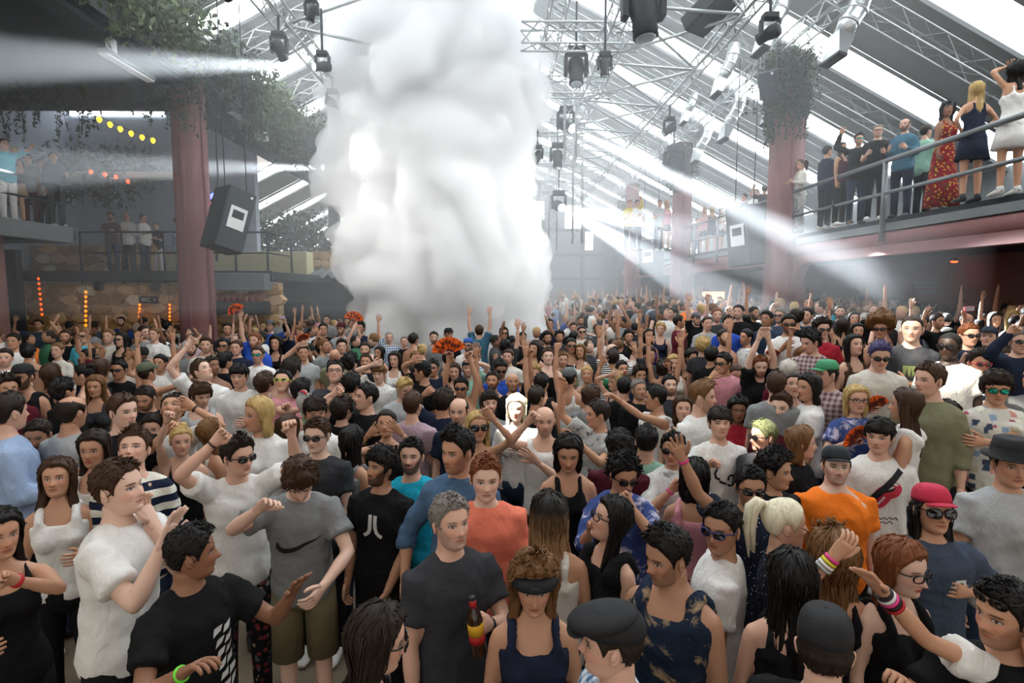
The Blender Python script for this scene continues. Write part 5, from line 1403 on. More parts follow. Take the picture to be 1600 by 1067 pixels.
P(186, 764, 90, 88, 84, 'man in plain white t-shirt seen in profile, nearest row', short='white-shirt profile man', hair='crop', hairc='brown', skin='pale', shirt='white', arms=(IK(250, 850, .0, 'open', (.4, 0, -1)), IK(236, 818, -.1, 'relax', (.3, .2, -1))), lean=4, hp=8)
P(210, 704, 64, 15, 20, 'man in navy and white striped jumper looking up', short='striped-jumper man', hp=28, hair='quiff', hairc='brown', skin='fair', shirt='navystripe', sleeve='long', arms=('down', 'down'))
P(90, 747, 63, 22, 28, 'long brown-haired woman in white tank top', short='white-tank woman', fem=True, hp=10, hair='wavy', hairc='brown', skin='tan', shirt='white', sleeve='tank', arms=('down', 'bent'))
P(300, 865, 84, 118, 60, 'man with cropped black hair in black printed t-shirt reaching out', short='reaching black-shirt man', hair='crop', hairc='black', skin='brown', shirt='black', arms=(IK(285, 1050, -.25, 'relax', (.6, -.3, -1)), IK(455, 925, -.05, 'open', (.5, 0, -1))), decal='streak', wrist=True)
P(148, 702, 60, 22, 10, 'smiling woman with straight dark hair behind the tank-top woman', short='smiling dark-haired woman', fem=True, hair='long', hairc='dark', skin='tan', shirt='offwhite', sleeve='tank', arms=('down', 'down'), lips=1)
P(-2, 835, 82, 60, 50, 'black-haired woman cut off by the left edge, red bracelet', short='edge woman', fem=True, hair='shoulder', hairc='black', skin='tan', shirt='black', sleeve='tank', arms=('bent', IK(22, 905, -.3, 'fist', (1, 0, -.8))))
P(14, 645, 66, 150, 130, 'dark-haired man in light blue shirt with his back turned', short='blue-shirt back man', hair='short', hairc='dark', skin='fair', shirt='lightblue', sleeve='long', arms=('bent', 'down'), bulk=1.05)
P(112, 645, 56, 165, 170, 'balding man in grey t-shirt seen from behind', short='balding grey-shirt man', hair='balding', hairc='dark', skin='tan', shirt='lightgrey', arms=('down', 'down'))
P(192, 643, 56, 72, 40, 'clean-cut man in black t-shirt looking towards the middle', short='clean-cut profile man', hair='short', hairc='brown', skin='pale', shirt='black', arms=('down', 'down'))
P(270, 640, 50, 10, 5, 'man throwing his head back, hand at his mouth, white t-shirt', short='hand-at-mouth man', hp=38, hair='short', hairc='dark', skin='tan', beard=1, shirt='white', arms=(IK(262, 672, -.28, 'fist', (.8, 0, -1)), IK(300, 632, -.05, 'relax', (1, .1, -.4))))
P(283, 689, 47, 35, 20, 'blonde woman with hair tied back and one fist up', short='fist-up blonde', fem=True, hair='updo', hairc='blonde', skin='fair', shirt='black', sleeve='strap', arms=(IK(262, 655, -.18, 'fist', (1, .1, -.6)), 'down'))
P(404, 648, 56, -35, 20, 'blonde woman in loose white top with striped bag strap', short='loose-top blonde', fem=True, hair='bob', hairc='blonde', skin='tan', shirt='white', arms=('down', 'bent'))
P(496, 681, 56, -8, -5, 'sharp-featured man in dark sunglasses and charcoal t-shirt', short='charcoal sunglasses man', hair='crop', hairc='brown', skin='pale', shirt='charcoal', glasses='shades', arms=('down', 'down'))
P(492, 646, 50, 20, 0, 'dark-haired man half hidden behind the charcoal sunglasses man', short='half-hidden man', hair='fringe', hairc='dark', skin='tan', shirt='white', arms=('down', 'down'))
P(572, 621, 44, -55, -20, 'man with short dark hair in black and yellow band t-shirt', short='band-shirt man', hp=10, hair='short', hairc='black', skin='fair', shirt='black', arms=(IK(527, 612, -.1, 'fist', (1, .1, -.6)), 'down'), decal='band')
P(604, 662, 46, 0, 0, 'woman holding both palms up in front of her face', short='palms-up woman', fem=True, hp=10, hair='bun', hairc='dark', skin='tan', shirt='black', sleeve='tank', arms=(IK(580, 672, -.25, 'open', (1, .1, -.8)), IK(622, 668, -.25, 'open', (1, .1, -.8))))
P(645, 634, 44, 170, 165, 'man in mauve t-shirt seen from behind', short='mauve-shirt man', hair='short', hairc='brown', skin='fair', shirt='mauve', arms=('down', 'down'))
P(590, 1000, 118, 105, 120, 'woman with long dark hair at the very bottom, face turned away', short='bottom dark-haired woman', fem=True, hp=-10, hair='long', hairc='dark', skin='fair', shirt='black', sleeve='tank', arms=('down', 'down'), glasses='shades-red')
P(834, 912, 84, 0, 0, 'curly-haired woman with black headband looking down, navy tank top', short='headband woman', fem=True, hp=-6, hair='curlylong', hairc='light', skin='tan', shirt='navy', sleeve='tank', arms=('down', 'down'), hat='headband-black')
P(858, 808, 80, 195, 175, 'bare-backed woman with long dark hair fading to brown', short='bare-backed woman', fem=True, hair='long', hairc='ombre', skin='tan', shirt='offwhite', sleeve='strap', arms=('down', 'down'))
P(888, 708, 62, -5, 0, 'woman with black bob looking down in off-shoulder black dress', short='black-bob woman', fem=True, hp=-14, hair='bob', hairc='black', skin='tan', shirt='black', sleeve='dress', arms=('down', 'down'))
P(851, 658, 50, 0, -5, 'shaven-headed man in deep white vest', short='shaven vest man', hair='bald', hairc='dark', skin='fair', beard=1, shirt='white', sleeve='vest', arms=(IK(829, 652, -.3, 'fist', (1, .3, -.6)), IK(838, 720, -.25, 'open', (.8, 0, -1))))
P(934, 648, 46, -85, -50, 'man in pale smudged t-shirt with raised arm, profile', short='smudged-shirt man', hair='short', hairc='dark', skin='tan', shirt='smoketee', arms=(IK(880, 606, 0, 'relax', (1, .3, -.4)), IK(905, 690, -.2, 'open', (.8, .1, -1))))
P(746, 667, 50, 15, 0, 'long-haired blonde woman in big sunglasses', short='sunglasses blonde', fem=True, hp=6, hair='long', hairc='blonde', skin='tan', shirt='black', sleeve='strap', glasses='big', arms=('down', IK(768, 650, -.2, 'relax', (1, .1, -.6))))
P(717, 643, 46, -18, -10, 'man with receding hairline and stubble, navy t-shirt', short='receding-hair man', hair='balding', hairc='dark', skin='fair', beard=1, shirt='navy', arms=('down', 'down'))
P(807, 638, 44, -15, -10, 'sunlit blonde woman in white top', short='sunlit blonde', fem=True, hair='wavy', hairc='platinum', skin='pale', shirt='white', sleeve='short', lips=1, arms=('down', 'chest'))
P(954, 812, 76, -82, -55, 'profile woman with dark hair and glasses in black sleeveless top', short='glasses profile woman', fem=True, hp=18, hair='shoulder', hairc='black', skin='fair', shirt='black', sleeve='vest', glasses='clear', arms=('bent', 'down'), decal='patch')
P(955, 1003, 112, -100, -80, 'person in black flat cap and striped shirt at the bottom edge', short='flat-cap man', hair='short', hairc='dark', skin='fair', shirt='plaid', sleeve='long', hat='flat_cap-black', arms=('bent', 'down'))
P(1043, 870, 96, -68, -40, 'dark-haired bearded man in blue painted-print vest', short='painted-vest man', hp=-8, hair='quiff', hairc='black', skin='olive', beard=1, shirt='renaissance', sleeve='vest', arms=('down', 'down'), bulk=1.08)
P(1128, 826, 80, -48, -110, 'man in blue sunglasses and white t-shirt, shoulder to us', short='blue-sunglasses man', hair='crop', hairc='black', skin='olive', shirt='white', glasses='shades-blue', arms=('down', 'down'))
P(1172, 762, 66, -10, 0, 'man in sunglasses and dotted navy shirt with one arm raised high', short='dotted-shirt man', hair='short', hairc='black', skin='olive', beard=1, shirt='dots', glasses='shades', arms=(IK(1052, 690, -.15, 'open', (.6, .3, -.8)), 'down'))
P(1226, 818, 84, 82, 60, 'platinum blonde woman with ponytail sticking out her tongue', short='platinum woman', fem=True, hair='ponytail', hairc='platinum', skin='fair', shirt='dots', mouth=.7, lips=1, arms=('bent', 'down'))
P(1052, 702, 54, -28, 0, 'man in sunglasses and pale linen shirt, hand on chest', short='linen-shirt man', hair='short', hairc='black', skin='tan', shirt='whiteprint', sleeve='roll', glasses='shades', collar=True, arms=(IK(1048, 765, -.22, 'fist', (.8, 0, -1)), 'bent'))
P(974, 742, 60, 10, -10, 'curly black-haired man on the phone in sunglasses', short='phone man', hp=-15, hair='curly', hairc='black', skin='tan', shirt='bluepat', sleeve='roll', glasses='shades', arms=('phone', IK(985, 790, -.2, 'fist', (.8, 0, -1))))
P(1124, 662, 50, -8, 0, 'young man in white t-shirt with black number print', short='number-shirt man', hp=10, hair='fringe', hairc='dark', skin='fair', shirt='white', arms=(IK(1105, 728, -.22, 'fist', (.8, 0, -1)), 'down'), decal='number')
P(1193, 682, 52, -82, -50, 'sunlit man with green-tinted grey hair and glasses', short='green-haired man', hair='crop', hairc='green', skin='fair', shirt='charcoal', glasses='shades', arms=(IK(1188, 730, -.15, 'relax', (.8, 0, -1)), 'down'))
P(1211, 736, 56, 45, 20, 'man with curly black hair behind the platinum blonde', short='curly-haired man', hair='curly', hairc='black', skin='tan', shirt='black', arms=('down', 'down'))
P(1252, 692, 54, 72, 40, 'woman with wavy dark blonde bob in black jacket', short='wavy-bob woman', fem=True, hair='bob', hairc='light', skin='fair', shirt='black', sleeve='long', arms=('down', 'down'))
P(1236, 905, 88, 172, 165, 'woman with long straight black hair seen from behind', short='black-hair back woman', fem=True, hair='long', hairc='black', skin='fair', shirt='black', sleeve='tank', arms=('down', 'down'))
P(1288, 1012, 118, 150, 140, 'person in big black cap at the bottom edge, back turned', short='black-cap person', hair='short', hairc='dark', skin='fair', shirt='black', hat='cap-black', arms=('down', 'down'), torso_=140)
P(1306, 729, 62, -18, -5, 'pop-eyed man in orange t-shirt and dark cap', short='orange-shirt man', hair='short', hairc='brown', skin='pale', beard=1, shirt='orange', hat='cap-tealblack', hp=10, mouth=.3, bulk=1.22, arms=('down', 'down'))
P(1374, 682, 58, -55, -15, 'dark-haired man in white t-shirt with red lips print and black strap', short='lips-print man', hair='fringe', hairc='black', skin='fair', shirt='white', arms=('down', 'down'), decal='lips', bulk=1.05)
P(1456, 797, 70, -8, -5, 'man in red cap, sunglasses and slate t-shirt', short='red-cap man', hair='shoulder', hairc='black', skin='tan', shirt='slate', glasses='big', hat='cap-red', hp=8, bulk=1.08, arms=('down', IK(1512, 925, -.1)), decal='pocket')
P(1580, 726, 76, -20, -20, 'person in black brimmed hat and grey t-shirt at the right edge', short='black-hat man', hair='short', hairc='dark', skin='tan', shirt='lightgrey', hat='fedora-black', arms=('down', 'bent'), decal='pendant')
P(1409, 886, 78, 22, 10, 'red-haired woman in glasses and black tank top', short='red-haired woman', fem=True, hp=-4, hair='wavy', hairc='ginger', skin='pale', shirt='black', sleeve='tank', glasses='clear', arms=('down', 'down'), lips=1)
P(1300, 872, 80, 178, 170, 'brown-haired woman from behind with stacked bright wristbands, hand up', short='wristband woman', fem=True, hair='curlylong', hairc='light', skin='tan', shirt='black', sleeve='strap', arms=('down', IK(1306, 862, -.2, 'relax', (.8, 0, -1))), bands='r')
P(1572, 962, 92, -82, -60, 'man with black sunglasses pushed up into his hair, lower right', short='sunglasses-on-hair man', hair='crop', hairc='black', skin='tan', beard=1, shirt='black', glasses='shades', glasses_up=True, arms=('phone', 'down'))
P(1640, 1000, 120, -70, -60, 'person in white sleeve reaching across with banded wrist', short='banded arm person', fem=True, hair='long', hairc='brown', skin='tan', shirt='white', sleeve='short', arms=(IK(1372, 905, -.05, 'open', (.3, 0, -1), len=1.25), 'down'), bands='l')
P(1452, 594, 56, -78, -50, 'smiling young man in olive long-sleeved top', short='olive-shirt man', hair='short', hairc='brown', skin='fair', shirt='olive', sleeve='roll', arms=('bent', 'down'))
P(1415, 634, 54, -125, -130, 'woman with long straight brown hair in sleeveless white top', short='straight-haired woman', fem=True, hair='long', hairc='brown', skin='tan', shirt='white', sleeve='vest', arms=('down', 'down'))
P(1557, 607, 54, -32, -12, 'man in green mirrored glasses and picture-covered t-shirt', short='mirrored-glasses man', hp=-6, hair='mop', hairc='dark', skin='tan', shirt='collage', glasses='mirror', arms=('down', IK(1535, 690, -.2)))
P(1529, 568, 44, -15, -10, 'man in pink sunglasses with fist to his chin', short='pink-sunglasses man', hair='quiff', hairc='dark', skin='tan', shirt='navystripe', sleeve='vest', glasses='shades-pink', arms=(IK(1514, 612, -.2, 'fist', (.6, 0, -1)), 'down'))
P(1484, 541, 46, -62, -30, 'tall dark-skinned man in sunglasses and sunlit white t-shirt', short='dark-skinned sunglasses man', hair='buzz', hairc='black', skin='black', shirt='white', glasses='shades', bulk=1.08, arms=('down', 'down'))
P(1425, 514, 46, -40, -10, 'shaven-headed man in black printed t-shirt on the terrace', short='shaven black-shirt man', hair='buzz', hairc='dark', skin='pale', shirt='charcoal', bulk=1.14, arms=('down', 'down'), decal='flames')
P(1514, 524, 38, -25, -10, 'sunlit man with thick-framed glasses leaning on his hand', short='sunlit glasses man', hair='short', hairc='ginger', skin='fair', shirt='navy', glasses='shades', arms=('chin', 'down'))
P(1594, 534, 42, -25, -10, 'man in navy jumper at the right edge with raised fist', short='raised-fist navy man', hair='crop', hairc='grey', skin='fair', shirt='navy', sleeve='long', glasses='shades', arms=(IK(1578, 517, -.2, 'fist', (1, .2, -.6)), 'down'))
P(1376, 514, 34, -40, -10, 'woman with huge golden afro and sunglasses', short='afro woman', fem=True, hair='afro', hairc='light', skin='tan', shirt='brown', sleeve='tank', glasses='shades', arms=('down', 'down'))
P(1374, 556, 36, -35, -20, 'person with purple and green hair looking down', short='purple-haired person', hp=-28, hair='quiff', hairc='purple', skin='fair', shirt='offwhite', glasses='shades', arms=('bent', 'down'))
P(1400, 584, 42, -25, -10, 'woman with black curls and red sunglasses holding an orange fan', short='red-sunglasses woman', fem=True, hair='curly', hairc='black', skin='tan', shirt='white', glasses='shades-pink', arms=(IK(1383, 634, -.2, 'grip', (.6, 0, -1)), IK(1412, 592, -.2, 'relax', (1, .2, -.4))), fan='l')
P(1291, 585, 44, -82, -50, 'man in green baseball cap and checked pink shirt', short='green-cap man', hair='short', hairc='dark', skin='fair', shirt='pinkplaid', hat='cap-green', arms=('down', 'down'))
P(1338, 624, 44, -10, 0, 'laughing woman with glasses and wavy blonde bob', short='laughing glasses woman', fem=True, hair='bob', hairc='blonde', skin='fair', shirt='bluepat', glasses='clear', mouth=.4, arms=(IK(1325, 690, -.22, 'grip', (.7, 0, -1)), 'bent'), fan='l')
P(1264, 606, 44, -80, -110, 'person with sleek black hair and slouchy white top', short='sleek-haired person', hair='bob', hairc='black', skin='tan', shirt='white', arms=('bent', 'down'), lean=14)
P(1220, 637, 48, -30, -10, 'brown-haired man with stubble in maroon t-shirt', short='maroon-shirt man', hair='quiff', hairc='brown', skin='pale', beard=1, shirt='wine', arms=('down', 'down'))
P(1153, 641, 40, -25, -15, 'laughing woman with dark curls in red jacket', short='red-jacket woman', fem=True, hair='curlylong', hairc='black', skin='brown', shirt='red', sleeve='long', mouth=.4, arms=('down', 'down'))
P(1187, 573, 36, -10, 0, 'ginger-bearded man in black t-shirt with both arms up', short='ginger-bearded man', hp=-5, hair='short', hairc='ginger', skin='pale', beard=2, shirt='black', arms=(IK(1186, 528, -.1, 'relax', (1, .2, -.2)), IK(1200, 527, -.1, 'relax', (1, .2, -.2))))
P(1149, 585, 36, -15, -5, 'man with cropped hair in black t-shirt looking at his phone', short='phone-gazing man', hp=-32, hair='buzz', hairc='brown', skin='fair', shirt='black', arms=('bent', 'bent'))
P(1098, 620, 50, 65, 30, 'tall man with undercut in loose white v-neck', short='undercut man', hair='quiff', hairc='light', skin='fair', beard=1, shirt='white', arms=('down', 'down'))
P(1024, 622, 42, -105, -70, 'man with slick black hair in white vest, arm stretched forward', short='slick-haired vest man', hair='short', hairc='black', skin='tan', shirt='white', sleeve='vest', arms=('down', IK(968, 620, -.1, 'relax', (.5, .1, -.6))))
P(1232, 507, 32, -20, -8, 'bearded man in sunglasses and white v-neck on the terrace', short='terrace white-shirt man', hair='short', hairc='black', skin='olive', beard=2, shirt='white', glasses='shades', arms=(IK(1222, 545, -.2, 'open', (.6, 0, -1)), 'down'))
P(1284, 515, 33, -15, -5, 'man in red t-shirt and sunglasses holding up a pink phone', short='red-shirt phone man', hair='curly', hairc='dark', skin='fair', shirt='red', glasses='shades', arms=('bent', 'bent'))
P(316, 580, 38, 75, 35, 'man looking up with one finger pointed at the roof', short='pointing man', hp=30, hair='short', hairc='brown', skin='pale', shirt='white', arms=(IK(295, 538, -.05, 'point', (1, .1, -.4), len=1.12), 'down'))
P(314, 618, 40, 40, 20, 'brown-haired man with light beard in grey vest', short='grey-vest man', hp=-10, hair='mop', hairc='brown', skin='fair', beard=1, shirt='lightgrey', sleeve='vest', arms=('down', 'down'))
P(374, 588, 38, 0, 5, 'shaggy dark-haired young man in white t-shirt', short='shaggy-haired man', hair='fringe', hairc='black', skin='fair', shirt='white', arms=('down', 'bent'))
P(442, 597, 38, 5, 0, 'man in neon yellow sunglasses looking up', short='neon-glasses man', hp=22, hair='short', hairc='black', skin='fair', shirt='pink', glasses='shades-yellow', arms=(IK(478, 640, -.3, 'fist', (.6, 0, -1)), 'chin'))
P(456, 578, 36, 160, 150, 'man seen from behind with tattooed arm over his head', short='arm-over-head man', hair='mop', hairc='dark', skin='fair', shirt='white', arms=('down', IK(466, 540, .0, 'relax', (1, 0, .5))))
P(524, 583, 38, 10, 0, 'man in black t-shirt with forearm raised before his face', short='forearm-up man', hp=25, hair='short', hairc='black', skin='fair', shirt='charcoal', glasses='clear', arms=(IK(524, 612, -.25, 'fist', (1, .3, -.8)), 'down'))
P(36, 590, 40, 12, 5, 'bearded man in black cap and black vest near the left edge', short='black-cap bearded man', hair='short', hairc='dark', skin='olive', beard=2, shirt='black', sleeve='vest', hat='cap_back-black', arms=('down', 'down'))
P(130, 586, 34, -85, -70, 'woman with short black hair and purple bow, profile', short='purple-bow woman', fem=True, hair='updo', hairc='black', skin='fair', shirt='navy', sleeve='strap', arms=('down', 'down'))
P(228, 623, 40, 10, 5, 'bearded man in dark shirt looking down', short='downcast bearded man', hp=-25, hair='crop', hairc='dark', skin='tan', beard=2, shirt='black', sleeve='long', arms=('down', 'down'))
P(133, 526, 27, 0, 0, 'man in sunglasses and turquoise t-shirt', short='turquoise-shirt man', hair='crop', hairc='light', skin='fair', shirt='aqua', glasses='shades', arms=('down', 'down'), bulk=1.05)
P(170, 526, 28, 5, 0, 'thick-necked man with fair crew cut looking up', short='crew-cut man', hp=12, hair='crop', hairc='light', skin='fair', shirt='offwhite', arms=('down', 'down'))
P(721, 606, 34, -5, 0, 'man in sunglasses raising both arms with an orange fan', short='orange-fan man', hair='short', hairc='black', skin='tan', beard=1, shirt='black', sleeve='none', glasses='shades', arms=(IK(701, 562, -.1, 'grip', (1, .1, -.2)), IK(735, 562, -.05, 'fist', (1, .1, -.2))), fan='l')
P(632, 608, 36, 30, 10, 'man with bleached quiff behind the palms-up woman', short='bleached-quiff man', hp=-12, hair='quiff', hairc='blonde', skin='fair', shirt='lightgrey', arms=('down', 'down'))
P(694, 628, 40, 150, 150, 'dark-haired man in navy t-shirt with raised fist, from behind', short='navy fist man', hair='mop', hairc='dark', skin='tan', shirt='navy', arms=('down', IK(666, 612, .0, 'fist', (.8, 0, -.6))))
P(660, 581, 34, -88, -40, 'man in dark cap with arm bent up, profile', short='dark-cap profile man', hair='short', hairc='dark', skin='tan', shirt='black', hat='cap_back-black', arms=('over', 'down'))
P(1131, 568, 34, -60, -20, 'man in sunglasses and pink t-shirt with palm raised', short='pink-shirt palm man', hair='short', hairc='black', skin='tan', shirt='pink', glasses='shades', arms=(IK(1111, 590, -.15, 'open', (.8, 0, -1)), 'down'))
# ---- middle rows, compact: px, py, head px, face, sex, hair, hair colour, skin, shirt, sleeve, arms l, arms r, extras
MID = """
60 508 25 20 m short dark tan slate short over upbent
22 534 26 10 m crop dark tan white short up down
90 548 25 5 f updo light fair offwhite long down down
103 527 23 20 m short brown tan black short bent bent
190 531 24 -10 f shoulder black fair black tank down down shades
225 520 25 65 m short dark fair grey short bent down
241 523 23 0 m short light fair white short down bent
251 568 28 0 m short black tan white short over clap
230 583 32 170 m cap dark tan grey none upbent up
82 586 36 175 f long brown tan black strap down down
157 578 34 165 f long brown tan charcoal strap down down
186 578 32 10 m short black tan black short down down shades
150 604 36 20 f long light tan charcoal tank down down
100 612 38 170 m curly black tan black short down down
8 560 30 30 m short dark fair white short bent bent
12 607 40 40 m curly dark tan maroon short bent bent
158 498 18 10 m short black tan blue short down down
176 494 18 -10 m short dark fair lightblue short down down
189 503 19 15 m short black fair blue short down down
225 504 20 150 m short black fair lightblue short down down
253 498 19 0 m curly black tan grey short down down
262 510 20 160 m short black tan black short down down
289 501 19 20 f bob black fair purple short down down
299 545 24 20 m short dark fair grey short down down
355 515 26 30 m short black tan charcoal short down down
322 540 26 20 m quiff brown fair offwhite short chin down
351 541 25 0 m short black tan black short down down shades
370 544 25 0 m short brown fair navy short down down
399 533 30 -10 m crop ginger fair royal short up down
403 555 28 5 m short brown fair white short down down mirror
331 573 32 60 m short dark brown tan none down bent
413 600 36 175 m mop brown fair grey short down down
431 537 24 0 f curlylong black tan black tank down down
449 512 24 160 f shoulder black tan navy strap up down
422 510 22 0 m cap dark fair blue short phoneup phoneup
437 500 20 10 m balding grey pale lightgrey short down down
505 515 20 20 m short black tan black short down down
511 500 18 0 m short black fair grey short down down
533 515 22 -10 m cap brown fair lightgrey short down upbent
563 513 22 0 m curly black tan navy short down down
506 541 24 70 m short light tan grey short down down
534 542 24 20 m quiff dark fair charcoal short down down
523 557 25 175 m bald dark tan olive short down down
571 547 25 0 m short dark fair black short down down
548 568 30 170 f curly black fair bluepat short down down
549 602 36 170 m mop black tan charcoal short down down
592 584 30 -10 m fringe light pale white short over down
474 552 26 20 m short black tan lightgrey short bent down
352 566 28 150 m curly black tan black short down down
470 610 36 165 m mop black fair mint short down down
608 528 19 10 m buzz grey fair plaid short upfist down
632 534 18 0 m short grey fair black short down down
646 531 22 160 m short dark tan tan none down down
678 528 20 5 m short dark fair grey short down down
701 523 20 30 m cap dark tan black short down down
749 518 20 175 m short brown fair teal short up up
787 521 22 10 f bob black tan charcoal short down down shades
816 529 20 20 m short black tan black short bent down
617 562 26 -20 f long dark fair white tank down down
649 561 25 20 m short light fair grey short down down
660 548 22 165 f updo blonde fair offwhite strap down down
572 566 26 5 m short brown tan black short down bent
593 552 22 -30 f long black tan charcoal tank down down
731 540 22 -10 m cap brown fair white short down down shades
743 557 26 5 m balding dark tan plaid short down down shades
731 577 28 15 m cap light fair mint short down over
710 581 28 0 f bob brown fair black strap down down
677 575 28 -20 m short black tan navy short down down
640 584 30 150 m short black fair green short over down
794 558 25 -15 m short brown fair offwhite short down down
783 577 30 5 m short black olive royal short down down shades
790 543 23 170 m curly black fair charcoal short upfist down
835 546 24 -25 f long black tan black strap up down
770 596 30 -20 m short dark tan brown none up down
801 598 32 10 m bald dark tan black short down fist
835 584 26 0 f curly blonde fair offwhite tank down down
846 600 34 170 m short black tan black vest down up
856 558 28 5 m short brown pale black tank chin down
765 632 38 20 m mop dark fair grey short down down
838 622 36 160 m short dark tan black short down down
879 562 26 5 m short light fair olive short down down
892 541 25 5 m short black olive black tank down down shades
907 549 24 -20 f bob light tan white tank bent down
855 529 21 10 m curly black olive black short down down
874 527 20 5 m curly black tan charcoal short down down
859 507 18 0 m short black tan navy short down down
896 527 20 160 m short black fair black short down down
909 519 20 0 m short dark fair offwhite short down down shades
907 502 18 10 m short black tan lightgrey short down down
896 513 18 0 m short dark tan black short down down
890 591 32 165 m cap black tan white strap down upfist
917 586 28 -25 f updo blonde tan tan strap down down
961 597 28 -60 f updo blonde fair charcoal strap over down
957 560 26 175 m mop dark tan bwstripe short over up
972 578 28 20 m short black tan green short upbent down
982 527 22 0 m curly black tan black short upfist down
992 547 27 75 m short dark pale white vest down down
1013 525 23 10 f bob black tan purple tank upfist down
1032 515 21 -20 f curly blonde fair navy strap down down
1051 490 20 -70 m short black fair white short down down
1061 503 21 80 m short dark tan maroon short down down
1052 568 28 -10 f long blonde fair offwhite tank down down
1037 578 30 170 m curly dark tan brown none up up
1098 541 27 165 f curly blonde fair charcoal short upbent down
1088 499 20 10 m cap dark fair black short clap clap
1120 493 23 -10 m short ginger fair charcoal short down down
1105 506 23 0 m short brown fair lightgrey short down down
1137 506 25 -10 m quiff dark fair royal short down down
1131 528 27 5 m short dark tan brown none bent bent
1154 488 24 -40 m short black fair black short down down
1166 528 27 -75 m short black tan whiteprint short down down
1141 487 20 0 m balding light fair grey short down down
1198 499 26 -50 m quiff black olive darkdenim roll down down
1178 490 22 20 m short black tan black short up down
1219 494 24 -50 m crop grey fair slate short down down shades
1261 494 26 -50 m short black fair darkdenim roll down down
1263 474 22 -20 m short black tan black short down down
1266 535 30 -80 m curly black fair pinkplaid short down down
1313 488 22 -30 m short dark fair charcoal short down down
1316 511 26 170 f long dark tan black strap down up
1334 498 22 -20 f bob dark fair black short bent down
1340 518 27 -20 f shoulder black tan brown tank down down
1366 485 20 -30 m buzz light fair black short down down
1254 558 32 0 f shoulder light tan maroon short upfist down
1334 540 28 10 f long black fair brown tank down down
1333 567 34 -60 f bun brown tan tan none down down
1232 581 32 150 m short white fair maroon short down down
1213 603 36 160 m crop brown fair grey short down down
1239 602 36 -30 f bun dark fair black tank down down
1112 556 26 150 m short black tan black short up down
1080 560 26 20 f curly dark tan brown strap up down
1014 556 26 30 m curly dark tan charcoal short up down
1000 586 28 10 m curly dark tan navy short down upbent
1046 603 34 0 m short black pale charcoal short down down
998 610 34 25 m short grey tan black short down down
976 606 34 165 m short black fair black short down down
923 620 36 150 m mop brown fair grey short down down
1067 640 42 -20 f bob brown fair charcoal tank down down
1290 640 42 20 m curly dark fair charcoal short down down
968 700 54 170 m mop black fair wine short down down
1465 503 26 10 m short dark tan black short phoneup phoneup
1440 505 22 -20 f curly black tan navy short upfist down
1545 528 28 -40 m cap dark fair darkdenim short down down
1511 502 26 -10 m balding dark fair black short down down
1540 498 22 20 m short dark tan black short up down
1570 560 34 -30 m short brown fair grey short down down
1600 590 40 -30 m short dark fair grey short down down
60 680 50 30 m short dark tan darkdenim short down down
450 672 48 170 f bob brown tan offwhite tank down down
240 670 46 20 f bob dark fair black tank down down
330 676 46 150 f long light tan offwhite strap down down
535 640 42 165 m mop dark fair black short down down
550 690 50 160 f long black tan grey tank down down
1010 690 50 165 m short black fair mint short down down
1085 745 58 170 f bob black tan pink tank down down
1480 650 50 150 f long dark fair black tank down down
"""
SH = {'short': 't-shirt', 'long': 'long-sleeved top', 'roll': 'rolled-sleeve shirt', 'tank': 'tank top', 'vest': 'vest', 'strap': 'strappy top', 'none': 'bare chest', 'dress': 'dress'}
COLW = {'bwstripe': 'striped', 'lightgrey': 'light grey', 'offwhite': 'cream', 'lightblue': 'light blue', 'navystripe': 'striped', 'darkdenim': 'dark denim', 'pinkplaid': 'checked', 'plaid': 'checked', 'smoketee': 'smudged grey', 'whiteprint': 'pale printed', 'bluepat': 'blue patterned', 'wine': 'wine-red', 'aqua': 'turquoise', 'royal': 'bright blue', 'mint': 'mint green', 'denim': 'denim'}
HW_ = {'short': 'short {c}-haired', 'crop': 'crop-haired', 'buzz': 'buzz-cut', 'quiff': '{c}-quiffed', 'mop': 'shaggy {c}-haired', 'fringe': '{c}-fringed', 'curly': 'curly {c}-haired', 'curlylong': 'long-curled {c}-haired', 'afro': 'afro-haired', 'balding': 'balding', 'bald': 'bald', 'long': 'long {c}-haired', 'wavy': 'wavy {c}-haired', 'bob': '{c}-bobbed', 'shoulder': '{c}-haired', 'bun': '{c}-haired bun-wearing', 'updo': '{c}-haired pinned-up', 'ponytail': 'ponytailed', 'cap': 'capped'}
HN = {'light': 'sandy', 'dark': 'dark', 'black': 'black', 'brown': 'brown', 'blonde': 'blonde', 'grey': 'grey', 'ginger': 'ginger', 'white': 'white', 'platinum': 'platinum'}
def auto_label(d):
    sex = 'woman' if d.get('fem') else 'man'
    h = HW_[d.get('hairname', d['hair'])].format(c=HN.get(d['hairc'], d['hairc']))
    sl = d['S'].get('sleeve', 'short')
    top = 'bare-chested' if sl == 'none' else 'in ' + COLW.get(d['shirt'], d['shirt']) + ' ' + SH[sl]
    a = [x for x in d['armnames'] if x in ('up', 'upfist', 'over', 'upbent', 'clap', 'phoneup', 'uppoint', 'upwide')]
    arm = '' if not a else (' with arms raised' if len(a) == 2 else ' with arm raised')
    gl = ' and shades' if d.get('glasses') else ''
    s_ = '%s %s %s%s%s' % (h, sex, top, gl, arm)
    return s_
hatcol = ['black', 'grey', 'blue', 'camo', 'darkblue', 'maroon', 'white']
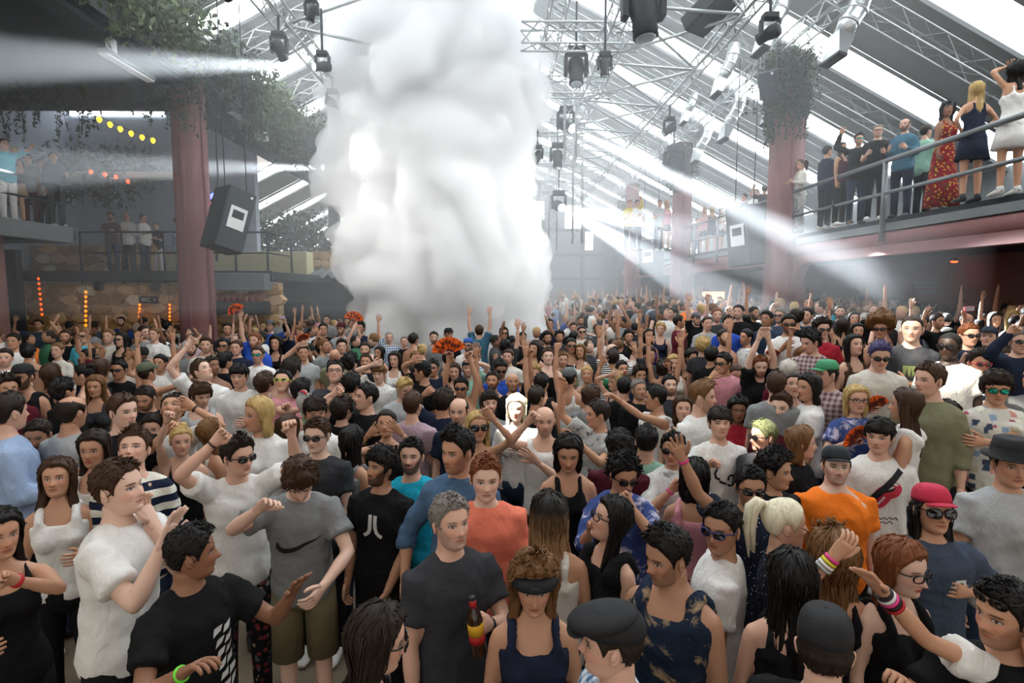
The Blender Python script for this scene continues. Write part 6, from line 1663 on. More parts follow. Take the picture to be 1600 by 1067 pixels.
for ln in MID.strip().splitlines():
    f = ln.split(); k = len(ROWS)
    px, py, hp_, face = (float(x) for x in f[:4]); fem = f[4] == 'f'
    d = dict(px=px, py=py, hpx=hp_, face=face, torso=face * .55 if abs(face) < 120 else face - 12, fem=fem, hair=f[5], hairc=f[6], skin=f[7], shirt=f[8], sleeve=f[9], arms=(f[10].replace('fist', 'upfist') if f[10] == 'fist' else f[10], 'upfist' if f[11] == 'fist' else f[11]), mid=True)
    if f[5] == 'cap': d['hair'] = 'short'; d['hairname'] = 'cap'; d['hat'] = ('cap-' if k % 2 else 'cap_back-') + hatcol[k % 7]
    if len(f) > 12: d['glasses'] = f[12]
    d['beard'] = 0 if fem else (k * 7 % 5) % 3 if abs(face) < 100 else 0
    d['hp'] = (k * 37 % 30) - 10
    ROWS.append(d)

# ------------------------------------------------------------------ placement
def solve_place(d, zfloor=None):
    """put the head on its photo pixel with the feet on the floor"""
    S = d['S']; fl = 0.0 if zfloor is None else zfloor
    J = rig(dict(S, l='down', r='down')); hc = J['H'][:3, 3]
    yaw = R(d['torso']); off = rotm('z', yaw) @ hc; k = ray(d['px'], d['py']); kk = k.z / k.y
    lo, hi = (.91, 1.05) if d.get('fem') else (.93, 1.08); best = None
    for fl in ((0.0, .28, .55) if zfloor is None else (zfloor,)):
        s = d.get('s'); raw = s
        if s is None: raw = (CAMZ - fl) / max(.3, 1.635 - (.250 * FPX / d['hpx']) * kk) if zfloor is None else 1.0; s = min(max(raw, lo), hi)
        zc = fl + hc[2] * s
        if zc > CAMZ - .03 and kk < 0: s *= (CAMZ - .06 - fl) / (zc - fl); zc = fl + hc[2] * s
        p = at_z(d['px'], d['py'], zc)
        if p.y > 26 or p.y < 0: p = at_y(d['px'], d['py'], 20)
        bad = abs(raw - s) + (.6 * abs(floor_at(p.x - off[0] * s, p.y - off[1] * s) - fl) if zfloor is None else 0)
        if best is None or bad < best[0] - 1e-6: best = (bad, s, p, zc, fl)
    bad, s, p, zc, fl = best
    d['scale'] = s; d['loc'] = Vector((p.x - off[0] * s, p.y - off[1] * s, fl)); d['head'] = Vector((p.x, p.y, zc)); d['yaw'] = d['torso']
def solve_arms(d):
    S = d['S']; J = rig(S); RT = J['RT']; Ri = rotm('z', -R(d['yaw'])); names = []
    for i, nm in enumerate('lr'):
        a = d['arms'][i]
        if isinstance(a, str): S[nm] = a; names.append(a); continue
        sd = -1 if nm == 'l' else 1; fem = J['fem']; ln = a.get('len', 1.0)
        L1, L2 = ((.285, .25) if not fem else (.265, .235)); L1 *= ln; L2 *= ln
        S[nm] = ((.2, .2, .9 if a['ik'][1] < d['py'] + d['hpx'] * .5 else -1), (0, 0, 1), 'relax'); Jt = rig(S); sh = Jt[nm]['s']
        shw = rotm('z', R(d['yaw'])) @ sh * d['scale'] + np.array(d['loc'])
        t = at_y(a['ik'][0], a['ik'][1], shw[1] + a['dy']); tl = Ri @ (np.array(t) - np.array(d['loc'])) / d['scale']
        v = tl - sh; D = np.linalg.norm(v); D2 = min(max(D, .12), (L1 + L2) * .985); v = v / D
        ca = (L1 * L1 + D2 * D2 - L2 * L2) / (2 * L1 * D2); ca = max(-1, min(1, ca)); h = a['hint']; hv = RT @ np.array([sd * h[0], -h[1], h[2]])
        hv = hv - v * hv.dot(v); hv = nrm(hv); U = v * ca + hv * math.sqrt(1 - ca * ca); e = sh + U * L1; w = sh + v * D2; F = nrm(w - e)
        Ul, Fl = RT.T @ U, RT.T @ F
        S[nm] = ((sd * Ul[0], -Ul[1], Ul[2]), (sd * Fl[0], -Fl[1], Fl[2]), a['hand']); S[nm + 'len'] = ln; names.append('up' if w[2] > 1.5 else 'bent')
    d['armnames'] = names
SKEYS = ('fem', 'bulk', 'hp', 'lean', 'sleeve', 'mouth', 'collar')
def prep(d, zfloor=None):
    d['S'] = {k: d[k] for k in SKEYS if k in d}; d['S']['hy'] = d['face'] - d['torso']; d['S'].setdefault('sleeve', 'short')
    solve_place(d, zfloor); solve_arms(d)
    return d
for d in ROWS: prep(d)

# guests on the galleries
GAL = []
def Gp(px, py, face, torso, zf, label, **k):
    d = dict(px=px, py=py, hpx=None, face=face, torso=torso, label=label, gallery=True); d.update(k); d.setdefault('arms', ('down', 'down')); d.setdefault('hpx', 30); GAL.append(prep(d, zf)); return d
RZ = 3.93
MB().box(7.2, 12.5, 3.2, 33.8, 3.8, RZ).build('trim_3', M_SLABD, kind='structure', label='raised boards along the right gallery')
g_ = 'guests on the right gallery'
Gp(1588, 112, 160, 170, RZ, 'dark-haired woman in white fringed mini dress with hands in her hair', short='fringed-dress woman', fem=True, s=1.04, hair='curlylong', hairc='black', skin='tan', shirt='white', sleeve='strap', lower='skirt', lowerc='white', arms=('over', 'over'), group=g_, shoes=True)
Gp(1526, 141, 150, 175, RZ, 'long-haired blonde woman in short black dress, back turned', fem=True, s=1.02, hair='long', hairc='blonde', skin='tan', shirt='navy', sleeve='strap', lower='skirt', lowerc='navy', arms=('hip', 'hip'), group=g_, shoes=True)
Gp(1480, 172, -15, 10, RZ, 'woman in long red flowered dress with blue shades on her head', fem=True, s=.99, hair='curlylong', hairc='black', skin='brown', shirt='sundress', sleeve='tank', lower='long_skirt', lowerc='sundress', arms=('down', 'bent'), glasses='shades-blue', glasses_up=True, group=g_)
Gp(1414, 196, -55, -35, RZ, 'bald bearded man in teal top leaning on the railing', s=1.04, hair='balding', hairc='dark', skin='fair', beard=2, shirt='teal', sleeve='long', arms=('elbows', 'elbows'), lean=14, lower='trousers', lowerc='navy', group=g_)
Gp(1372, 206, -35, -20, RZ, 'grey-haired man in glasses and black t-shirt at the railing', s=1.03, hair='crop', hairc='grey', skin='fair', beard=1, shirt='black', glasses='clear', arms=('elbows', 'elbows'), lean=8, lower='trousers', lowerc='black', bulk=1.06, group=g_)
Gp(1342, 219, -15, -10, RZ, 'man in black shirt and blue mirrored shades raising his arm', s=1.03, hair='quiff', hairc='black', skin='tan', beard=1, shirt='black', sleeve='long', glasses='mirror', arms=('upbent', 'rail'), group=g_)
Gp(1293, 237, 100, 120, RZ, 'dark-clothed man turned sideways between the white jacket and the shades', s=1.03, hair='short', hairc='black', skin='tan', shirt='navy', sleeve='long', arms=('bent', 'down'), group=g_)
Gp(1251, 257, -85, -60, RZ, 'woman in white jacket with torn jeans beside the near pink column', fem=True, s=1.0, hair='ponytail', hairc='brown', skin='tan', shirt='offwhite', sleeve='long', arms=('rail', 'rail'), lower='trousers', lowerc='smoketee', group=g_)
Gp(1218, 266, 150, 150, RZ, 'man in black half hidden by the near pink column', s=1.02, hair='short', hairc='black', skin='tan', shirt='black', sleeve='long', group=g_)
Gp(1447, 206, 100, 160, RZ, 'man in pale mint shirt mostly hidden behind the teal man', s=1.02, hair='short', hairc='dark', skin='fair', shirt='mint', sleeve='long', group=g_)
Gp(1316, 232, 20, 0, RZ, 'woman in plum top behind the two men in black', fem=True, s=.98, hair='long', hairc='dark', skin='tan', shirt='wine', sleeve='tank', group=g_)
Gp(1163, 309, -70, -40, RZ, 'man with folded arms leaning over the tall black speaker', s=1.0, hair='short', hairc='black', skin='tan', shirt='slate', lean=16, arms=('elbows', 'elbows'), group=g_)
for i, (px, py, fc, fe, hr, hc_, sh, sl, lb) in enumerate((
    (1067, 345, 10, 1, 'long', 'blonde', 'yellow', 'dress', 'blonde woman in gold dress behind the second pink column'),
    (1079, 342, -20, 1, 'shoulder', 'black', 'black', 'tank', 'black-haired woman in black beside the gold dress'),
    (1090, 345, 20, 0, 'short', 'dark', 'maroon', 'short', 'man in maroon between the women on the far gallery'),
    (1101, 331, -10, 1, 'long', 'light', 'pink', 'strap', 'sandy-haired woman in pink top at the curved rail'),
    (1113, 328, 160, 1, 'bob', 'blonde', 'navy', 'tank', 'blonde woman in navy top with bare legs on the far gallery'),
    (1127, 330, 30, 1, 'long', 'brown', 'offwhite', 'strap', 'brown-haired woman in cream top next to the tall speaker'),
    (1182, 302, -30, 0, 'short', 'dark', 'white', 'short', 'man in white right of the tall black speaker'),
    (1195, 296, 140, 0, 'short', 'black', 'black', 'short', 'man in black right behind the tall speaker'),
    (1030, 365, 0, 0, 'short', 'dark', 'lightgrey', 'short', 'man in light grey left of the second pink column'),
    (1041, 361, 20, 1, 'long', 'blonde', 'pink', 'tank', 'blonde woman in pink hard against the second column'),
    (983, 385, 0, 0, 'short', 'light', 'yellow', 'long', 'man in yellow lit by the low beam'),
    (995, 384, 20, 0, 'short', 'dark', 'white', 'short', 'man in white beside the man in yellow'))):
    Gp(px, py, fc, fc * .6, RZ, lb, fem=bool(fe), hair=hr, hairc=hc_, skin='tan', shirt=sh, sleeve=sl, arms=(('down', 'bent'), ('bent', 'upbent'), ('rail', 'down'))[i % 3], group=g_, lower='shorts' if fe else 'trousers', s=1.0)
g_ = 'guests on the upper left gallery'
Gp(6, 226, 70, 60, 4.08, 'man in turquoise shirt and white trousers at the left edge', s=1.0, hair='short', hairc='brown', skin='fair', shirt='aqua', sleeve='roll', arms=('down', 'fwd'), lowerc='white', group=g_, shoes=True)
Gp(22, 238, -10, 10, 4.08, 'blonde woman in black top and beige mini skirt', fem=True, s=1.0, hair='wavy', hairc='blonde', skin='tan', shirt='black', sleeve='tank', lower='skirt', lowerc='tan', arms=('down', 'bent'), group=g_, shoes=True)
Gp(43, 249, 20, 0, 4.08, 'man in grey shirt and plum trousers behind the blonde', s=.96, hair='short', hairc='black', skin='tan', shirt='grey', arms=('down', 'down'), lowerc='wine', group=g_)
Gp(64, 256, 80, 60, 4.08, 'person in white shirt bending over the upper left railing', s=.97, hair='short', hairc='dark', skin='tan', shirt='white', sleeve='long', lean=10, arms=('rail', 'rail'), lowerc='black', group=g_)
Gp(83, 246, 60, 50, 4.08, 'man in dark grey suit at the corner of the upper left gallery', s=1.0, hair='short', hairc='black', skin='tan', shirt='slate', sleeve='long', arms=('down', 'bent'), lowerc='charcoal', group=g_, shoes=True)
g_ = 'guests on the lower left gallery'
Gp(173, 339, 15, 20, LGZ, 'man in brown t-shirt leaning on the lower left railing', s=1.0, hair='curly', hairc='dark', skin='tan', beard=2, shirt='brown', arms=('rail', 'rail'), lean=8, group=g_)
Gp(198, 339, 10, 10, LGZ, 'bald man in open white shirt with folded arms', s=1.03, hair='balding', hairc='dark', skin='tan', shirt='white', sleeve='long', arms=('elbows', 'elbows'), lowerc='black', bulk=1.08, group=g_, shoes=True)
Gp(224, 341, 80, 40, LGZ, 'man in white shirt turned to the side beside the bald man', s=1.02, hair='short', hairc='black', skin='tan', shirt='white', sleeve='roll', arms=('rail', 'down'), lowerc='navy', group=g_, shoes=True)
Gp(244, 353, 0, 0, LGZ, 'man in black t-shirt and white trousers at the lower left railing', s=.95, hair='short', hairc='dark', skin='tan', shirt='black', arms=('elbows', 'rail'), lean=12, lowerc='white', group=g_, shoes=True)
Gp(277, 346, 95, 60, LGZ, 'man in light blue shirt and mint trousers beside the left column', s=1.0, hair='short', hairc='brown', skin='fair', shirt='lightblue', sleeve='long', arms=('bent', 'down'), lowerc='mint', group=g_, shoes=True)
Gp(388, 362, 20, 30, LGZ, 'man in white shirt with folded arms right of the left speaker', s=.97, hair='short', hairc='dark', skin='tan', shirt='white', sleeve='long', arms=('elbows', 'elbows'), lowerc='navy', group=g_, shoes=True)
Gp(343, 357, 20, 0, LGZ, 'man in grey hidden behind the left speaker', s=.96, hair='short', hairc='dark', skin='tan', shirt='grey', lower='shorts', lowerc='darkdenim', group=g_)

# ------------------------------------------------------------------ fillers between and behind, up to 300 people
ALLP = ROWS + GAL
LIMIT = 300
SHW = ['black'] * 9 + ['white'] * 7 + ['grey'] * 4 + ['charcoal'] * 4 + ['navy'] * 4 + ['lightgrey'] * 3 + ['offwhite'] * 2 + ['lightblue', 'blue', 'maroon', 'red', 'olive', 'teal', 'pink', 'brown', 'green', 'mauve', 'tan', 'bwstripe', 'plaid', 'denim', 'purple', 'orange', 'aqua', 'slate', 'bluepat']
rnd = random.Random(21)
def project(p):
    v = CAMM.transposed() @ (Vector(p) - cam.location); return 800 + FPX * v.x / -v.z, 533.5 - FPX * v.y / -v.z, -v.z
occ = [(d['loc'].x, d['loc'].y) for d in ROWS]
heads = [(d['px'], d['py'], (d['head'] - cam.location).length) for d in ROWS]
def blocked(x, y): return (-4.2 < x < 1.9 and y > 11.9) or any(abs(x - cx) < .55 and abs(y - cy) < .55 for cx, cy in ((6.95, 14.2), (6.95, 22.4), (-7.35, 13.9), (-11, 12.6))) or (x < -5.9 and y > 15.2) or x < -11 or (2.1 < x < 2.4) or (2.75 < x < 3.0) or (x > 2.4 and 4.45 < y < 4.75) or x > 10.8
cands = []
y = 2.3
while y < 17.5:
    x = -11.5 + rnd.uniform(0, .6)
    while x < 10.6:
        X, Y = x + rnd.uniform(-.14, .14), y + rnd.uniform(-.12, .12); x += .62
        if blocked(X, Y): continue
        fl = floor_at(X, Y); sc = rnd.uniform(.94, 1.05); u, v, dd = project((X, Y, fl + 1.635 * sc))
        if not (-25 < u < 1625): continue
        if any((X - a) ** 2 + (Y - b) ** 2 < .43 ** 2 for a, b in occ): continue
        hp_ = .232 * sc * FPX / dd
        if any(abs(u - a) < hp_ * .62 and -hp_ * 1.1 < b - v < hp_ * 1.5 or False for a, b, c in heads if c > dd): continue
        cands.append((Y, X, u, v, hp_, sc)); occ.append((X, Y))
    y += .56
cands.sort()
LIB_ARMS = [('down', 'down'), ('bent', 'down'), ('down', 'down'), ('down', 'bent'), ('up', 'down'), ('down', 'upfist'), ('upbent', 'down'), ('clap', 'clap'), ('over', 'down'), ('bent', 'bent'), ('down', 'up'), ('chest', 'down'), ('upwide', 'upwide'), ('phoneup', 'down')]
nfill = LIMIT - len(ALLP)
FAR = [c for c in cands[nfill:]]
for i, (Y, X, u, v, hp_, sc) in enumerate(cands[:nfill]):
    fem = rnd.random() < .33; face = rnd.choice([0, 0, 10, -10, 20, -20, 35, -35, 60, -60, 90, -90, 150, 170, 180, -160]); hr = rnd.choice(['long', 'bob', 'shoulder', 'wavy', 'bun', 'updo', 'curlylong'] if fem else ['short', 'short', 'crop', 'quiff', 'mop', 'curly', 'buzz', 'fringe', 'balding'])
    d = dict(px=u, py=v, hpx=hp_, s=sc, face=face, torso=face * .6 if abs(face) < 120 else face, fem=fem, hair=hr, hairc=rnd.choice(['black', 'black', 'dark', 'dark', 'brown', 'light'] + (['blonde'] if fem else ['black'])), skin=rnd.choice(['fair', 'tan', 'tan', 'olive', 'brown', 'pale']), shirt=rnd.choice(SHW), sleeve=rnd.choice(['tank', 'strap', 'short', 'vest'] if fem else ['short', 'short', 'short', 'vest', 'none', 'short']), arms=rnd.choice(LIB_ARMS) if (Y > 4.5 and (X < 2.9 or rnd.random() < .3)) else ('down', 'down'), mid=True, lib=True)
    if not fem and abs(face) < 70: d['beard'] = rnd.choice([0, 1, 1, 2]); d['glasses'] = rnd.choice([None, None, None, 'shades'])
    if rnd.random() < .08: d['hat'] = 'cap-' + rnd.choice(hatcol); d['hairname'] = 'cap'; d['hair'] = 'short'
    d['hp'] = rnd.choice([-8, 0, 8, 18]); d['hp'] = d['hp'] if Y < 6 else rnd.choice([0, 12])
    prep(d); ALLP.append(d)

# ------------------------------------------------------------------ bodies: heroes get their own pose, the others share a library
for d in ALLP:
    dist = (d['head'] - cam.location).length
    q = 0 if (dist < 4.3 and not d.get('lib')) else (1 if dist < 8.5 or (d.get('gallery') and dist < 12.5) else 2)
    if d.get('lib'): q = max(q, 1 if dist < 6 else 2)
    d['q'] = q
    uniq = q == 0 or not all(isinstance(a, str) for a in d['arms']) or (d.get('gallery') and q < 2)
    if uniq: key = ('u', id(d)); S = d['S']
    else:
        hy = round((d['face'] - d['torso']) / 30) * 30; hpq = 12 if d['S'].get('hp', 0) > 6 else (-14 if d['S'].get('hp', 0) < -8 else 0)
        if q == 2: hpq = 6; hy = 0; d['yaw'] = d['face']
        al, ar = d['arms']
        if q == 2: al = {'chest': 'bent', 'chin': 'bent', 'over': 'upbent', 'upfist': 'up', 'phoneup': 'upbent', 'clap': 'up', 'rail': 'bent', 'elbows': 'bent'}.get(al, al); ar = {'chest': 'bent', 'chin': 'bent', 'over': 'upbent', 'upfist': 'up', 'phoneup': 'upbent', 'clap': 'up', 'rail': 'bent', 'elbows': 'bent'}.get(ar, ar)
        sl = d['S'].get('sleeve'); sl = {'strap': 'tank'}.get(sl, sl) if q == 2 else sl
        S = dict(fem=d.get('fem', False), hy=hy, hp=hpq, sleeve=sl, l=al, r=ar)
        if d['S'].get('bulk'): S['bulk'] = 1.06
        key = ('lib', q, tuple(sorted((k, str(v)) for k, v in S.items())))
    d['rec_'] = variant(key, S, q)
print('variants', len([k for k in CACHE if isinstance(k, tuple) and k[0] in ('u', 'lib')]))
run_jobs()
# ================================================================== SPAWN PEOPLE
for i, d in enumerate(ALLP):
    rec = d['rec_']; finish_variant(rec, i); d['seed'] = i * 31 + 7
    H = rec['J']['H'][:3, 3]; off = rotm('z', R(d['yaw'])) @ H; s = d['scale']
    if rec['key'][0] == 'lib' or True:
        hd = d['head']; d['loc'] = Vector((hd.x - off[0] * s, hd.y - off[1] * s, d['loc'].z))
        dz = (d['loc'].z + H[2] * s) - hd.z            # keep the feet on the floor: slide along the sight line instead
        if abs(dz) > .002:
            rr = (hd - cam.location); k = (hd.z + dz - cam.location.z) / (hd.z - cam.location.z) if abs(hd.z - cam.location.z) > .05 else 1.0
            if .8 < k < 1.25: h2 = cam.location + rr * k; d['loc'].x += h2.x - hd.x; d['loc'].y += h2.y - hd.y
    if 'group' not in d: d['group'] = 'dancers in the crowd'
# labels: each person is told from the next by looks, then by a landmark neighbour
marks = [(d['px'], d['py'], d['short']) for d in ALLP if d.get('short')]
marks += [(880, 520, 'smoke base'), (1220, 470, 'near right column'), (1050, 470, 'second right column'), (310, 500, 'left pink column'), (720, 525, 'smoke base'), (200, 470, 'tan stone wall')]
used = set()
for d in ALLP:
    if not d.get('label') is None: used.add(d['label'])
for d in ALLP:
    if d.get('label') is not None: continue
    base = auto_label(d); near = sorted(marks, key=lambda m: (m[0] - d['px']) ** 2 + ((m[1] - d['py']) * 1.3) ** 2)
    done = None
    for m in near[:10]:
        dx, dy = d['px'] - m[0], d['py'] - m[1]
        rel = ('right of' if dx > 0 else 'left of') if abs(dx) > abs(dy) * 1.2 else ('behind' if dy < 0 else 'in front of')
        lb = '%s, %s the %s' % (base, rel, m[2]); lb = ' '.join(lb.split())
        if len(lb.replace('-', ' ').split()) > 16 and len(lb.split()) > 16: continue
        if lb not in used: done = lb; break
    d['label'] = done or lb; used.add(d['label'])
for d in ALLP: spawn(d, d['rec_'])

# ------------------------------------------------------------------ printed shirts
def world_of(d): return Matrix.Translation(d['loc']) @ Matrix.Rotation(R(d['yaw']), 4, 'Z') @ Matrix.Scale(d['scale'], 4)
def print_on(d, polys, m, name='shirt_print', back=False, off=.0035, M=None):
    """flat shapes in shirt front coordinates (x, z in metres) laid on the cloth"""
    so = d.get('shirtobj'); me = so.data
    tree = BVHTree.FromPolygons([v.co[:] for v in me.vertices], [p.vertices[:] for p in me.polygons])
    bm = bmesh.new()
    for poly in polys:
        vs = [bm.verts.new((x, 0, z)) for x, z in poly]
        try: bm.faces.new(vs)
        except ValueError: pass
    bmesh.ops.triangulate(bm, faces=bm.faces)
    for _ in range(4):
        e = [e for e in bm.edges if e.calc_length() > .012]
        if e: bmesh.ops.subdivide_edges(bm, edges=e, cuts=1); bmesh.ops.triangulate(bm, faces=bm.faces)
    RT = d['rec_']['J']['RT']
    sgn = 1 if back else -1
    for v in bm.verts:
        o = Vector(d['rec_']['J']['tp']((v.co.x, sgn * .6, v.co.z))); dr = Vector(RT @ np.array([0, -sgn, 0]))
        h = tree.ray_cast(o, dr, 2)
        v.co = (h[0] - dr * off) if h[0] is not None else o + dr * .48
    o_ = bpy.data.meshes.new(name); bm.to_mesh(o_); bm.free(); o_.materials.append(m)
    ob = bpy.data.objects.new(name, o_); COL.objects.link(ob); ob.parent = d['root']; return ob
def strip(pts, w):
    P_ = [Vector((x, z)) for x, z in pts]; L, R_ = [], []
    for i, p in enumerate(P_):
        t = (P_[min(i + 1, len(P_) - 1)] - P_[max(i - 1, 0)]).normalized(); n = Vector((-t.y, t.x)); ww = w[i] if hasattr(w, '__len__') else w
        L.append(p + n * ww); R_.append(p - n * ww)
    return [[tuple(L[i]), tuple(L[i + 1]), tuple(R_[i + 1]), tuple(R_[i])] for i in range(len(P_) - 1)]
def letters(s, size, cx, cz, rot=0):
    me = text_mesh(s, size, extrude=0); out = []; c, s_ = math.cos(R(rot)), math.sin(R(rot))
    for p in me.polygons: out.append([(cx + v.x * c - v.y * s_, cz + v.x * s_ + v.y * c) for v in (me.vertices[i].co for i in p.vertices)])
    bpy.data.meshes.remove(me); return out
def by(short): return next(d for d in ALLP if d.get('short') == short)
M_PW = mat('print_white', '#c9c9c6', .8, var=.05); M_PK = mat('print_black', '#151517', .8); M_PR = mat('print_red', '#c22f45', .75); M_PY = mat('print_yellow', '#c9a52c', .8); M_PM = mat('print_plum', '#6a2a3c', .8); M_PG = mat('print_dimgreen', '#6f7a4a', .8)
d = by('swoosh man')
sw = [(-.105, 1.200), (-.118, 1.222), (-.128, 1.205), (-.130, 1.182), (-.118, 1.160), (-.092, 1.150), (-.055, 1.156), (.0, 1.180), (.13, 1.242), (.01, 1.205), (-.05, 1.188), (-.085, 1.183), (-.102, 1.188)]
def off_poly(pl, dx, dz): return [(x + dx, z + dz) for x, z in pl]
sq = [[sw[i], sw[i + 1], sw[j - 1], sw[j]] if False else None for i, j in ()]
up_ = [(-.118, 1.222), (-.110, 1.200), (-.098, 1.188), (-.075, 1.184), (-.045, 1.189), (.0, 1.203), (.06, 1.222), (.13, 1.242)]
dn_ = [(-.128, 1.208), (-.131, 1.180), (-.115, 1.160), (-.088, 1.150), (-.050, 1.157), (.0, 1.178), (.06, 1.208), (.13, 1.2415)]
print_on(d, [[(up_[i][0] + .01, up_[i][1] + .05), (up_[i + 1][0] + .01, up_[i + 1][1] + .05), (dn_[i + 1][0] + .01, dn_[i + 1][1] + .05), (dn_[i][0] + .01, dn_[i][1] + .05)] for i in range(7)], M_PK).__setitem__('label', 'black swoosh printed across the chest')
d = by('letter-print man')
print_on(d, strip([(-.012, 1.375), (-.014, 1.33), (-.018, 1.285), (-.026, 1.262), (-.045, 1.245), (-.062, 1.24)], .012) + strip([(.022, 1.372), (.020, 1.33), (.018, 1.285), (.026, 1.258), (.045, 1.240), (.062, 1.232)], .012), M_PW).__setitem__('label', 'two white hooked strokes like J and L')
d = by('lips-print man')
def ell2(cx, cz, rx, rz, n=20, rot=0, a0=0, a1=360):
    c, s = math.cos(R(rot)), math.sin(R(rot)); out = []
    for i in range(n):
        t = R(a0 + (a1 - a0) * i / (n if a1 - a0 == 360 else n - 1)); x, z = rx * math.cos(t), rz * math.sin(t); out.append((cx + x * c - z * s, cz + x * s + z * c))
    return out
print_on(d, [ell2(.020, 1.290, .088, .052, rot=18), ell2(.052, 1.322, .052, .034, rot=-20), ell2(-.018, 1.235, .046, .078, rot=-32)], M_PR, off=.003).__setitem__('label', 'red lips and tongue print')
print_on(d, [ell2(.012, 1.305, .046, .017, rot=18)], M_PK, off=.006); print_on(d, [ell2(.012, 1.314, .038, .009, rot=18), ell2(.058, 1.342, .018, .009, rot=-15)] + strip([(-.040, 1.195), (-.008, 1.255)], .0065), M_PW, off=.0075)
print_on(d, strip([(-.08 + i * .012, 1.10 + .010 * math.sin(i * 2.1)) for i in range(15)], .0028) + strip([(-.06 + i * .012, 1.072 + .009 * math.sin(i * 1.7)) for i in range(11)], .0024), M_PK, off=.004)
print_on(d, strip([(.10, 1.43), (.03, 1.36), (-.05, 1.27), (-.11, 1.17), (-.15, 1.07)], .021), M_PK, name='shoulder_strap', off=.012)
d = by('number-shirt man')
print_on(d, strip([(-.055, 1.31), (-.07, 1.27), (-.06, 1.235), (-.03, 1.225)], .009) + strip([(-.035, 1.21), (.0, 1.195), (.02, 1.19)], .009) + strip(ell2(.055, 1.235, .026, .026, 10, 0, -40, 220), .008) + strip(ell2(.055, 1.192, .026, .02, 8, 0, -160, 60), .008), M_PK)
d = by('band-shirt man')
print_on(d, letters('ROCKER', .055, -.02, 1.28, -6) + letters('MELODY', .055, -.05, 1.17, -6), M_PM) if False else print_on(d, letters('HRE', .06, -.06, 1.30) + letters('OEA', .06, -.06, 1.235) + letters('LO', .06, -.06, 1.16), M_PM)
print_on(d, letters('EB', .06, .06, 1.30) + letters('X', .075, .06, 1.235) + letters('O', .095, .05, 1.15), M_PY)
d = by('reaching black-shirt man')
print_on(d, [[(x0 + k * .008, 1.32 - k * .055), (x0 + .038 + k * .008, 1.33 - k * .055), (x0 + .03 + k * .008, 1.30 - k * .055), (x0 - .008 + k * .008, 1.285 - k * .055)] for k in range(6) for x0 in (.02, .068)], M_PW)
d = by('red-cap man')
print_on(d, [[(.045, 1.325), (.105, 1.325), (.105, 1.285), (.045, 1.285)]], M_PW); print_on(d, [ell2(.076, 1.303, .017, .007, 10)], M_PK, off=.005); print_on(d, [[(.035, 1.275), (.110, 1.275), (.110, 1.27), (.035, 1.27)], [(.035, 1.262), (.110, 1.262), (.110, 1.257), (.035, 1.257)], [(.045, 1.249), (.10, 1.249), (.10, 1.244), (.045, 1.244)]], mat('print_grey', '#5c6066'))
d = by('shaven black-shirt man')
print_on(d, [[(-.12 + i * .03, 1.33), (-.09 + i * .03, 1.33), (-.095 + i * .03, 1.26 - .03 * (i % 2)), (-.112 + i * .03, 1.26 - .03 * ((i + 1) % 2))] for i in range(7)] + [[(-.1, 1.2), (.06, 1.2), (.06, 1.08), (-.1, 1.08)]], M_PG)
print_on(d, [[(.075, 1.33), (.095, 1.33), (.10, 1.12), (.08, 1.12)]], M_PY)
d = by('glasses profile woman')
print_on(d, [ell2(-.05, 1.22, .026, .018, 9)], M_PW)
d = by('cyan-shirt man'); print_on(d, [[(-.01, 1.27), (.005, 1.31), (.02, 1.27), (.03, 1.20), (-.02, 1.20)]], mat('print_steel', '#5a7c8a'))
d = by('fists-up man'); print_on(d, [ell2(.01, 1.33, .010, .006, 8)], M_PR)

# ------------------------------------------------------------------ things held
def hand_world(d, nm):
    c, dd, l, nn = d['rec_']['J']['grip'][nm]; W = world_of(d); W3 = W.to_3x3().normalized()
    return W @ Vector(c), (W3 @ Vector(dd)).normalized(), (W3 @ Vector(l)).normalized(), (W3 @ Vector(nn)).normalized()
M_BOTTLE = mat('brown_glass', '#2c1405', .12, spec=.8); M_LABELY = mat('bottle_label_yellow', '#c99a1c', .6); M_LABELR = mat('bottle_label_red', '#a01818', .6)
d = by('beer man'); c, dd, l, nn = hand_world(d, 'r')
p = at_y(744, 985, c.y - .04)
root = empty('beer_bottle', p, 'brown beer bottle with yellow and red labels in the grey-haired man\'s hand', 'bottle'); root.rotation_euler = (R(4), R(-6), 0)
MB().lathe([(.028, -.10), (.031, -.095), (.031, .045), (.026, .075), (.0135, .10), (.012, .135)], 20).build('bottle_body', M_BOTTLE, root, smooth=True)
MB().lathe([(.0318, -.01), (.0318, .038)], 20).build('yellow_label', M_LABELY, root, smooth=True); MB().lathe([(.0318, -.045), (.0318, -.012)], 20).build('red_label', M_LABELR, root, smooth=True)
MB().lathe([(.0142, .102), (.0135, .132)], 16).build('neck_label', M_LABELR, root, smooth=True); MB().lathe([(.012, .134), (.0138, .136), (.0138, .146), (.011, .148)], 16).build('bottle_mouth', M_BLACK, root, smooth=True)
def wristband(d, nm, cols, label):
    J = d['rec_']['J'][nm]; W = world_of(d); w = Vector(J['w']); F = Vector(J['F'])
    for i, cc in enumerate(cols):
        p = W @ (w - F * (.012 + .017 * i)); q = F.to_track_quat('Z', 'Y').to_matrix().to_4x4()
        b = MB(); b.lathe([(.0285 + .0012 * i, -.006), (.0310 + .0012 * i, -.006), (.0310 + .0012 * i, .006), (.0285 + .0012 * i, .006)], 16, Matrix.Translation(w - F * (.012 + .017 * i)) @ q)
        b.build('wristband', mat('band_' + cc, {'green': '#6fdc3c', 'black': '#101012', 'pink': '#d83a86', 'red': '#b01824', 'white': '#d8d8d6', 'silver': '#a8a8a8', 'yellow': '#d4c52a', 'brown': '#3a281c'}[cc], .5), d['root'], smooth=True)
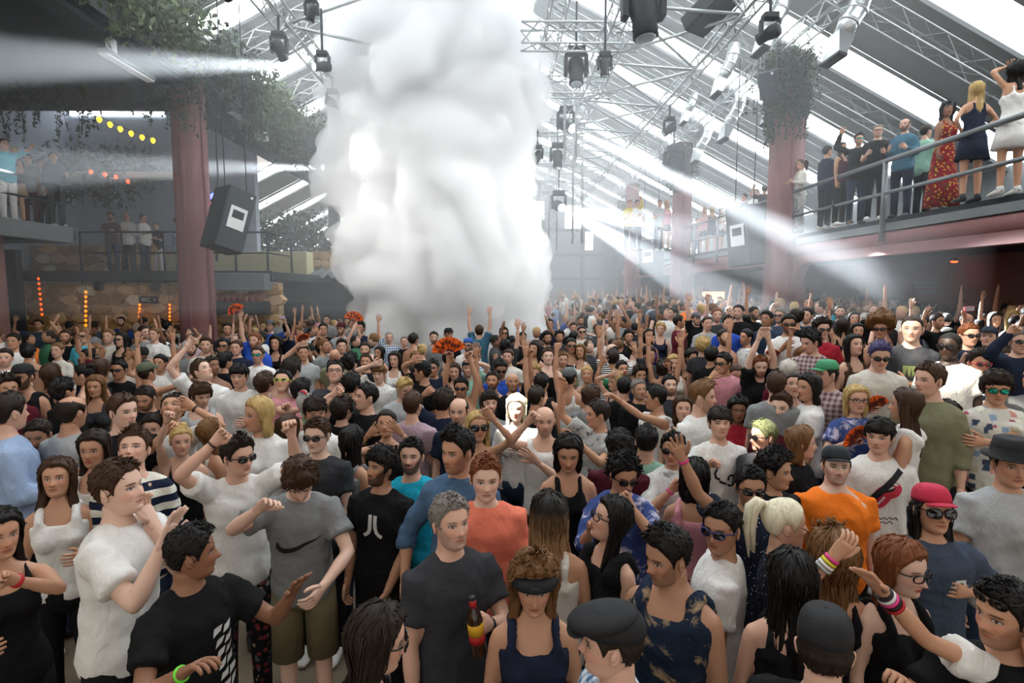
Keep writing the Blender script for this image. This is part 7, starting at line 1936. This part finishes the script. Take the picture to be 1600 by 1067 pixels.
wristband(by('reaching black-shirt man'), 'l', ['green'], ''); wristband(by('beer man'), 'r', ['black'], ''); wristband(by('dotted-shirt man'), 'l', ['pink'], ''); wristband(by('fists-up man'), 'l', ['brown'], '')
wristband(by('banded arm person'), 'l', ['black', 'white', 'pink', 'black', 'red'], ''); wristband(by('wristband woman'), 'r', ['pink', 'yellow', 'white', 'silver'], ''); wristband(by('hand-at-mouth man'), 'r', ['black'], ''); wristband(by('edge woman'), 'r', ['red'], '')
wristband(by('linen-shirt man'), 'l', ['pink'], ''); wristband(by('pink-shirt palm man'), 'l', ['yellow', 'black'], ''); wristband(by('pink-sunglasses man'), 'l', ['black'], '')
GR = []
for d in ALLP:
    for nm in 'lr':
        w_ = world_of(d) @ Vector(d['rec_']['J']['grip'][nm][0]); u, v, dd_ = project(w_)
        GR.append((u, v, w_, d))
def snap(px, py, tol=26, face=False):
    c = [g_ for g_ in GR if abs(g_[0] - px) < tol and abs(g_[1] - py) < tol]
    return min(c, key=lambda g_: (g_[0] - px) ** 2 + (g_[1] - py) ** 2)[2] + Vector((0, -.03, 0)) if c else None
M_FAN = mat('orange_fan_paper', '#f06a1c', .7, var=.12, nscale=30); M_FANK = mat('dark_fan_print', '#5a1c08', .7)
def fan(p, rz, tilt, r, label, a0=-75, a1=75, face=0):
    r = min(r, .34)
    root = empty('hand_fan', p, label, 'fan', 'orange hand fans in the crowd'); root.rotation_euler = (R(tilt), R(rz), R(face))
    n = 18; V = []; 
    for i in range(n + 1):
        a = R(a0 + (a1 - a0) * i / n); y = .006 if i % 2 else -.006; V += [(math.sin(a) * r * .3, y, math.cos(a) * r * .3), (math.sin(a) * r, y, math.cos(a) * r)]
    V2 = [(x, y + .002, z) for x, y, z in V]; N_ = len(V)
    F = [(2 * i, 2 * i + 1, 2 * i + 3, 2 * i + 2) for i in range(n)] + [(N_ + 2 * i, N_ + 2 * i + 2, N_ + 2 * i + 3, N_ + 2 * i + 1) for i in range(n)]
    MB().add(V + V2, F).build('fan_leaf', M_FAN, root)
    for i in range(0, n + 1, 3):
        a = R(a0 + (a1 - a0) * i / n); MB().tube([(0, 0, 0), (math.sin(a) * r * .98, -.009, math.cos(a) * r * .98)], .0035, 4).build('rib', M_FANK, root)
    rr = random.Random(int(p[0] * 100))
    for i in range(9):
        a = R(a0 + (a1 - a0) * (i + .8) / 10.2); q = r * rr.uniform(.5, .8); c_ = Vector((math.sin(a) * q, -.0125, math.cos(a) * q))
        MB().box(-.012, .012, -.0005, .0005, -.02, .02, Matrix.Translation(c_) @ Matrix.Rotation(a, 4, 'Y')).build('print_mark', M_FANK, root)
    return root
for (px, py, who, r, rz, lb) in ((706, 562, 'orange-fan man', .28, -8, 'big orange hand fan held up before the smoke'), (1040, 632, 'slick-haired vest man', .36, 50, 'orange folding fan tilted beside the slick-haired vest man'), (1376, 636, 'red-sunglasses woman', .24, -20, 'orange fan held under the red sunglasses'),
                                (1326, 688, 'laughing glasses woman', .28, -30, 'orange fan with dark lettering in front of the laughing glasses woman'), (541, 501, 9.0, .16, 10, 'round orange fan high up at the left edge of the smoke'), (345, 488, 9.5, .15, -30, 'orange fan raised beside the left pink column'),
                                (486, 502, 10.5, .12, -20, 'small orange fan in the far crowd left of the smoke'), (1206, 556, 6.0, .12, 10, 'small orange fan beside the blue-shirted man')):
    dist = (by(who)['head'].y - .30) if isinstance(who, str) else who
    w_ = snap(px, py + 4, 40) if (isinstance(who, str) or who > 8) else None
    p_ = w_ if w_ is not None else at_y(px, py, dist)
    fan(p_, rz, 8, r * 100 / FPX * p_.y, lb)
def phone(px, py, y, label, c='#c8406a', w=.075, h=.145, land=True):
    p = snap(px, py, 30); p = at_y(px, py, y) if p is None else p + Vector((0, -.02, .03)); root = empty('mobile_phone', p, label, 'phone'); W, H_ = (h, w) if land else (w, h)
    MB().box(-W / 2, W / 2, -.005, .005, -H_ / 2, H_ / 2).build('case', mat('case_' + c[1:], c, .5), root, bevel=.004); MB().box(-W / 2 + .006, W / 2 - .006, -.0062, -.005, -H_ / 2 + .006, H_ / 2 - .006).build('screen', mat('phone_screen', '#b8a8b4' if land else '#20242a', .2), root)
    return root
phone(1287, 541, by('red-shirt phone man')['head'].y - .35, 'pink phone held up by the man in the red t-shirt', '#d88aa4')
phone(1482, 480, 6.0, 'hot pink phone held high under the right gallery', '#d83a5c')
phone(1138, 608, by('phone-gazing man')['head'].y - .25, 'dark phone in the hands of the crop-haired man in black', '#141416')
phone(422, 510, 9.5, 'small dark phone held in front of a face left of the smoke', '#141416')
# white trucker cap carried in the neon-glasses man's hand
p = at_y(468, 634, by('neon-glasses man')['head'].y - .42)
root = empty('held_cap', p, 'white and black trucker cap with dark lettering held up by its peak', 'cap'); root.rotation_euler = (R(-70), R(25), R(-15))
o = bpy.data.objects.new('cap_shell', cap_mesh('cap')); COL.objects.link(o); o.parent = root; o.data.materials.append(mat('cap_white', '#c8c8c4', .8))
text_obj('BRIX', .05, M_PK, T(0, -.108, .075) @ Rx(72), root)
MB().tube([(-.03, -.14, .035), (.0, -.165, .03), (.03, -.15, .035)], .012, 6).build('red_tag', M_PR, root)

# ------------------------------------------------------------------ far crowd nobody could count: one body of stuff
g = G(); colv = []
def put(V_, Q_, T_, c):
    g.add(V_, Q_, T_); colv.append((len(V_), c))
hm = G(); hm.ell((0, 0, 0), (.078, .098, .118), None, 8, 5); HV, HQ, HT, _ = hm.out()
hh = G(); hh.ell((0, .018, .030), (.086, .100, .100), None, 8, 5); KV, KQ, KT, _ = hh.out()
tb = G(); tb.rings(torso_rings(False, 1.0, .84, 1.50, .012, 9)); TV, TQ, TT_, _ = tb.out()
lg = G(); legs_geo(lg, False, 4); LV, LQ, LT, _ = lg.out()
armsets = []
for u in (((.2, .1, -1), (.1, .4, -1)), ((.25, .1, 1), (0, .1, 1)), ((.5, .3, .8), (-.4, .2, .8)), ((.2, .2, -1), (-.3, 1, .3))):
    for sd in (-1, 1):
        a = G(); U = nrm([sd * u[0][0], -u[0][1], u[0][2]]); F = nrm([sd * u[1][0], -u[1][1], u[1][2]]); s0 = np.array([sd * .18, 0, 1.41]); e = s0 + U * .28; w = e + F * .25
        a.tube([s0, e, w, w + F * .09, w + F * .17], [.05, .042, .028, .036, .016], 5, squash=[1, 1, 1, .5, .5]); armsets.append(a.out())
skins = [rgb(SKIN[k])[:3] for k in ('fair', 'tan', 'olive', 'brown', 'pale')]; hairs = [rgb(HAIRC[k])[:3] for k in ('black', 'dark', 'brown', 'black', 'light', 'blonde')]
rf = random.Random(5); nfar = 0
far_spots = [(X, Y) for (Y, X, u, v, h, s) in FAR]
y = 17.6
while y < 38:
    x = -6.6
    while x < 10.6:
        X, Y = x + rf.uniform(-.2, .2), y + rf.uniform(-.2, .2); x += .72 + (y - 17) * .012
        if blocked(X, Y) or (-4.6 < X < 1.3) or (X < -5 and Y > 19) or Y > 37.4: continue
        far_spots.append((X, Y))
    y += .8
for (X, Y) in far_spots:
    fl = floor_at(X, Y); s = rf.uniform(.93, 1.06); a = R(rf.choice([0, 20, -20, 60, -60, 180, 150, 90, -90])); Rm = rotm('z', a)
    def tr(V_, off=(0, 0, 0)): return (np.asarray(V_) + off) @ Rm.T * s + (X, Y, fl)
    sk = rf.choice(skins); sh = rgb(CL[rf.choice(SHW)][0])[:3]; hr = rf.choice(hairs)
    put(tr(HV, (0, -.01, 1.635)), HQ, HT, sk); put(tr(KV, (0, -.01, 1.635)), KQ, KT, hr); put(tr(TV), TQ, TT_, sh); put(tr(LV), LQ, LT, (.02, .025, .035))
    for sd in (0, 1):
        k = rf.choice([0, 0, 0, 0, 0, 0, 0, 1, 2, 3, 3]) if X < 2.9 else rf.choice([0] * 20 + [1]); V_, Q_, T_, _u = armsets[k * 2 + sd]; put(tr(V_), Q_, T_, sk)
    nfar += 1
V_, Q_, T_, _u = g.out(); me = mk_mesh('crowd', V_, Q_, T_)
ca = me.color_attributes.new('tone', 'FLOAT_COLOR', 'POINT'); arr = np.concatenate([np.tile(np.array(tuple(c) + (1,)), (n, 1)) for n, c in colv]); ca.data.foreach_set('color', arr.astype(np.float32).ravel())
mc = bpy.data.materials.new('far_crowd'); t = NT(mc); at = t.node('ShaderNodeVertexColor'); at.layer_name = 'tone'; t.link(at.outputs[0], t.b.inputs['Base Color']); t.b.inputs['Roughness'].default_value = .8
me.materials.append(mc); o = bpy.data.objects.new('crowd', me); COL.objects.link(o); o['kind'] = 'stuff'; tag(o, 'mass of tiny dancers in the haze at the far end of the hall', 'crowd')
print('people', len(ALLP), 'far', nfar, 'tris', sum(len(o.data.polygons) * 2 for o in SC.objects if o.type == 'MESH' and o.data.users == 1), 'allmesh', sum(len(m.polygons) * 2 for m in bpy.data.meshes))


# added out-of-view spots standing in for sun patches on a few dancers
for i, (src, who, dx, w_, an) in enumerate((((-2.5, 3.0, 7.6), 'sunlit blonde', 0, 16000, 3.4), ((-3.4, 3.4, 7.6), 'green-haired man', 0, 7000, 2.6), ((-3.0, 2.4, 7.6), 'dark-skinned sunglasses man', -.15, 6500, 4.2), ((-2.0, 3.4, 7.6), 'shaven black-shirt man', 0, 3500, 4.0), ((-2.6, 2.8, 7.6), 'sunlit glasses man', 0, 4500, 2.4))):
    T_ = by(who)['head'] + Vector((dx, 0, -.05)); S_ = Vector(src); moving_head(S_, T_, .5, 'small spot lamp over the near dancers, aimed at the ' + who, lit=True, hang=1.2)  # fixture body added around the unseen spot, not part of the rig
    spot('sun_patch_spot_%d' % i, S_ + (T_ - S_).normalized() * .25, T_, w_, an, (1, .92, .78), .6, .04)
